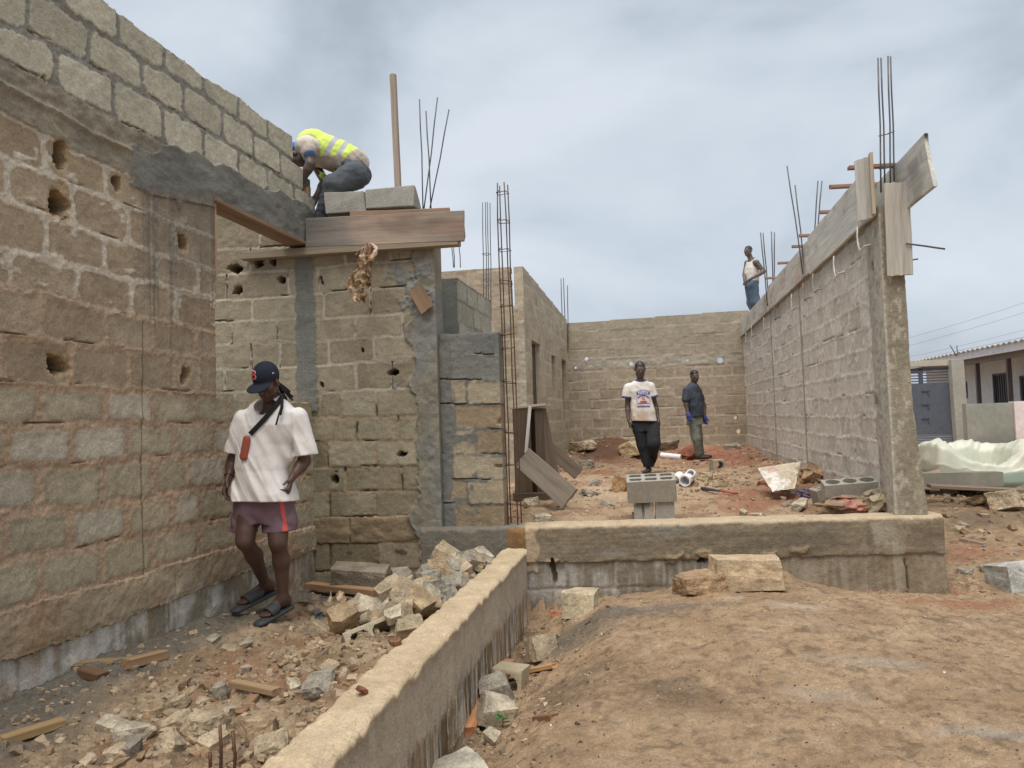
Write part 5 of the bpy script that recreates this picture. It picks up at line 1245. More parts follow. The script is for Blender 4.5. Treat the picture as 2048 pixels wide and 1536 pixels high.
for i,(px,py,sz,rt,c1,c2,c3,l) in enumerate((
  (1625,968,(.34,.3,.24),(.3,.6,.2),KR,KR2,srgb(110,90,70),'brown folded cardboard pile between the white sack and the hollow block'),
  (1645,950,(.34,.25,.14),(.2,-.3,.5),KR2,KR,srgb(92,76,60),'stack of torn cardboard sheets against the right wall'),
  (1620,1000,(.24,.18,.10),(.2,.2,.1),srgb(120,60,66),srgb(92,86,108),srgb(160,70,60),'crumpled red and blue printed wrapper left of the hollow block'),
  (1648,1002,(.2,.2,.16),(.2,.5,.4),KR,srgb(122,94,62),None,'brown cardboard flap at the left end of the hollow block'),
  (1700,1014,(.50,.26,.15),(.1,.05,.1),KR,srgb(126,108,84),srgb(158,104,84),'long crumpled cement sack with a red corner in front of the hollow block'),
  (1752,1002,(.30,.24,.20),(.2,-.3,.2),srgb(160,144,114),srgb(136,122,96),None,'bunched khaki paper sack at the right end of the hollow block'))):
    p=ground_at(px,py-1) if i<4 else A(onY(px,py,7.34)[0],7.34,.64); crumple('torn_sack',(p[0],p[1],p[2]+sz[2]*.42),sz,rt,paper(c1,c2,c3,50+i),l,'torn sack',50+i,amp=1.0,freq=2.6,n=36)
# orange bag end
p=onY(1011,1040,6.78); 
V,T=bm_np(rock_bm(95,(.5,.5,.5),0,.0,3,.5)); V/=np.linalg.norm(V,axis=1)[:,None]; n_=fbm(V[:,0]*3,V[:,1]*3,V[:,2]*3,5,3)-.5; V=V*A(.052,.045,.036)*(1+.25*np.sin(np.arctan2(V[:,2],V[:,0])*9)*.12+n_*.3)[:,None]
V=np.concatenate([V,A([.06,0,0],[.115,.012,.008],[.115,-.012,.006],[.115,0,-.010])]) ; k=len(V); T=np.concatenate([T,[[k-4,k-3,k-2],[k-4,k-2,k-1],[k-4,k-1,k-3],[k-3,k-1,k-2]]])
o=mesh_np('orange_bundle',V,T,srgb(206,98,30),M_PLAST(),None,True); o.location=(p[0],p[1],.70); tag(o,'small bright orange knotted bundle behind the rebar column foot','bundle')
# green sprout
def sprout():
    Vs=[];Q=[]; r=random.Random(2)
    for i in range(9):
        a=r.uniform(0,6.28); l=r.uniform(.03,.06); w=l*.35; h=r.uniform(.01,.05); d=A(math.cos(a),math.sin(a),r.uniform(.1,.7)); s=A(-math.sin(a),math.cos(a),0); b=A(0,0,h); k=len(Vs)
        Vs+= [b,b+d*l*.5+s*w,b+d*l,b+d*l*.5-s*w+A(0,0,.002)]; Q.append((k,k+1,k+2,k+3))
    o=mesh_np('weed',np.array(Vs),np.array(Q),srgb(70,104,48),M_PAPER(),None,False); tube('stem',[A(0,0,-.02),A(0,0,.05)],.003,srgb(80,100,50),M_PAPER(),o,6); o.location=(-.90,4.15,gz(-.90,4.15)+.02); tag(o,'tiny green weed growing between stones at the low wall foot','weed')
sprout()
# ------------------------------------------------------------------ beyond the site on the right
def boxm(bm,c,s,rz=0,bev=0):
    g=bmesh.ops.create_cube(bm,size=1); vs=g['verts']
    for v in vs: v.co.x*=s[0]; v.co.y*=s[1]; v.co.z*=s[2]
    if rz: bmesh.ops.rotate(bm,verts=vs,cent=(0,0,0),matrix=Matrix.Rotation(rz,3,'Z'))
    bmesh.ops.translate(bm,verts=vs,vec=c)
    return vs
def boxo(name,c,s,col,mat,parent=None,bevel=.006,rz=0):
    bm=bmesh.new(); boxm(bm,(0,0,0),s); 
    if bevel: bmesh.ops.bevel(bm,geom=bm.edges[:],offset=bevel,segments=2,affect='EDGES')
    o=bm_obj(name,bm,col,mat,parent); o.location=c; o.rotation_euler=(0,0,rz); return o
MB=vc_mat('render',.9,9,.12,.4,.004)
gx0,gx1=onD(1838,890,19.6),onD(1908,890,19.6)
gy=float(onD(1870,890,19.6)[1]); gbase=gz(6.5,gy)
PL=lambda x,y,Y=None: onY(x,y,gy if Y is None else Y)
def gate():
    l=PL(1812,800)[0]; r=PL(1912,800)[0]; zt=PL(1880,737)[2]; zb=PL(1880,893)[2]; mid=PL(1880,765)[2]; low=PL(1880,868)[2]
    root=empty('metal_gate',((l+r)/2,gy,zb)); C=A((l+r)/2,gy,zb); c=srgb(80,87,98)
    W=r-l
    boxo('gate_panel',(0,0,(mid+low)/2-zb),(W,.04,mid-low),c,M_PAINT(),root)
    bm=bmesh.new(); n=5; H=low-zb
    for i in range(n): boxm(bm,(0,0,H*(i+.5)/n),(W,.03+.02*(i%2),H/n*.7))
    bm_obj('lower_louvres',bm,srgb(92,100,116),M_PAINT(),root)
    bm=bmesh.new(); H=zt-mid
    for i in range(5): boxm(bm,(0,0,mid-zb+H*(i+.7)/5),(W,.03,.03))
    boxm(bm,(-W*.18,0,mid-zb+H/2),(.10,.05,H)); boxm(bm,(W/2-.04,0,mid-zb+H/2),(.06,.045,H)); boxm(bm,(0,0,zt-zb),(W,.05,.05))
    bm_obj('top_grille',bm,srgb(70,76,90),M_PAINT(),root)
    for k,y in enumerate((787,814,842)):
        p=PL(1850,y); bm=bmesh.new(); boxm(bm,(0,0,.06),(.18,.02,.03)); boxm(bm,(.075,0,0),(.03,.02,.12)); o=bm_obj('pressed_motif',bm,srgb(66,72,88),M_PAINT(),root); o.location=(p[0]-C[0],-.03,p[2]-C[2])
    tag(root,'blue-grey sheet metal gate with louvres beyond the right pillar','gate')
gate()
a=PL(1918,890);t=PL(1908,722)
boxo('gate_pillar',(a[0],gy-.1,(a[2]+t[2])/2-.05),(.30,.34,t[2]-a[2]+.15),srgb(158,154,140),MB).rotation_euler=(0,-.012,0)
tag(bpy.data.objects['gate_pillar'],'plain cement pillar right of the blue-grey gate','pillar')
b=PL(1830,728); e=PL(1908,722)
boxo('gate_lintel',((b[0]+e[0])/2-.5,gy,b[2]),(e[0]-b[0]+1.2,.2,.16),srgb(166,160,142),MB); tag(bpy.data.objects['gate_lintel'],'pale cement lintel above the blue-grey gate','lintel')
bars('starter_bars',[((1912,712),(1900,690),gy),((1914,712),(1914,691),gy)],'two short wires sticking up from the gate pillar',r=.012)
# house behind, its porch front facing the site
HX=9.9
def house():
    zb=.35; Y0,Y1=10.0,30.0; root=empty('house',(HX,20,zb)); C=A(HX,20,zb); wc=srgb(182,186,190); hh=3.0; H=lambda x,y: onX(x,y,HX)
    op=[]
    for nm,x0,x1,yt,yb in (('door',1984,2014,748,None),('window',1922,1934,765,796),('window',2039,2062,752,806)):
        a=H(x0,yt);b=H(x1,yt); y0,y1=min(a[1],b[1]),max(a[1],b[1]); zt=H((x0+x1)/2,yt)[2]; zl=zb+.25 if yb is None else H((x0+x1)/2,yb)[2]; op.append((nm,y0,y1,zl,zt))
    def keep(U,V):
        Y=Y1-U; Z=V+zb; k=np.ones_like(U,bool)
        for nm,y0,y1,zl,zt in op: k&=~((Y>y0)&(Y<y1)&(Z>zl)&(Z<zt))
        return k
    o=slab('wall',(HX,Y1,zb),(0,-1,0),(0,0,1),Y1-Y0,hh,.2,.07,lambda u,v:(0*u,mixc(wc*.9,wc*1.05,fbm(u*1.2,v*1.2,0,3,4))),keep,mat=MB,parent=root); o.location=V3(-C)
    boxo('side_wall',(4,Y1-20,hh/2),(8,.2,hh),wc,MB,root); boxo('side_wall',(4,Y0-20,hh/2),(8,.2,hh),wc,MB,root)
    for nm,y0,y1,zl,zt in op:
        w=y1-y0;h=zt-zl; f=boxo(nm,(.12,(y0+y1)/2-20,(zl+zt)/2-zb),(.06,w,h),srgb(88,96,108) if nm=='door' else srgb(62,68,74),M_PAINT(),root)
        bm=bmesh.new(); n=7; h2=h*(.5 if nm=='door' else 1); zc=h/2-h2/2
        for i in range(n): boxm(bm,(-.07,-w/2+w*(i+.5)/n,zc),(.03,.03,h2))
        for sg in (-1,1): boxm(bm,(-.07,sg*w/2,0),(.05,.06,h))
        boxm(bm,(-.07,0,h/2),(.05,w,.06)); boxm(bm,(-.07,0,-h/2),(.05,w,.06)); bm_obj('grille',bm,srgb(46,48,54),M_PAINT(),f)
    # porch: floor, posts, beam, corrugated roof along Y
    PX=HX-1.25
    boxo('porch_floor',(-.6,0,.12),(1.3,Y1-Y0,.24),srgb(150,146,138),MB,root)
    for x in (1955,2018):
        p=onX(x,745,PX); boxo('porch_post',(PX-HX,p[1]-20,1.25),(.10,.10,2.5),srgb(78,66,64),M_PAINT(),root)
    ez=onX(2040,690,PX-.25)[2]
    boxo('porch_beam',(PX-HX,0,ez-zb-.16),(.12,Y1-Y0,.16),srgb(128,118,114),MB,root)
    boxo('fascia',(PX-HX-.28,0,ez-zb-.02),(.03,Y1-Y0+.6,.20),srgb(190,190,192),MB,root)
    Ys=np.arange(Y0-.4,Y1+.4,.035); V=[]; sl=.16; xs=[PX-.36,HX+4.0,HX+8.4]; zs=[ez+.10,ez+.10+sl*(HX+4.0-PX+.36),ez+.10]
    for X,z in zip(xs,zs):
        for Y in Ys: V.append((X-C[0],Y-C[1],z-C[2]+.022*math.sin(Y*2*math.pi/.30)))
    m=len(Ys); q=np.array([(k*m+i+1,k*m+i,(k+1)*m+i,(k+1)*m+i+1) for k in range(2) for i in range(m-1)])
    o=mesh_np('roof',np.array(V),q,srgb(186,186,188),vc_mat('roof_sheet',.5,6,.12,.1,.002,metal=.2),root,True); sm=o.modifiers.new('thickness','SOLIDIFY'); sm.thickness=.02
    tag(root,'low white house with a corrugated roof and shaded porch beyond the gate','house')
house()
# forecourt walls
PWY=16.5; P2=lambda x,y: onY(x,y,PWY)
a=P2(1932,808);b=P2(2026,806);zb=gz(8.5,PWY)-.1
def wallb(name,xa,xb,zt,Y,T,col,label,seed):
    o=slab(name,(xa,Y,zb),(1,0,0),(0,0,1),xb-xa,zt-zb,T,.05,lambda u,v:((fbm(u*6,v*6,0,seed,3)-.5)*.01,mixc(col*.70,col*1.1,sstep(.3,.7,.5*fbm(u*1.4,v*1.4,0,seed,4)+.5*sstep(0,.9,v)))),mat=MB); tag(o,label,'wall'); return o
wallb('forecourt_wall',a[0],b[0],a[2],PWY,.2,srgb(132,132,120),'damp dark grey rendered wall behind the crushed tank',1301)
wallb('forecourt_wall',b[0]+.003,b[0]+5,b[2]+.03,PWY-.05,.25,srgb(208,190,184),'pale pink rendered wall at the right edge of the picture',1302)
p=P2(2002,895); t=P2(2001,880); o=tube('white_pipe_stub',[A(p[0],PWY-1.2,gz(p[0],PWY-1.2)-.1),A(p[0],PWY-1.2,gz(p[0],PWY-1.2)+.62)],.08,srgb(206,206,198),M_PLAST(),None,16); recenter(o); tag(o,'short white pipe standing behind the crushed tank','pipe')
# crushed translucent tank
def tank():
    TY=10.6; c0=onY(1952,972,TY); n=160;m=56
    th,t=np.meshgrid(np.linspace(0,2*math.pi,n,endpoint=False),np.linspace(0,1,m),indexing='ij'); th=th.ravel();t=t.ravel()
    # t: 0 bottom centre -> outer bottom -> rim -> inside floor
    r=np.interp(t,[0,.12,.2,.42,.55,.66,.72,.85,1],[0,.9,1,1.0,.93,.74,.60,.50,0]); z=np.interp(t,[0,.12,.16,.42,.55,.66,.72,.85,1],[0,0,.03,.30,.46,.50,.42,.22,.20])
    sq=1/np.maximum(np.abs(np.cos(th)),np.abs(np.sin(th)))**.55
    x=r*np.cos(th)*sq*.68; y=r*np.sin(th)*sq*.52; z=z*1.15
    f=fbm(np.cos(th)*1.6+4,np.sin(th)*1.6,t*1.5,7,3); k=sstep(.25,.5,t)
    dip=np.exp(-((th-4.6)/.55)**2)*.24+np.exp(-((th-5.1)/.4)**2)*.12-np.exp(-((th-3.7)/.5)**2)*.06-np.exp(-((th-.9)/.5)**2)*.03
    f2=1-np.abs(fbm(np.cos(th)*3+9,np.sin(th)*3,t*5,17,3)-.5)*4; z=z*(1-dip*1.6*k)+(f-.5)*.14*k-.05*f2*k; x+= (f-.5)*.12*k; y+=(fbm(th*2,t*2,0,9,3)-.5)*.08*k
    rib=np.sin(th*14)*.006*(t>.16)*(t<.4); x*=1+rib; y*=1+rib
    P=np.stack([x,y,z],1); idx=np.arange(n*m).reshape(n,m); a=idx; b=np.roll(idx,-1,0); q=np.stack([a[:,:-1],b[:,:-1],b[:,1:],a[:,1:]],-1).reshape(-1,4)
    top=sstep(.24,.34,z+.03*(f-.5)*2)*(t<.75)|0 if False else sstep(.20,.24,z+.02*np.sin(th*3))
    c=mixc(srgb(134,150,134),srgb(180,180,158),top); c=mixc(c,srgb(170,150,110),sstep(.62,.7,fbm(th*3,t*6,3,13,4))*.35)
    me=vc_mat('tank_plastic',.35,14,.08,.2,.003,spec=.5)
    o=mesh_np('crushed_tank',P,q,c,me,None,True); g=gz(c0[0],TY); o.location=(c0[0],TY,max(g-.02,c0[2])); tag(o,'crushed translucent greenish plastic water tank lying on the ground at the right','water tank')
    return o
tk=tank()
a=ground_at(1870,965);b=ground_at(1955,968)
o=block('concrete_beam_piece',(0,0,0),(0,0,0),.95,.2,.16,False,label='long grey concrete beam piece lying in front of the crushed tank',cat='beam piece',seed=99,col=srgb(128,124,108)); q=onY(1910,968,9.6); o.location=(q[0],9.6,q[2]-.02)
a=onY(1858,972,9.3);b=onY(2060,982,9.3); plank('plank',a,b,.10,.04,(0,1,.1),srgb(120,100,82),'long thin plank lying in front of the concrete beam piece by the tank','plank',seed=101)
a=onY(1856,950,9.8);b=onY(1882,944,9.8); plank('plank',a,b,.16,.02,(.2,1,.3),srgb(150,120,88),'small flat board scrap on the concrete beam piece','plank',seed=102)
# overhead wires
for i,((y0,y1),w) in enumerate(zip(((668,593),(684,613),(707,649)),('highest','middle','lowest'))):
    a=onD(1700,y0+ (y0-y1)*.5,34+i);b=onD(2200,y1-(y0-y1)*.55,30+i); pts=[a*(1-t)+b*t-A(0,0,.6*4*t*(1-t)*.3) for t in np.linspace(0,1,12)]
    o=tube('overhead_wire',pts,.008,srgb(130,134,140),M_BAR(),None,6); recenter(o); tag(o,w+' of the three thin overhead wires above the low house','wire','overhead wires')
# ------------------------------------------------------------------ people: smooth distance fields meshed into one continuous body each
def nrm(v): v=np.asarray(v,float); return v/(np.linalg.norm(v)+1e-12)
class Field:
    def __init__(s,lo,hi,h):
        s.lo=np.asarray(lo,float); s.h=h; s.n=np.ceil((np.asarray(hi)-s.lo)/h).astype(int)+1
        s.D=np.full(s.n,.5,np.float32)
    def clone(s):
        G=Field(s.lo,s.lo,s.h); G.lo=s.lo.copy(); G.n=s.n.copy(); G.D=np.full(G.n,.5,np.float32); return G
    def join(s,o,k=.03):
        s.add(o.D,tuple(slice(0,n) for n in s.n),k); return s
    def box(s,lo,hi):
        a=np.clip(np.floor((lo-s.lo)/s.h).astype(int),0,s.n-1); b=np.clip(np.ceil((hi-s.lo)/s.h).astype(int)+1,1,s.n)
        b=np.maximum(b,a+1); sl=tuple(slice(x,y) for x,y in zip(a,b))
        g=np.meshgrid(*[s.lo[i]+s.h*np.arange(a[i],b[i]) for i in range(3)],indexing='ij'); return sl,g
    def add(s,d,sl,k,mode='u'):
        A_=s.D[sl]
        if mode=='s': A_,d=-A_,d      # subtract = -(union(-A, d))
        if k>0:
            h=np.clip(.5+.5*(d-A_)/k,0,1); r=d*(1-h)+A_*h-k*h*(1-h)
        else: r=np.minimum(A_,d)
        s.D[sl]=-r if mode=='s' else r
    def cone(s,a,b,r1,r2=None,k=.02,flat=1.0,front=None,mode='u'):
        a=np.asarray(a,float);b=np.asarray(b,float); r2=r1 if r2 is None else r2
        m=max(r1,r2)*max(1,1/flat if flat<1 else flat)+k+.02; sl,(X,Y,Z)=s.box(np.minimum(a,b)-m,np.maximum(a,b)+m)
        ab=b-a; L=ab@ab+1e-12; px,py,pz=X-a[0],Y-a[1],Z-a[2]; t=np.clip((px*ab[0]+py*ab[1]+pz*ab[2])/L,0,1)
        qx,qy,qz=px-t*ab[0],py-t*ab[1],pz-t*ab[2]; r=r1+(r2-r1)*t
        if front is not None:
            f=nrm(front); f=nrm(f-nrm(ab)*(f@nrm(ab))); c=qx*f[0]+qy*f[1]+qz*f[2]
            e=c*(1/flat-1); qx,qy,qz=qx+e*f[0],qy+e*f[1],qz+e*f[2]
            d=(np.sqrt(qx*qx+qy*qy+qz*qz)-r)*min(1,flat)**.6
        else: d=np.sqrt(qx*qx+qy*qy+qz*qz)-r
        s.add(d.astype(np.float32),sl,k,mode); return s
    def ell(s,c,r,R=None,k=.02,mode='u'):
        c=np.asarray(c,float);r=np.asarray(r,float); m=r.max()+k+.02; sl,(X,Y,Z)=s.box(c-m,c+m)
        P=np.stack([X-c[0],Y-c[1],Z-c[2]],-1)
        if R is not None: P=P@np.asarray(R).T       # rows of R = local axes
        q=P/r; l=np.sqrt((q*q).sum(-1)); l2=np.sqrt(((q/r)**2).sum(-1))+1e-9
        s.add((l*(l-1)/l2).astype(np.float32),sl,k,mode); return s
    def loft(s,zs,c,wx,wy,ax,k=.02,p=2.4,mode='u',z0=None,z1=None):
        """stack of rounded ellipses: zs ascending, c (n,2) centres, half widths wx along ax (2-vector), wy across"""
        zs=np.asarray(zs,float);c=np.asarray(c,float);wx=np.asarray(wx,float);wy=np.asarray(wy,float); W=max(wx.max(),wy.max())+k+.02
        lo=np.array([c[:,0].min()-W,c[:,1].min()-W,zs[0]-.02-k]); hi=np.array([c[:,0].max()+W,c[:,1].max()+W,zs[-1]+.02+k]); sl,(X,Y,Z)=s.box(lo,hi)
        cx=np.interp(Z,zs,c[:,0]);cy=np.interp(Z,zs,c[:,1]);a=np.interp(Z,zs,wx);b=np.interp(Z,zs,wy); ax=nrm(ax)
        u=((X-cx)*ax[0]+(Y-cy)*ax[1])/a; v=(-(X-cx)*ax[1]+(Y-cy)*ax[0])/b
        l=(np.abs(u)**p+np.abs(v)**p)**(1/p); d=(l-1)*np.minimum(a,b)
        d=np.maximum(d,np.maximum((zs[0] if z0 is None else z0)-Z,Z-(zs[-1] if z1 is None else z1)))
        s.add(d.astype(np.float32),sl,k,mode); return s
    def cut(s,p,n,lo=None,hi=None,k=.0):
        """remove everything on the +n side of the plane through p (inside an optional box)"""
        p=np.asarray(p,float);n=nrm(n); sl,(X,Y,Z)=s.box(s.lo if lo is None else np.asarray(lo,float),s.lo+s.n*s.h if hi is None else np.asarray(hi,float))
        d=-((X-p[0])*n[0]+(Y-p[1])*n[1]+(Z-p[2])*n[2]); s.add(d.astype(np.float32),sl,k,'s'); return s
    def warp(s,fn):
        g=np.meshgrid(*[s.lo[i]+s.h*np.arange(s.n[i]) for i in range(3)],indexing='ij'); m=np.abs(s.D)<.04
        s.D[m]+=fn(g[0][m],g[1][m],g[2][m]).astype(np.float32); return s
    def mesh(s):
        D=s.D; ins=D<0; nx,ny,nz=D.shape; cs=np.zeros((nx-1,ny-1,nz-1,3),np.float32); cn=np.zeros((nx-1,ny-1,nz-1),np.float32)
        def sub(a,o): return a[o[0]:nx-1+o[0],o[1]:ny-1+o[1],o[2]:nz-1+o[2]]
        for ax in range(3):
            o2=[(0,0),(0,1),(1,0),(1,1)]; oth=[i for i in range(3) if i!=ax]
            for p,q in o2:
                o0=[0,0,0];o0[oth[0]]=p;o0[oth[1]]=q;o1=list(o0);o1[ax]=1
                a=sub(D,o0);b=sub(D,o1); m=(a<0)!=(b<0)
                t=np.where(m,a/(a-b+1e-12),0); cn+=m
                for i in range(3): cs[...,i]+=np.where(m,o0[i]+(t if i==ax else 0),0)
        act=cn>0; idx=np.full(act.shape,-1); idx[act]=np.arange(act.sum()); ijk=np.argwhere(act)
        V=s.lo+s.h*(ijk+cs[act]/cn[act][:,None]); Q=[]
        for ax in range(3):
            a=[i for i in range(3) if i!=ax]; b,c=(1,2) if ax==0 else ((2,0) if ax==1 else (0,1))
            sl0=[slice(1,-1)]*3; sl0[ax]=slice(0,-1); sl1=[slice(1,-1)]*3; sl1[ax]=slice(1,None)
            i0=ins[tuple(sl0)];i1=ins[tuple(sl1)]; m=i0!=i1; w=np.argwhere(m)
            if len(w)==0: continue
            off=np.array([1,1,1]);off[ax]=0; w=w+off
            def cell(db,dc):
                t=w.copy(); t[:,b]-=db; t[:,c]-=dc; return idx[t[:,0],t[:,1],t[:,2]]
            q=np.stack([cell(1,1),cell(0,1),cell(0,0),cell(1,0)],1); f=i0[m]
            Q.append(np.where(f[:,None],q,q[:,::-1]))
        Q=np.concatenate(Q); Q=Q[(Q>=0).all(1)]; return V,Q
def field_obj(name,f,col,mat,parent,c,smooth=True,relax=2,sel=None):
    V,Q=f.mesh()
    for _ in range(relax):      # light Laplacian relax to take the grid steps out
        S=np.zeros_like(V);N=np.zeros(len(V))
        for a,b in ((0,1),(1,2),(2,3),(3,0)):
            np.add.at(S,Q[:,a],V[Q[:,b]]);np.add.at(S,Q[:,b],V[Q[:,a]]);np.add.at(N,Q[:,a],1);np.add.at(N,Q[:,b],1)
        V=V*.5+.5*S/np.maximum(N,1)[:,None]
    cc=col(V) if callable(col) else col
    return mesh_np(name,V-np.asarray(c),Q,cc,mat,parent,smooth)
from mathutils.bvhtree import BVHTree
def tree_of(o,c):
    me=o.data; v=[tuple(Vector(x.co)+V3(c)) for x in me.vertices]; return BVHTree.FromPolygons(v,[tuple(p.vertices) for p in me.polygons])
def frame(fwd,up):
    f=nrm(fwd); u=np.asarray(up,float); u=nrm(u-f*(u@f)); r=np.cross(f,u); return np.array([r,f,u])   # rows right, fwd, up
def head(F_,c,R,s=1.0,lips=1):
    P=lambda x,y,z: c+s*(R[0]*x+R[1]*y+R[2]*z)
    F_.ell(P(0,-.014,.045),A(.073,.094,.080)*s,R,.01); F_.ell(P(0,.022,-.028),A(.056,.066,.082)*s,R,.03)
    F_.ell(P(0,.062,-.092),A(.020,.020,.016)*s,R,.03)
    for q in (-1,1):
        F_.ell(P(.042*q,.055,-.012),A(.020,.02,.02)*s,R,.025); F_.ell(P(.048*q,.015,-.062),A(.014,.03,.02)*s,R,.03)
        F_.ell(P(.074*q,-.004,-.002),A(.010,.018,.031)*s,R,.008); F_.ell(P(.031*q,.104,.008),A(.018,.018,.013)*s,R,.012,'s')
        F_.ell(P(.031*q,.080,.006),A(.017,.014,.011)*s,R,.003)
    F_.cone(P(-.036,.080,.026),P(.036,.080,.026),.012*s,k=.014); F_.cone(P(0,.086,.016),P(0,.106,-.020),.008*s,.013*s,k=.010)
    for q in(-1,1): F_.ell(P(.013*q,.097,-.024),A(.009,.011,.009)*s,R,.006)
    F_.cone(P(-.021,.083,-.050),P(.021,.083,-.050),.0085*s,k=.006); F_.cone(P(-.018,.081,-.064),P(.018,.081,-.064),.009*s,k=.006)
def hand(F_,w,d,n,side,curl=(.35,.5,.4),s=1.0,spread=.10,thumb=.5,palm=True):
    """w wrist, d towards the fingers, n the way the palm faces, side = towards the thumb"""
    d=nrm(d);n=nrm(n-d*(n@d));t=nrm(side-d*(side@d)-n*(side@n))
    F_.cone(w,w+d*.085*s,.036*s,.041*s,k=.014,flat=.42,front=n)
    for i,(L,r) in enumerate(((.070,.0085),(.079,.0088),(.073,.0083),(.056,.0075))):
        o=(.030-.0205*i)*s; p=w+d*(.088-.004*abs(i-1.2))*s+t*o; f=nrm(d+t*(spread*(1.5-i)/1.5)); ang=0
        c=[x*(1+.10*i) for x in curl]
        for j,(a,l) in enumerate(zip(c,(.44,.31,.25))):
            ang+=a; q=p+(f*math.cos(ang)+n*math.sin(ang))*L*l*s*1.12; F_.cone(p,q,r*(1-.09*j)*s,r*(1-.09*(j+1))*s,k=.004 if j or 1 else .01); p=q
    p=w+d*.022*s+t*.026*s; dd=nrm(d*.75+t*(.75-thumb*.4)+n*thumb); q=p+dd*.042*s; F_.cone(p,q,.0135*s,.0105*s,k=.012); dd=nrm(dd+d*.5); F_.cone(q,q+dd*.030*s,.0100*s,.0085*s,k=.004)
def foot(F_,heel,toe,up,s=1.0,side=None):
    heel=np.asarray(heel,float);toe=np.asarray(toe,float); d=nrm(toe-heel); L=np.linalg.norm(toe-heel); up=nrm(np.asarray(up)-d*(np.asarray(up)@d)); r=np.cross(d,up)
    F_.ell(heel+d*.03+up*.032,A(.030,.036,.034)*s,np.array([r,d,up]),.02)
    F_.cone(heel+d*.04+up*.034,heel+d*(L-.075)+up*.024,.031*s,.034*s,k=.03,flat=.62,front=up); F_.cone(heel+d*.06+up*.075,heel+d*(L-.10)+up*.038,.024*s,.026*s,k=.03)
    for i in range(5):
        o=(.030-.0155*i)*(1 if side is None else side); l=(.0,.004,-.002,-.010,-.020)[i]; rr=(.0125,.0095,.009,.0085,.008)[i]
        b=heel+d*(L-.070)+r*o*.95+up*.020; F_.cone(b,heel+d*(L-.014+l)+r*o*1.08+up*.012,rr*1.1,rr,k=.008)
BLK=srgb(62,42,32); 
def skincol(base=srgb(86,58,44),hd=None,R=None,s=1.0,hc=srgb(36,31,30)):
    def f(V):
        n=fbm(V[:,0]*9,V[:,1]*9,V[:,2]*9,3,3); c=mixc(base*.8,base*1.2,n)
        if hd is not None:
            q=(V-hd)@R.T/s; m=sstep(-.004,.008,q[:,2]-.030-np.clip(q[:,1]-.03,0,1)*.75+np.clip(-q[:,1]-.01,0,.06)*1.1)*(np.abs(q[:,0])<.085)*(np.linalg.norm(q,axis=1)<.2); c=mixc(c,hc,m)
            e=np.minimum(np.hypot(q[:,0]-.031,q[:,2]-.006),np.hypot(q[:,0]+.031,q[:,2]-.006)); c=mixc(c,srgb(150,140,132),((e<.011)&(q[:,1]>.05)&(np.abs(q[:,2]-.006)<.006))*.8)
            c=mixc(c,srgb(96,58,52),((np.abs(q[:,0])<.024)&(np.abs(q[:,2]+.058)<.013)&(q[:,1]>.07))*.6)
        return c
    return f
def text_mesh(body,size,font_bold=True,depth=.0):
    cu=bpy.data.curves.new('t','FONT'); cu.body=body; cu.size=size; cu.align_x='CENTER'; cu.align_y='CENTER'; cu.offset=size*.018 if font_bold else 0
    cu.resolution_u=3; o=bpy.data.objects.new('t',cu); COL.objects.link(o); bpy.context.view_layer.update()
    dg=bpy.context.evaluated_depsgraph_get(); me=bpy.data.meshes.new_from_object(o.evaluated_get(dg)); bm=bmesh.new(); bm.from_mesh(me)
    bmesh.ops.triangulate(bm,faces=bm.faces[:])
    bmesh.ops.subdivide_edges(bm,edges=[e for e in bm.edges if e.calc_length()>size*.35],cuts=2); bmesh.ops.triangulate(bm,faces=bm.faces[:])
    V=np.array([v.co[:] for v in bm.verts]); T=np.array([[v.index for v in f.verts] for f in bm.faces]); bm.free(); bpy.data.objects.remove(o); bpy.data.curves.remove(cu); bpy.data.meshes.remove(me); return V,T
def shape_mesh(pts,sub=.012):
    bm=bmesh.new(); vs=[bm.verts.new((x,y,0)) for x,y in pts]; bm.faces.new(vs); bmesh.ops.triangulate(bm,faces=bm.faces[:])
    for _ in range(4):
        es=[e for e in bm.edges if e.calc_length()>sub]
        if not es: break
        bmesh.ops.subdivide_edges(bm,edges=es,cuts=1); bmesh.ops.triangulate(bm,faces=bm.faces[:])
    V=np.array([v.co[:] for v in bm.verts]); T=np.array([[v.index for v in f.verts] for f in bm.faces]); bm.free(); return V,T
def stick(name,V,T,o,right,up,tree,off,col,mat,parent,c):
    """lay flat artwork onto the garment it is printed on"""
    right=nrm(right);up=nrm(up);n=np.cross(right,up); W=[]
    for x,y,_ in V:
        p=V3(o+right*x+up*y+n*.25); h=tree.ray_cast(p,V3(-n)); q=h[0] if h[0] is not None else V3(o+right*x+up*y)
        W.append(np.array(q[:])+n*off)
    return mesh_np(name,np.array(W)-np.asarray(c),T,col,mat,parent,True)
def on_tree(tree,px,py,off=0.0):
    h=tree.ray_cast(V3(CO),V3(nrm(ray(px,py)))); return None if h[0] is None else np.array(h[0][:])-nrm(ray(px,py))*off
def limb(F_,pts,rs,k=.02,**kw):
    for i in range(len(pts)-1): F_.cone(pts[i],pts[i+1],rs[i],rs[i+1],k=k,**kw)
def ringpts(px,D): return [onD(x,y,d) for (x,y),d in zip(px,D)]

UP_=A(0,0,1)
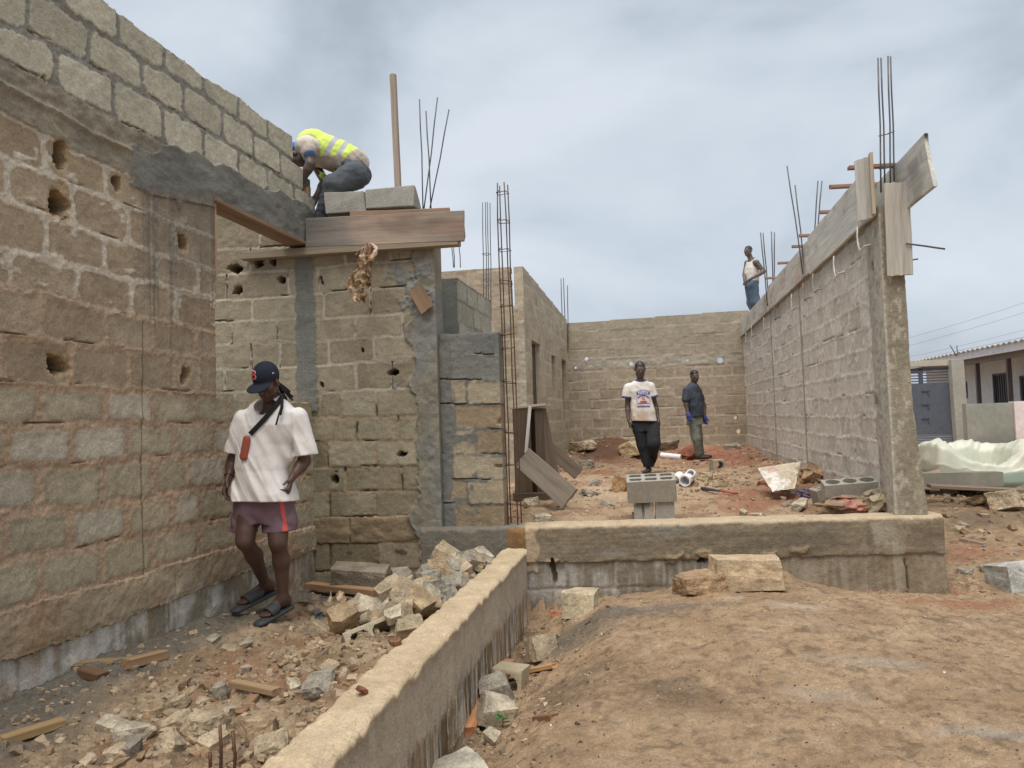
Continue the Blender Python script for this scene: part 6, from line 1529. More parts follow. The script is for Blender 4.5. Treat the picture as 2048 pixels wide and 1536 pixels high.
# ======== man in cap, foreground
def man_cap():
    D0=5.2; J=lambda x,y,d=0: onD(x,y,D0+d); toc=-CF*A(1,1,0); toc/=np.linalg.norm(toc)     # horizontal direction towards the camera
    rt=nrm(CR*A(1,1,0)); up=A(0,0,1); c=A(*J(540,1225)); c[2]=gz(c[0],c[1])
    root=empty('person',c.tolist())
    bf=nrm(toc*.95-rt*.25)      # the way the chest faces
    hipL=J(556,985,.0);hipR=J(500,985,-.02); knL=J(556,1085,-.10);knR=J(490,1082,-.12); anL=J(566,1196,-.02);anR=J(531,1168,.20)
    shL=J(595,828,.03);shR=J(487,832,-.02); elL=J(609,922,.06);elR=J(467,920,.03); wrL=J(584,955,-.08);wrR=J(457,957,-.05)
    neck=J(545,822,.03); hd=J(534,766,-.045)
    F_=Field(np.array([J(430,1250)[0],J(430,700)[1]-.7,.05]),np.array([J(650,700)[0],J(650,700)[1]+.65,2.15]),.0052)
    hf=nrm(toc*.80-rt*.17-up*.50); R=frame(hf,up)
    head(F_,hd,R,1.04)
    F_.cone(neck+A(0,0,-.02),hd-R[1]*.02-R[2]*.06,.060,.052,k=.03)
    chest=(shL+shR)/2+A(0,0,-.10)
    F_.cone(chest,(hipL+hipR)/2+A(0,0,.05),.125,.11,k=.05,flat=.75,front=bf); F_.cone(shL-UP_*.035+rt*-.01,shR-UP_*.035+rt*.01,.042,.042,k=.04)
    F_.cone((hipL+hipR)/2-rt*.05,(hipL+hipR)/2+rt*.05,.11,.11,k=.05,flat=.8,front=bf)
    for sh,el,wr in ((shL,elL,wrL),(shR,elR,wrR)):
        limb(F_,[sh-UP_*.035,el],[.043,.041],.03); m=el*.7+wr*.3; limb(F_,[el,m,wr],[.042,.042,.027],.02)
    # hands
    hand(F_,wrR,J(449,985,-.09)-wrR,nrm(rt*.9-toc*.1),nrm(toc*.9-rt*.2),curl=(.30,.35,.3),s=.98,thumb=.45)
    hand(F_,wrL,J(577,980,-.12)-wrL,nrm(-rt*.9+toc*.25),nrm(toc*.9+rt*.1),curl=(.75,.75,.5),s=.98,thumb=.6)
    for hp,kn,an,ca in ((hipL,knL,anL,1),(hipR,knR,anR,1)):
        limb(F_,[hp,kn+(hp-kn)*.15,kn],[.090,.062,.056],.03)
        calf=kn*.66+an*.34-bf*.022; limb(F_,[kn,calf,an],[.053,.055,.033],.03); F_.ell(kn+bf*.018,A(.035,.035,.045),None,.03)
    hL=J(581,1207,.05);tL=J(524,1238,-.14)
    gL=min(hL[2],tL[2]); 
    hR=J(549,1178,.30);tR=J(478,1212,.06)
    foot(F_,hL,tL,up,1.0); foot(F_,hR,tR,up,1.0)
    F_.cone(anL,hL+nrm(tL-hL)*.05+A(0,0,.05),.034,.036,k=.03); F_.cone(anR,hR+nrm(tR-hR)*.05+A(0,0,.05),.034,.036,k=.03)
    body=field_obj('body',F_,skincol(srgb(82,56,43)),M_SKIN(),root,c)
    # shorts
    G=Field(F_.lo,F_.lo+F_.n*F_.h,.0052); G.lo=F_.lo.copy()
    mc=(hipL+hipR)/2; ax2=rt[:2]
    zt=J(530,968)[2]; zc=J(515,1040)[2]; m=.00347
    G.loft([zc-.02,zc+.06,mc[2],zt],[mc[:2]-rt[:2]*.005,mc[:2],mc[:2],mc[:2]],[.205,.205,.19,.165],[.125,.135,.135,.12],ax2,k=.02)
    HEMS=[]
    for hp,kn,xx,w in ((hipL,knL,(561,1062),.135),(hipR,knR,(487,1064),.098)):
        e=J(*xx,-.03); a=hp+A(0,0,-.06); dd=nrm(e-a); G.cone(a-dd*.05,e+dd*.08,.112 if w>.1 else .108,w*1.0,k=.012,flat=.92,front=bf); HEMS.append((e,dd))
    def fold(x,y,z): n=fbm(x*9,y*9,z*4.5,5,3); return (n-.5)*.030+.006*np.sin((x*1.2+z*1.5)*38+n*9)*sstep(.4,.7,n)
    G.warp(fold)
    xs=J(516,1050)[0]
    for (e,dd),sg in zip(HEMS,(1,-1)):
        lo=e-A(.3,.4,.5);hi=e+A(.3,.4,.14)
        if sg>0: lo[0]=xs
        else: hi[0]=xs
        G.cut(e,dd*.6+A(0,0,-.6),lo=lo,hi=hi)
    stripeX=J(592,1020,.0)
    def sc(V):
        n=fbm(V[:,0]*7,V[:,1]*7,V[:,2]*7,6,3); col=mixc(srgb(100,72,82),srgb(118,90,98),n)
        q=V-CO; px=1024+F*(q@CR)/(q@CF); py=768-F*(q@CU)/(q@CF)
        lat=(V-mc)@nrm(rt*.97+toc*.25); edge=np.interp(V[:,2],[zc-.08,zt],[.196,.160]); s=(np.abs(lat-edge)<.010)
        return np.where(s[:,None],srgb(200,66,60),col)
    shorts=field_obj('shorts',G,sc,M_CLOTH(),root,c,relax=2)
    # t-shirt
    T=Field(F_.lo,F_.lo+F_.n*F_.h,.0052)
    sc2=(shL+shR)/2; z_h=J(530,985)[2]; 
    def cc(x,y,d=0): p=J(x,y,d); return p[:2]
    zs=[J(533,1006)[2],J(533,985)[2],J(530,940)[2],J(530,890)[2],J(535,850)[2],J(538,826)[2],J(540,806)[2],J(541,794)[2]]
    cen=[cc(533,1006,-.02),cc(533,985,-.015),cc(530,940),cc(532,890),cc(538,850),cc(540,826,.02),cc(541,806,.03),cc(542,794,.03)]
    T.loft(zs,cen,[.224,.220,.200,.190,.192,.195,.130,.075],[.185,.182,.160,.150,.150,.130,.095,.07],rt[:2],k=.02,p=2.3)
    SL=T.clone()
    for sh,el,e,w in ((shL,elL,(611,911),.088),(shR,elR,(468,905),.074)):
        a=sh+A(0,0,-.015); b=J(*e,.03 if e[0]>540 else 0); dd=nrm(b-a); SL.cone(a-A(0,0,.008),b+dd*.05,.073,w,k=.0,flat=.92,front=rt)
        T.cut(b,dd,lo=b-A(.15 if e[0]>540 else .15,.2,.2) ,hi=b+A(.2 if e[0]>540 else .055,.2,.08)) if False else None
    nk=neck+A(0,0,.030)+bf*.045; T.ell(nk,A(.088,.10,.055),None,.008,'s'); T.ell(nk+bf*.04-A(0,0,.01),A(.065,.07,.045),None,.01,'s')
    p1=J(500,890,-.15)
    def fold2(x,y,z):
        # drape lines running from the strap and the chest down towards the left hip
        sx=(x-c[0])*rt[0]+(y-c[1])*rt[1]; q=sx*1.0+(z-1.3)*.42; n=fbm(q*8,z*1.1,sx*0+1,15,2); n2=fbm(x*5,y*5,z*5,17,3)
        low=sstep(1.75,1.1,z); r=(1-np.abs(n-.5)*4); n3=fbm(x*2+q*4,y*2,z*7,27,2); r3=(1-np.abs(n3-.5)*4); n4=fbm(q*17+z*2,z*2.2,sx*0+4,37,2); r4=(1-np.abs(n4-.5)*4); return -(r-.5)*.034*(.25+.75*low)*(.5+n2)+(n2-.5)*.010-(r3-.5)*.010*low-(r4-.5)*.010*(.3+.7*low)
    T.warp(fold2); SL.warp(fold2)
    # sleeve ends
    for e,lo,hi in (((611,911),(582,930),(650,905)),((468,905),(440,930),(478,905))):
        b=J(*e); a=shL if e[0]>540 else shR; dd=nrm(b-a-A(0,0,.0)); x0=J(lo[0],900)[0];x1=J(hi[0],900)[0]
        SL.cut(b,nrm(dd*.6+A(0,0,-.6)),lo=A(b[0]-.22,b[1]-.3,b[2]-.3),hi=A(b[0]+.22,b[1]+.3,b[2]+.12))
    T.cut(J(533,1001),nrm(A(0,0,-1)+toc*.05-rt*.03))
    T.join(SL,.010)
    shirt=field_obj('t_shirt',T,lambda V: mixc(srgb(196,188,182),srgb(212,206,200),fbm(V[:,0]*8,V[:,1]*8,V[:,2]*8,9,3)),M_CLOTH(),root,c,relax=2)
    tr=tree_of(shirt,c)
    # strap and pouch
    L_=[];R_=[]
    A0=(566,792);A1=(500,868)
    n=40; Vp=[];Qp=[]
    for i in range(n+1):
        t=i/n; x=A0[0]+(A1[0]-A0[0])*t; y=A0[1]+(A1[1]-A0[1])*t+3*math.sin(t*3.1); dx,dy=A1[0]-A0[0],A1[1]-A0[1]; l=math.hypot(dx,dy); nx,ny=-dy/l,dx/l; row=[]
        for w in (-4.8,-1.6,1.6,4.8):
            p=on_tree(tr,x+nx*w,y+ny*w,.006)
            if p is None: p=on_tree(tr,x,y+6,.006)
            if p is None: p=J(x+nx*w,y+ny*w,-.10)
            row.append(p)
        mid=np.mean(row,0)
        Vp+=row
    Vp=np.array(Vp).reshape(n+1,4,3)
    dep=((Vp-CO)@CF).min(1); ii=np.arange(n+1); ok=np.ones(n+1,bool); pf=np.polyfit(ii,dep,2); rs=dep-np.polyval(pf,ii); ok=rs<np.percentile(rs,75); pf=np.polyfit(ii[ok],dep[ok],3)
    for i in range(n+1):
        t=i/n; x=A0[0]+(A1[0]-A0[0])*t; y=A0[1]+(A1[1]-A0[1])*t+3*math.sin(t*3.1); dx,dy=A1[0]-A0[0],A1[1]-A0[1]; l=math.hypot(dx,dy)
        for k_,w in enumerate((-4.8,-1.6,1.6,4.8)): Vp[i,k_]=onD(x-dy/l*w,y+dx/l*w,min(np.polyval(pf,i),dep[i])-.004)
    base=0
    Vp=Vp.reshape(-1,3)
    for i in range(n):
        for k in range(3): Qp.append((i*4+k,i*4+k+1,(i+1)*4+k+1,(i+1)*4+k))
    o=mesh_np('bag_strap',Vp-c,np.array(Qp),srgb(30,30,34),M_CLOTH(),root,True); m_=o.modifiers.new('thickness','SOLIDIFY'); m_.thickness=.004; m_.offset=0
    pp=on_tree(tr,492,895,.0); pp=J(489,893,-.17) if pp is None else pp+toc*.015
    P_=Field(pp-.13,pp+.13,.003); dn=nrm(J(486,918,-.17)-J(494,874,-.17)); P_.cone(pp-dn*.058,pp+dn*.062,.026,.027,k=.0,flat=.55,front=toc); 
    field_obj('pouch',P_,srgb(150,66,44),vc_mat('leather',.5,60,.1,.25,.001),root,c,relax=1)
    tube('zip',[pp-dn*.07+toc*.014+rt*.012,pp+toc*.018+rt*.016,pp+dn*.07+toc*.012+rt*.012],.0022,srgb(90,36,26),M_PLAST(),bpy.data.objects[root.children[-1].name],6) if False else None
    # cap
    K=Field(hd-.26,hd+.26,.0036); P=lambda x,y,z: hd+R[0]*x+R[1]*y+R[2]*z
    K.ell(P(0,-.014,.052),A(.086,.106,.098),R,.0); K.cut(P(0,0,.030),-R[2]+R[1]*.10); 
    # visor: curved sheet
    K.ell(P(0,.112,.030),A(.078,.085,.012),R,.012); K.ell(P(0,.11,-.085),A(.083,.2,.095),R,.006,'s') if False else None
    K.ell(P(0,-.014,.045),A(.078,.098,.090),R,.004,'s')
    def capc(V):
        return np.repeat(srgb(30,34,48)[None],len(V),0)
    cap=field_obj('cap',K,capc,M_CLOTH(),root,c,relax=2)
    K2=0; ct=tree_of(cap,c)
    bo=on_tree(ct,507,751,0); bup=nrm(R[2]*.88-R[1]*.48)
    for sz,cl,off,nm in ((.088,srgb(214,210,206),.0020,'badge_outline'),(.080,srgb(176,40,52),.0035,'badge_letter')):
        Vt,Tt=text_mesh('B',sz); 
        if nm=='badge_outline':
            cu=1
            Vt2=Vt.copy(); 
        stick(nm,Vt*A(1.05,1,1),Tt,bo,R[0]*-1 if False else (rt-hf*(rt@hf)),bup,ct,off,cl,M_CLOTH(),cap,c)
    sp=on_tree(ct,547,746,.002); 
    if sp is not None: stick('side_badge',*shape_mesh([(-.004,-.006),(.003,-.006),(.005,.006),(-.003,.006)]),sp,nrm(rt*.8+toc*.2),up,ct,.002,srgb(214,214,216),M_CLOTH(),cap,c)
    tube('button',[P(0,-.014,.146),P(0,-.014,.152)],.008,srgb(30,34,48),M_CLOTH(),cap,10)
    # dreadlocks
    r=random.Random(4)
    hr=[]
    for i in range(22):
        a=r.uniform(-.2,1.0); s0=P(.06+.03*r.random(),-.04-.05*r.random(),-.01+.03*r.random()); 
        tgt=J(574+r.uniform(-10,14),790+r.uniform(-8,12),.06+r.uniform(-.05,.05)); mid=(s0+tgt)/2+A(0,0,.01)+rt*.03*r.random()
        hr.append([s0,(s0+mid)/2+rt*.01,mid,(mid+tgt)/2+rt*.004,tgt])
    hr.append([P(.072,-.02,-.02),J(563,790,-.06),J(562,815,-.12),J(556,835,-.15),J(552,850,-.165)])
    hr.append([P(.074,-.03,-.02),J(566,790,-.04),J(565,815,-.11),J(561,830,-.14)])
    tubes_mesh('dreadlocks',hr,.0065,srgb(24,20,20),M_HAIR(),root)
    hc=[P(x,y,z) for x,y,z in ()]
    Hc=Field(hd-.16,hd+.16,.0045); Hc.ell(P(0,-.020,.036),A(.080,.094,.082),R,.0); Hc.cut(P(0,.028,0),R[1]); field_obj('hair',Hc,srgb(26,22,22),M_HAIR(),root,c)
    # beard shadow, earring, bracelet, ring
    tube('earring',[P(.084,.0,-.03),P(.085,.002,-.045)],.003,srgb(210,210,212),M_BAR(),root,6)
    for wr,el,nm,rr in ((wrR,elR,'bracelet',.031),):
        d=nrm(el-wr); x=nrm(np.cross(d,up)); y=np.cross(d,x); tube(nm,[wr+d*.02+rr*(x*math.cos(t)+y*math.sin(t)) for t in np.linspace(0,2*math.pi,19)],.005,srgb(60,28,26),M_RUB(),root,6)
    d=nrm(J(449,985,-.09)-wrR); q=wrR+d*.105+rt*.004; x=nrm(np.cross(d,toc)); tube('ring',[q+.0105*(toc*math.cos(t)+x*math.sin(t)) for t in np.linspace(0,2*math.pi,15)],.0024,srgb(200,200,204),M_BAR(),root,6)
    # slide sandals
    for nm,h_,t_ in (('sandal',hL,tL),('sandal',hR,tR)):
        d=nrm(t_-h_); u_=nrm(up-d*(up@d)); s_=np.cross(d,u_); S=Field(np.minimum(h_,t_)-.12,np.maximum(h_,t_)+.14,.0036)
        S.cone(h_+d*.025-u_*.020,t_+d*.012-u_*.020,.044,.052,k=.0,flat=.45,front=u_) 
        S.cut(h_+u_*.004,u_); S.cut(h_-u_*.034,-u_)
        B=Field(S.lo,S.lo,S.h); B.n=S.n.copy(); B.D=np.full(S.n,.5,np.float32); m1=h_+d*.135; B.cone(m1-d*.06+u_*.034,t_-d*.03+u_*.012,.050,.052,k=.0,flat=.85,front=u_); B.cut(h_+d*.125,-d-u_*.35); B.cut(t_-d*.055,d-u_*.25); B.cut(h_-u_*.02,-u_)
        B.cone(m1-d*.08+u_*.022,t_+u_*.004,.040,.042,k=.0,flat=.80,front=u_,mode='s')
        S.D=np.minimum(S.D,B.D)
        field_obj(nm,S,srgb(58,58,60),M_RUB(),root,c,relax=2)
    for ch in root.children_recursive:
        if ch.name.split('.')[0] in ('dreadlocks','earring','bracelet','ring'): ch.location=V3(-c)
        if ch.name.split('.')[0]=='button': ch.location=V3(-c)
    tag(root,'man in dark cap, white t-shirt and maroon shorts walking beside the left wall, looking down','person')
    return root
man_cap()
# ======== the other four
def person_dims(px,py,D): return onD(px,py,D)
def arm(F_,sh,el,wr,hd_,n,side,s=1.0,r=(.050,.040,.027),**k):
    limb(F_,[sh,el],r[:2],.03); m=el*.7+wr*.3; limb(F_,[el,m,wr],[r[1],r[1],r[2]],.02); hand(F_,wr,hd_-wr,n,side,s=s,**k)
def hair_cap(root,hd,R,c,s=1.0,col=srgb(30,27,26)):
    H=Field(hd-.16,hd+.16,.006); H.ell(hd+R[1]*-.016*s+R[2]*.050*s,A(.077,.096,.079)*s,R,.0); H.cut(hd+R[1]*.072*s+R[2]*.03*s,R[1]*.8-R[2]*.5); H.cut(hd+R[2]*-.02*s,-R[2]-R[1]*.2); return field_obj('hair',H,col,M_HAIR(),root,c,relax=1)
def boot(F_,an,toe,g,w=.045):
    F_.cone(A(an[0],an[1],g+.045),A(toe[0],toe[1],g+.035),w,w*.85,k=.02,flat=.8,front=A(0,0,1)); F_.cone(an,A(an[0],an[1],g+.05),.042,.045,k=.02)
TOC=-CF*A(1,1,0); TOC/=np.linalg.norm(TOC); RT=nrm(CR*A(1,1,0)); UP=A(0,0,1)

def man_print():
    D=12.0; J=lambda x,y,d=0: onD(x,y,D+d); c=J(1298,943); root=empty('person',c.tolist()); bf=nrm(TOC-RT*.05); h=.0075
    F_=Field(J(1225,960)-A(.1,.6,.15),J(1345,705)+A(.1,.6,.05),h); F_.lo=np.minimum(F_.lo,J(1225,960)-A(.1,.55,.1))
    hd=J(1280,739,-.02); R=frame(nrm(TOC*.95-RT*.05-UP*.22),UP); S=1.12
    head(F_,hd,R,S)
    shL=J(1301,773);shR=J(1257,775); hipL=J(1304,850);hipR=J(1276,850); neck=J(1281,764)
    F_.cone(neck-UP*.03,hd-R[2]*.07,.058,.052,k=.03); F_.cone((shL+shR)/2-UP*.1,(hipL+hipR)/2,.115,.10,k=.05,flat=.75,front=bf); F_.cone(shL,shR,.05,.05,k=.06)
    arm(F_,shR,J(1255,812,.03),J(1257,840,-.05),J(1263,868,-.08),nrm(RT),nrm(TOC),s=1.05,curl=(.25,.3,.3))
    arm(F_,shL,J(1311,812,.08),J(1316,836,.0),J(1322,860,-.02),nrm(-RT),nrm(TOC),s=1.05,curl=(.35,.4,.3))
    kL=J(1308,888,-.20);kR=J(1287,892,-.02); aL=J(1303,922,.22);aR=J(1297,938,-.02); g=c[2]
    for hp,kn,an in ((hipL,kL,aL),(hipR,kR,aR)): limb(F_,[hp,kn,an],[.085,.055,.036],.03)
    field_obj('body',F_,skincol(srgb(84,66,58),hd,R,S,srgb(50,46,45)),M_SKIN(),root,c)
    def fl(): 
        G=Field(F_.lo,F_.lo,h); G.n=F_.n.copy(); G.D=np.full(G.n,.5,np.float32); return G
    G=fl(); G.loft([J(1290,862)[2],J(1290,836)[2]],[((hipL+hipR)/2)[:2],((hipL+hipR)/2)[:2]],[.185,.165],[.13,.12],RT[:2],k=.02)
    limb(G,[hipL+RT*.01,kL,aL+UP*.02],[.115,.105,.085],.02); limb(G,[hipR,kR,aR+UP*.02],[.115,.100,.085],.02)
    G.warp(lambda x,y,z:(fbm(x*8,y*8,z*4,31,3)-.5)*.05); G.cut(aR+UP*.03,-UP,lo=aR-.2,hi=aR+A(.2,.12,.1))
    field_obj('trousers',G,lambda V:mixc(srgb(24,25,28),srgb(44,45,50),fbm(V[:,0]*9,V[:,1]*9,V[:,2]*5,3,3)),M_CLOTH(),root,c)
    for a_,t_,g_ in ((aR,J(1289,938,-.22),g-.02),(aL,J(1298,930,.02),aL[2]-.10)): H=fl(); boot(H,a_,t_,g_); field_obj('shoe',H,srgb(58,54,56),M_RUB(),root,c)
    T=fl(); P2=lambda x,y:J(x,y)[:2]
    T.loft([J(1287,843)[2]-.03,J(1287,825)[2],J(1282,800)[2],J(1280,782)[2],J(1280,767)[2],J(1280,759)[2]],[P2(1287,843),P2(1286,825),P2(1282,800),P2(1280,782),P2(1280,770),P2(1280,762)],[.212,.20,.175,.18,.150,.085],[.15,.145,.13,.125,.10,.075],RT[:2],k=.02,p=2.3)
    SL=T.clone()
    for sh,e in ((shL,J(1308,793)),(shR,J(1253,795))):
        SL.cone(sh-UP*.004,e,.072,.070,k=.0)
    wf=lambda x,y,z:(fbm(x*7+z*3,y*7,z*5,33,3)-.5)*.035-(1-np.abs(fbm((x+z*.5)*9,y*2,z*2,35,3)-.5)*4-.5)*.014*sstep(1.6,1.1,z)
    T.warp(wf); SL.warp(wf)
    T.cut(J(1287,842),nrm(-UP-RT*.05)); 
    for sh,e,sg in ((shL,J(1308,791),1),(shR,J(1253,793),-1)):
        d=nrm(e-sh); SL.cut(e+d*.03,nrm(d-UP*.6),lo=e-A(.14,.3,.25),hi=e+A(.14,.3,.06))
    T.join(SL,.03)
    nk=neck+UP*.055+bf*.04; T.ell(nk,A(.075,.09,.05),None,.01,'s')
    cB=srgb(54,70,130)
    def tc(V):
        n=fbm(V[:,0]*4,V[:,1]*4,V[:,2]*4,9,4); col=mixc(srgb(206,198,190),srgb(178,158,136),sstep(.42,.62,n+.35*sstep(1.55,1.15,V[:,2])-.08))
        q=V-CO; px=1024+F*(q@CR)/(q@CF)
        for sh,e in ((shL,J(1308,791)),(shR,J(1253,793))):
            d=nrm(e-sh); t=(V-(e+d*.03))@nrm(d-UP*.6); m=(t>-.03)&(np.linalg.norm(V-e,axis=1)<.10); col[m]=cB
        r=np.sqrt(((V-nk)[:,0]/.085)**2+((V-nk)[:,1]/.09)**2+((V-nk)[:,2]/.05)**2); col[r<1.32]=cB
        return col
    sh=field_obj('t_shirt',T,tc,M_CLOTH(),root,c); tr=tree_of(sh,c); o=J(1287,797,-.13); rt2=nrm(RT-UP*.02); bl=srgb(66,84,160)
    def art(nm,V_,T_,dx,dy,off,col): stick(nm,V_,T_,o+rt2*dx+UP*dy,rt2,UP,tr,off,col,M_CLOTH(),sh,c)
    art('printed_banner',*shape_mesh([(-.105,-.022),(.105,-.022),(.112,.0),(.105,.024),(-.105,.024),(-.112,0)]),0,.085,.004,bl)
    V_,T_=text_mesh('PASTIS',.055); art('printed_word',V_,T_,0,.086,.007,srgb(214,210,210))
    arc=lambda r0,r1,a0,a1,n=16:[(r1*math.cos(t),r1*math.sin(t)) for t in np.linspace(a0,a1,n)]+[(r0*math.cos(t),r0*math.sin(t)) for t in np.linspace(a1,a0,n)]
    art('printed_arch',*shape_mesh(arc(.165,.185,.9,2.24)),0,-.02-.02,.004,srgb(150,150,184))
    art('printed_scroll',*shape_mesh(arc(.10,.118,.65,2.49)),0,-.06,.004,bl)
    art('printed_roundel',*shape_mesh(arc(.0001,.024,0,6.2,20)),0,.005,.004,srgb(184,58,64)); V_,T_=text_mesh('45',.028); art('printed_number',V_,T_,0,.005,.007,srgb(220,214,214))
    art('printed_oval',*shape_mesh([(.062*math.cos(t),.018*math.sin(t)) for t in np.linspace(0,6.2,26)[:-1]]),0,-.052,.004,srgb(184,62,70)); 
    for dy,w in ((-.078,.095),(-.118,.10),(-.132,.10)): art('printed_line',*shape_mesh([(-w,-.005),(w,-.005),(w,.005),(-w,.005)]),0,dy,.004,bl)
    for dx in (-.105,.105): art('printed_line',*shape_mesh([(-.004,-.11),(.004,-.11),(.004,.05),(-.004,.05)]),dx,0,.004,srgb(150,158,190))
    tag(root,'tall man in dirty white t-shirt with blue print and black trousers walking in the room','person')
man_print()

def man_dark():
    D=14.2; J=lambda x,y,d=0: onD(x,y,D+d); c=J(1400,915); root=empty('person',c.tolist()); bf=nrm(TOC*.50+RT*.85); h=.0085; sd=nrm(TOC*.85-RT*.5)
    lo=J(1340,930)-A(.1,.5,.1);hi=J(1440,725)+A(.1,.5,.05); F_=Field(lo,hi,h)
    hd=J(1389,753); R=frame(nrm(TOC*.93+RT*.20-UP*.12),UP); head(F_,hd,R,1.05)
    neck=J(1387,770); mid=J(1384,782); hip=J(1389,836); shN=J(1373,781,-.10);shF=J(1397,781,.16)
    F_.cone(neck-UP*.02,hd-R[2]*.06-R[1]*.02,.055,.050,k=.03); F_.cone(mid,hip,.12,.105,k=.05,flat=.8,front=bf); F_.cone(shN,shF,.05,.05,k=.05)
    def gl(): G=Field(lo,lo,h); G.n=F_.n.copy(); G.D=np.full(G.n,.5,np.float32); return G
    elN=J(1372,809,-.14);wrN=J(1376,828,-.20); elF=J(1408,812,.2);wrF=J(1410,834,.12)
    limb(F_,[shN,elN,wrN],[.052,.042,.028],.03); limb(F_,[shF,elF,wrF],[.052,.042,.028],.03)
    hpN=J(1387,840,-.04);hpF=J(1391,840,.08); kN=J(1393,876,-.08);kF=J(1397,876,.10); aN=J(1397,908,-.04);aF=J(1402,906,.16)
    limb(F_,[hpN,kN,aN],[.085,.055,.036],.03); limb(F_,[hpF,kF,aF],[.085,.055,.036],.03)
    field_obj('body',F_,skincol(srgb(88,68,58),hd,R,1.02),M_SKIN(),root,c)
    G=gl(); G.loft([J(1390,850)[2],J(1388,828)[2]],[hip[:2],hip[:2]],[.15,.14],[.13,.12],bf[:2],k=.02); limb(G,[hpN,kN,aN],[.115,.085,.062],.03); limb(G,[hpF,kF,aF],[.115,.085,.062],.03)
    G.warp(lambda x,y,z:(fbm(x*9,y*9,z*6,41,3)-.5)*.05)
    field_obj('trousers',G,lambda V:mixc(srgb(84,90,82),srgb(118,122,110),fbm(V[:,0]*7,V[:,1]*7,V[:,2]*7,3,4)),M_CLOTH(),root,c)
    T=gl(); zz=[J(1389,834)[2],J(1389,820)[2],J(1385,800)[2],J(1384,786)[2],J(1385,773)[2],J(1387,765)[2]]; T.loft(zz,[J(1391,834)[:2],J(1391,820)[:2],J(1387,800)[:2],J(1385,786)[:2],J(1385,775)[:2],J(1386,768)[:2]],[.150,.155,.145,.135,.125,.07],[.19,.185,.18,.19,.16,.075],bf[:2],k=.02,p=2.2)
    T.cone(shN-UP*.0,J(1371,799,-.13),.072,.066,k=.03); T.cone(shF,J(1403,798,.18),.070,.064,k=.03)
    T.warp(lambda x,y,z:(fbm(x*8,y*8,z*6,43,3)-.5)*.05); T.ell(neck+UP*.04+bf*.03,A(.07,.07,.04),None,.01,'s'); T.cut(J(1371,801,-.13),-UP,lo=J(1371,801,-.13)-A(.1,.12,.2),hi=J(1371,801,-.13)+A(.1,.0,.02)) if False else None
    field_obj('polo_shirt',T,lambda V:mixc(srgb(46,52,62),srgb(66,74,86),fbm(V[:,0]*6,V[:,1]*6,V[:,2]*6,3,4)),M_CLOTH(),root,c)
    for wr,t,sd_ in ((wrN,J(1380,845,-.22),bf),(wrF,J(1411,850,.10),bf)):
        Gv=gl(); hand(Gv,wr,t-wr,nrm(-sd if wr is wrF else -sd),sd_,s=1.12,curl=(.5,.6,.5),thumb=.4); Gv.cone(wr,wr+nrm(t-wr)*.04,.036,.04,k=.02)
        field_obj('glove',Gv,srgb(58,68,140),M_RUB(),root,c)
    g=c[2]-.03
    for a_,t_ in ((aN,J(1415,915,-.08)),(aF,J(1420,911,.14))): B=gl(); boot(B,a_,t_,g,.05); field_obj('shoe',B,srgb(52,50,50),M_RUB(),root,c)
    tag(root,'man in dark polo shirt and grey trousers with blue gloves standing by the back wall','person')
man_dark()

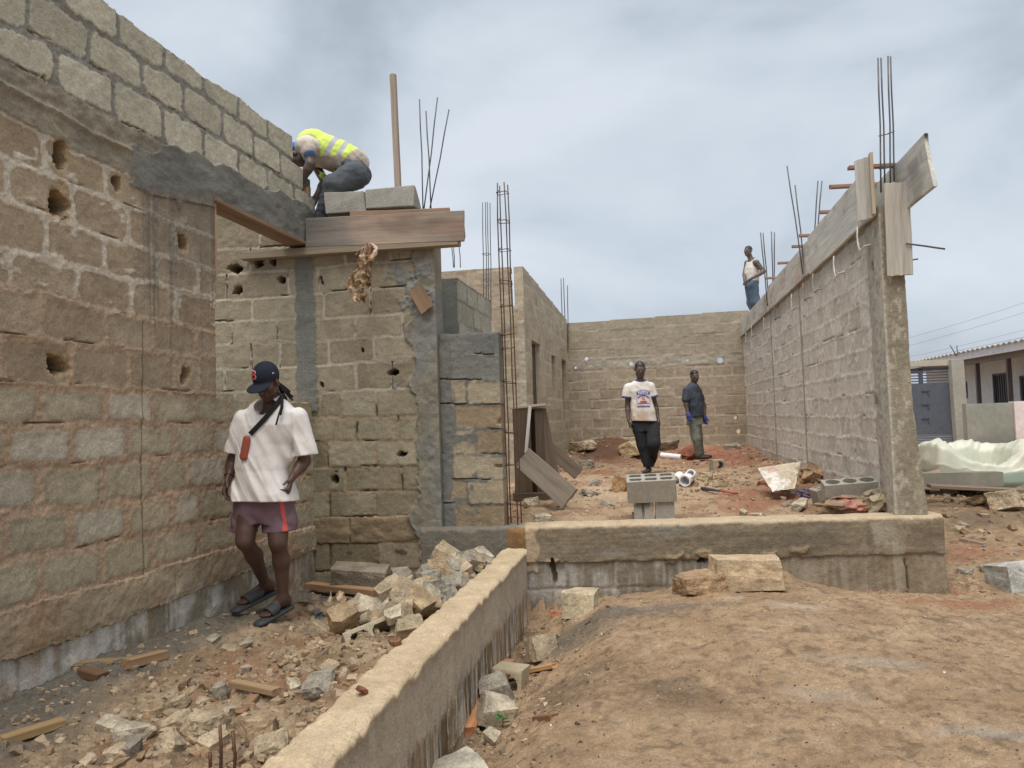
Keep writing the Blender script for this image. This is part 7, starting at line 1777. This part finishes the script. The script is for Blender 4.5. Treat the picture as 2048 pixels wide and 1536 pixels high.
def man_top():
    D=17.3; J=lambda x,y,d=0: onD(x,y,D+d); zt=3.70; c=A(J(1512,641)[0],J(1512,641)[1],zt); root=empty('person',c.tolist()); bf=nrm(-RT*.85+TOC*.5); h=.0095; sd=nrm(TOC*.85+RT*.5)
    lo=J(1470,660)-A(.1,.6,.1);hi=J(1545,482)+A(.1,.6,.1); F_=Field(lo,hi,h)
    hd=J(1496.5,503); R=frame(nrm(-RT*.80+TOC*.6-UP*.02),UP); head(F_,hd,R,1.10)
    neck=J(1502,517); shN=J(1513,525,-.16);shF=J(1494,526,.14); mid=J(1504,535); hip=J(1503,568)
    F_.cone(neck-UP*.04,hd-R[2]*.06-R[1]*.02,.062,.056,k=.03); F_.cone(mid,hip,.135,.115,k=.05,flat=.8,front=bf); F_.cone(shN,shF,.055,.055,k=.06)
    elN=J(1527,543,-.22);wrN=J(1503,557,-.30); elF=J(1489,548,.05);wrF=J(1489,560,-.18)
    arm(F_,shN,elN,wrN,J(1490,565,-.28),nrm(-UP*.6+TOC*.2),nrm(-RT*.3-UP),s=1.1,r=(.062,.050,.032),curl=(.5,.6,.5))
    arm(F_,shF,elF,wrF,J(1487,571,-.22),nrm(RT),nrm(TOC),s=1.1,r=(.058,.046,.032),curl=(.5,.6,.5))
    hpN=J(1505,572,-.10);hpF=J(1500,572,.10); kN=J(1511,604,-.10);kF=J(1501,604,.10); aN=J(1520,638,-.06);aF=J(1512,642,.10); aN[2]=max(aN[2],zt+.08); aF[2]=zt+.08
    limb(F_,[hpN,kN,aN],[.10,.06,.04],.03); limb(F_,[hpF,kF,aF],[.10,.06,.04],.03)
    field_obj('body',F_,skincol(srgb(92,76,70),hd,R,1.1,srgb(44,40,40)),M_SKIN(),root,c)
    def gl(): G=Field(lo,lo,h); G.n=F_.n.copy(); G.D=np.full(G.n,.5,np.float32); return G
    G=gl(); G.loft([J(1503,574)[2],J(1503,560)[2]],[J(1503,574)[:2],J(1504,560)[:2]],[.14,.14],[.15,.15],bf[:2],k=.03); limb(G,[hpN,kN,aN],[.125,.098,.075],.03); limb(G,[hpF,kF,aF],[.12,.09,.07],.03)
    G.warp(lambda x,y,z:(fbm(x*8,y*8,z*6,51,3)-.5)*.05); G.cut(c+UP*.05,-UP)
    field_obj('jeans',G,lambda V:mixc(srgb(66,84,104),srgb(96,116,138),fbm(V[:,0]*6,V[:,1]*6,V[:,2]*6,3,4)),M_CLOTH(),root,c)
    T=gl(); T.loft([J(1503,564)[2],J(1503,550)[2],J(1504,538)[2],J(1504,524)[2],J(1503,514)[2]],[J(1503,562)[:2],J(1503,550)[:2],J(1504,538)[:2],J(1504,527)[:2],J(1503,518)[:2]],[.160,.160,.150,.115,.09],[.175,.17,.165,.120,.10],bf[:2],k=.02,p=2.2)
    T.ell(shN+sd*.05+UP*.0,A(.10,.10,.13),None,.02,'s'); T.ell(shF-sd*.05,A(.10,.10,.13),None,.02,'s'); T.ell(neck+bf*.06,A(.10,.10,.10),None,.02,'s'); T.warp(lambda x,y,z:(fbm(x*8,y*8,z*9,53,3)-.5)*.04)
    field_obj('tank_top',T,srgb(196,188,176),M_CLOTH(),root,c)
    for a_ in (aN,aF): B=gl(); boot(B,a_,a_+bf*.16,zt,.05); field_obj('shoe',B,srgb(50,46,46),M_RUB(),root,c)
    tag(root,'man in white tank top and blue jeans standing on top of the far wall','person')
man_top()

def man_vest():
    D=7.22; J=lambda x,y,d=0: onD(x,y,D+d); c=J(655,441); root=empty('person',c.tolist()); h=.0065
    lo=np.minimum(J(560,440,-.45),J(560,440,.55))-A(.02,.05,.05); hi=np.maximum(J(760,240,.55),J(760,240,-.3))+A(.05,.05,.05); F_=Field(lo,hi,h)
    hipc=J(706,340,.05); chest=J(626,298,.0); fwd=nrm(chest-hipc); sd=TOC   # near side faces the camera
    shN=J(612,290,-.16);shF=J(612,296,.20); hd=J(592,312,.0); R=frame(nrm(-UP*.9-RT*.35),nrm(-RT*.8+UP*.5)); head(F_,hd,R,1.0)
    F_.cone(chest,hd,.055,.05,k=.03); F_.cone(hipc,chest+fwd*.02,.115,.12,k=.05,flat=.8,front=UP); F_.cone(shN,shF,.052,.052,k=.05)
    elN=J(621,328,-.22);wrN=J(604,362,-.2); elF=J(650,364,.12);wrF=J(632,395,.05)
    arm(F_,shN,elN,wrN,J(594,375,-.18),nrm(TOC),nrm(-RT),s=1.0,r=(.052,.043,.028),curl=(.5,.6,.5)); arm(F_,shF,elF,wrF,J(622,412,.0),nrm(TOC),nrm(-RT),s=1.0,r=(.05,.043,.028),curl=(.5,.6,.5))
    hpN=hipc-sd*-.08;hpF=hipc+sd*-.08
    hpN=J(708,350,-.06);hpF=J(706,350,.14); kN=J(668,372,-.14);kF=J(672,380,.30); aN=J(642,424,-.06);aF=J(700,425,.32); aN[2]=3.53;aF[2]=3.53
    limb(F_,[hpN,kN,aN],[.09,.058,.038],.03); limb(F_,[hpF,kF,aF],[.09,.058,.038],.03)
    field_obj('body',F_,skincol(srgb(84,68,62)),M_SKIN(),root,c)
    def gl(): G=Field(lo,lo,h); G.n=F_.n.copy(); G.D=np.full(G.n,.5,np.float32); return G
    G=gl(); G.cone(J(700,330,.05),J(712,350,.05),.135,.14,k=.03,flat=1.15,front=sd); limb(G,[hpN,kN,aN],[.135,.095,.07],.04); limb(G,[hpF,kF,aF],[.135,.095,.07],.04)
    G.warp(lambda x,y,z:(fbm(x*10,y*10,z*10,61,3)-.5)*.04-(1-np.abs(fbm(x*6,y*6,z*22,63,2)-.5)*4-.5)*.006)
    field_obj('jeans',G,lambda V:mixc(srgb(58,64,70),srgb(86,92,98),fbm(V[:,0]*8,V[:,1]*8,V[:,2]*8,3,4)),M_CLOTH(),root,c)
    T=gl(); T.cone(J(708,326,.05),J(628,296,.02),.140,.155,k=.03,flat=1.12,front=sd); T.cone(shN+A(0,0,.0),J(617,303,-.2),.085,.072,k=.04); T.cone(shF,J(622,312,.22),.08,.07,k=.04); T.cone(shN,shF,.07,.07,k=.05)
    T.ell(hd+R[1]*.02,A(.10,.10,.10),None,.02,'s'); wf=lambda x,y,z:(fbm(x*9,y*9,z*9,65,3)-.5)*.045-(1-np.abs(fbm(x*14+z*8,y*3,z*3,67,2)-.5)*4-.5)*.008; T.warp(wf)
    def tc(V):
        n=fbm(V[:,0]*6,V[:,1]*6,V[:,2]*6,9,4); col=mixc(srgb(196,184,168),srgb(160,148,136),sstep(.4,.62,n)); e=J(618,304,-.2); d=nrm(e-shN); m=((V-e)@d>.040)&(np.linalg.norm(V-e,axis=1)<.13); col[m]=srgb(70,112,170); return col
    sh=field_obj('t_shirt',T,tc,M_CLOTH(),root,c)
    Wv=gl(); Wv.cone(J(694,318,.05),J(628,294,.02),.150,.163,k=.03,flat=1.12,front=sd); Wv.warp(wf)
    Wv.cut(J(712,330,.05),-fwd); Wv.ell(shN+TOC*.03-UP*.02,A(.13,.15,.13),None,.02,'s'); Wv.ell(hd,A(.16,.16,.14),None,.02,'s')
    # open lower front: keep the back and the near side above a slanting edge
    e0=J(690,352,-.1);e1=J(640,318,-.15); Wv.cut(J(662,330,0)-UP*.045,nrm(-UP+RT*.25)) 
    def vc(V):
        ax=(V-J(628,294,.02))@-fwd; col=np.repeat(srgb(190,214,52)[None],len(V),0); col=col*(.85+.3*fbm(V[:,0]*9,V[:,1]*9,V[:,2]*9,5,3))[:,None]
        q=V-CO; px=1024+F*(q@CR)/(q@CF); py=768-F*(q@CU)/(q@CF)
        g=(np.abs(ax-.17)<.026)|(np.abs(ax-.275)<.024); col[g]=srgb(158,162,166)
        return col
    field_obj('safety_vest',Wv,vc,M_CLOTH(),root,c)
    # loose front panel of the vest hanging below the chest
    n=14; V=[];Q=[]
    a,b,cc_,d_=J(636,340,-.05),J(664,356,.0),J(640,352,.10),J(651,378,.08)
    for i in range(n):
        for j in range(n):
            u=i/(n-1);v=j/(n-1); p=(a*(1-u)+b*u)*(1-v)+(cc_*(1-u)+d_*u)*v; V.append(p+A(0,.03*math.sin(u*9+v*4),.01*math.sin(v*8)))
    for i in range(n-1):
        for j in range(n-1): Q.append((i*n+j,(i+1)*n+j,(i+1)*n+j+1,i*n+j+1))
    a,b,cc_,d_=J(622,336,-.12),J(652,342,-.1),J(634,352,-.02),J(660,362,.0)
    o=mesh_np('vest_flap',np.array(V)-c,np.array(Q),srgb(190,214,52),M_CLOTH(),root,True); m_=o.modifiers.new('thickness','SOLIDIFY'); m_.thickness=.003
    K=Field(hd-.2,hd+.2,.006); P=lambda x,y,z: hd+R[0]*x+R[1]*y+R[2]*z
    K.ell(P(0,-.014,.050),A(.088,.108,.100),R,.0); K.cut(P(0,0,.02),-R[2]); K.ell(P(0,.11,.03),A(.07,.07,.012),R,.01); field_obj('cap',K,srgb(48,104,180),M_CLOTH(),root,c)
    for a_ in (aN,aF): B=gl(); boot(B,a_,a_-RT*.13,3.45,.05); field_obj('shoe',B,srgb(50,46,46),M_RUB(),root,c)
    tag(root,'worker in yellow reflective vest bending over on top of the wall beside the grey blocks','person')
man_vest()
p=onD(1512,641,17.3); plank('scaffold_board',(p[0]-.75,p[1],3.665),(p[0]+.5,p[1]+.05,3.665),.5,.05,(0,1,0),srgb(140,104,82),'reddish board under the feet of the man on the far wall','board',seed=121)
p=onY(655,436,7.0); plank('scaffold_board',(-3.75,6.86,3.42),(-2.2,6.86,3.42),.42,.05,(0,1,0),srgb(140,110,86),'board platform under the feet of the bending worker','board',seed=122)
for x0,x1,z0,z1,l in ((12.15,13.1,1.65,2.88,'dark panel added for shade in the nearest window opening, far left wall'),(14.55,15.15,2.05,2.82,'dark panel added for shade in the narrow window opening, far left wall'),(16.2,17.1,1.5,2.85,'dark panel added for shade in the opening nearest the far left corner')):
    plank('shade_panel',(-2.06,x0,(z0+z1)/2),(-2.06,x1,(z0+z1)/2),z1-z0,.03,(0,0,1),srgb(74,66,56),l,'panel',seed=int(x0*9))  # added panels that make the openings dark, in place of shaded rooms behind

print('done')
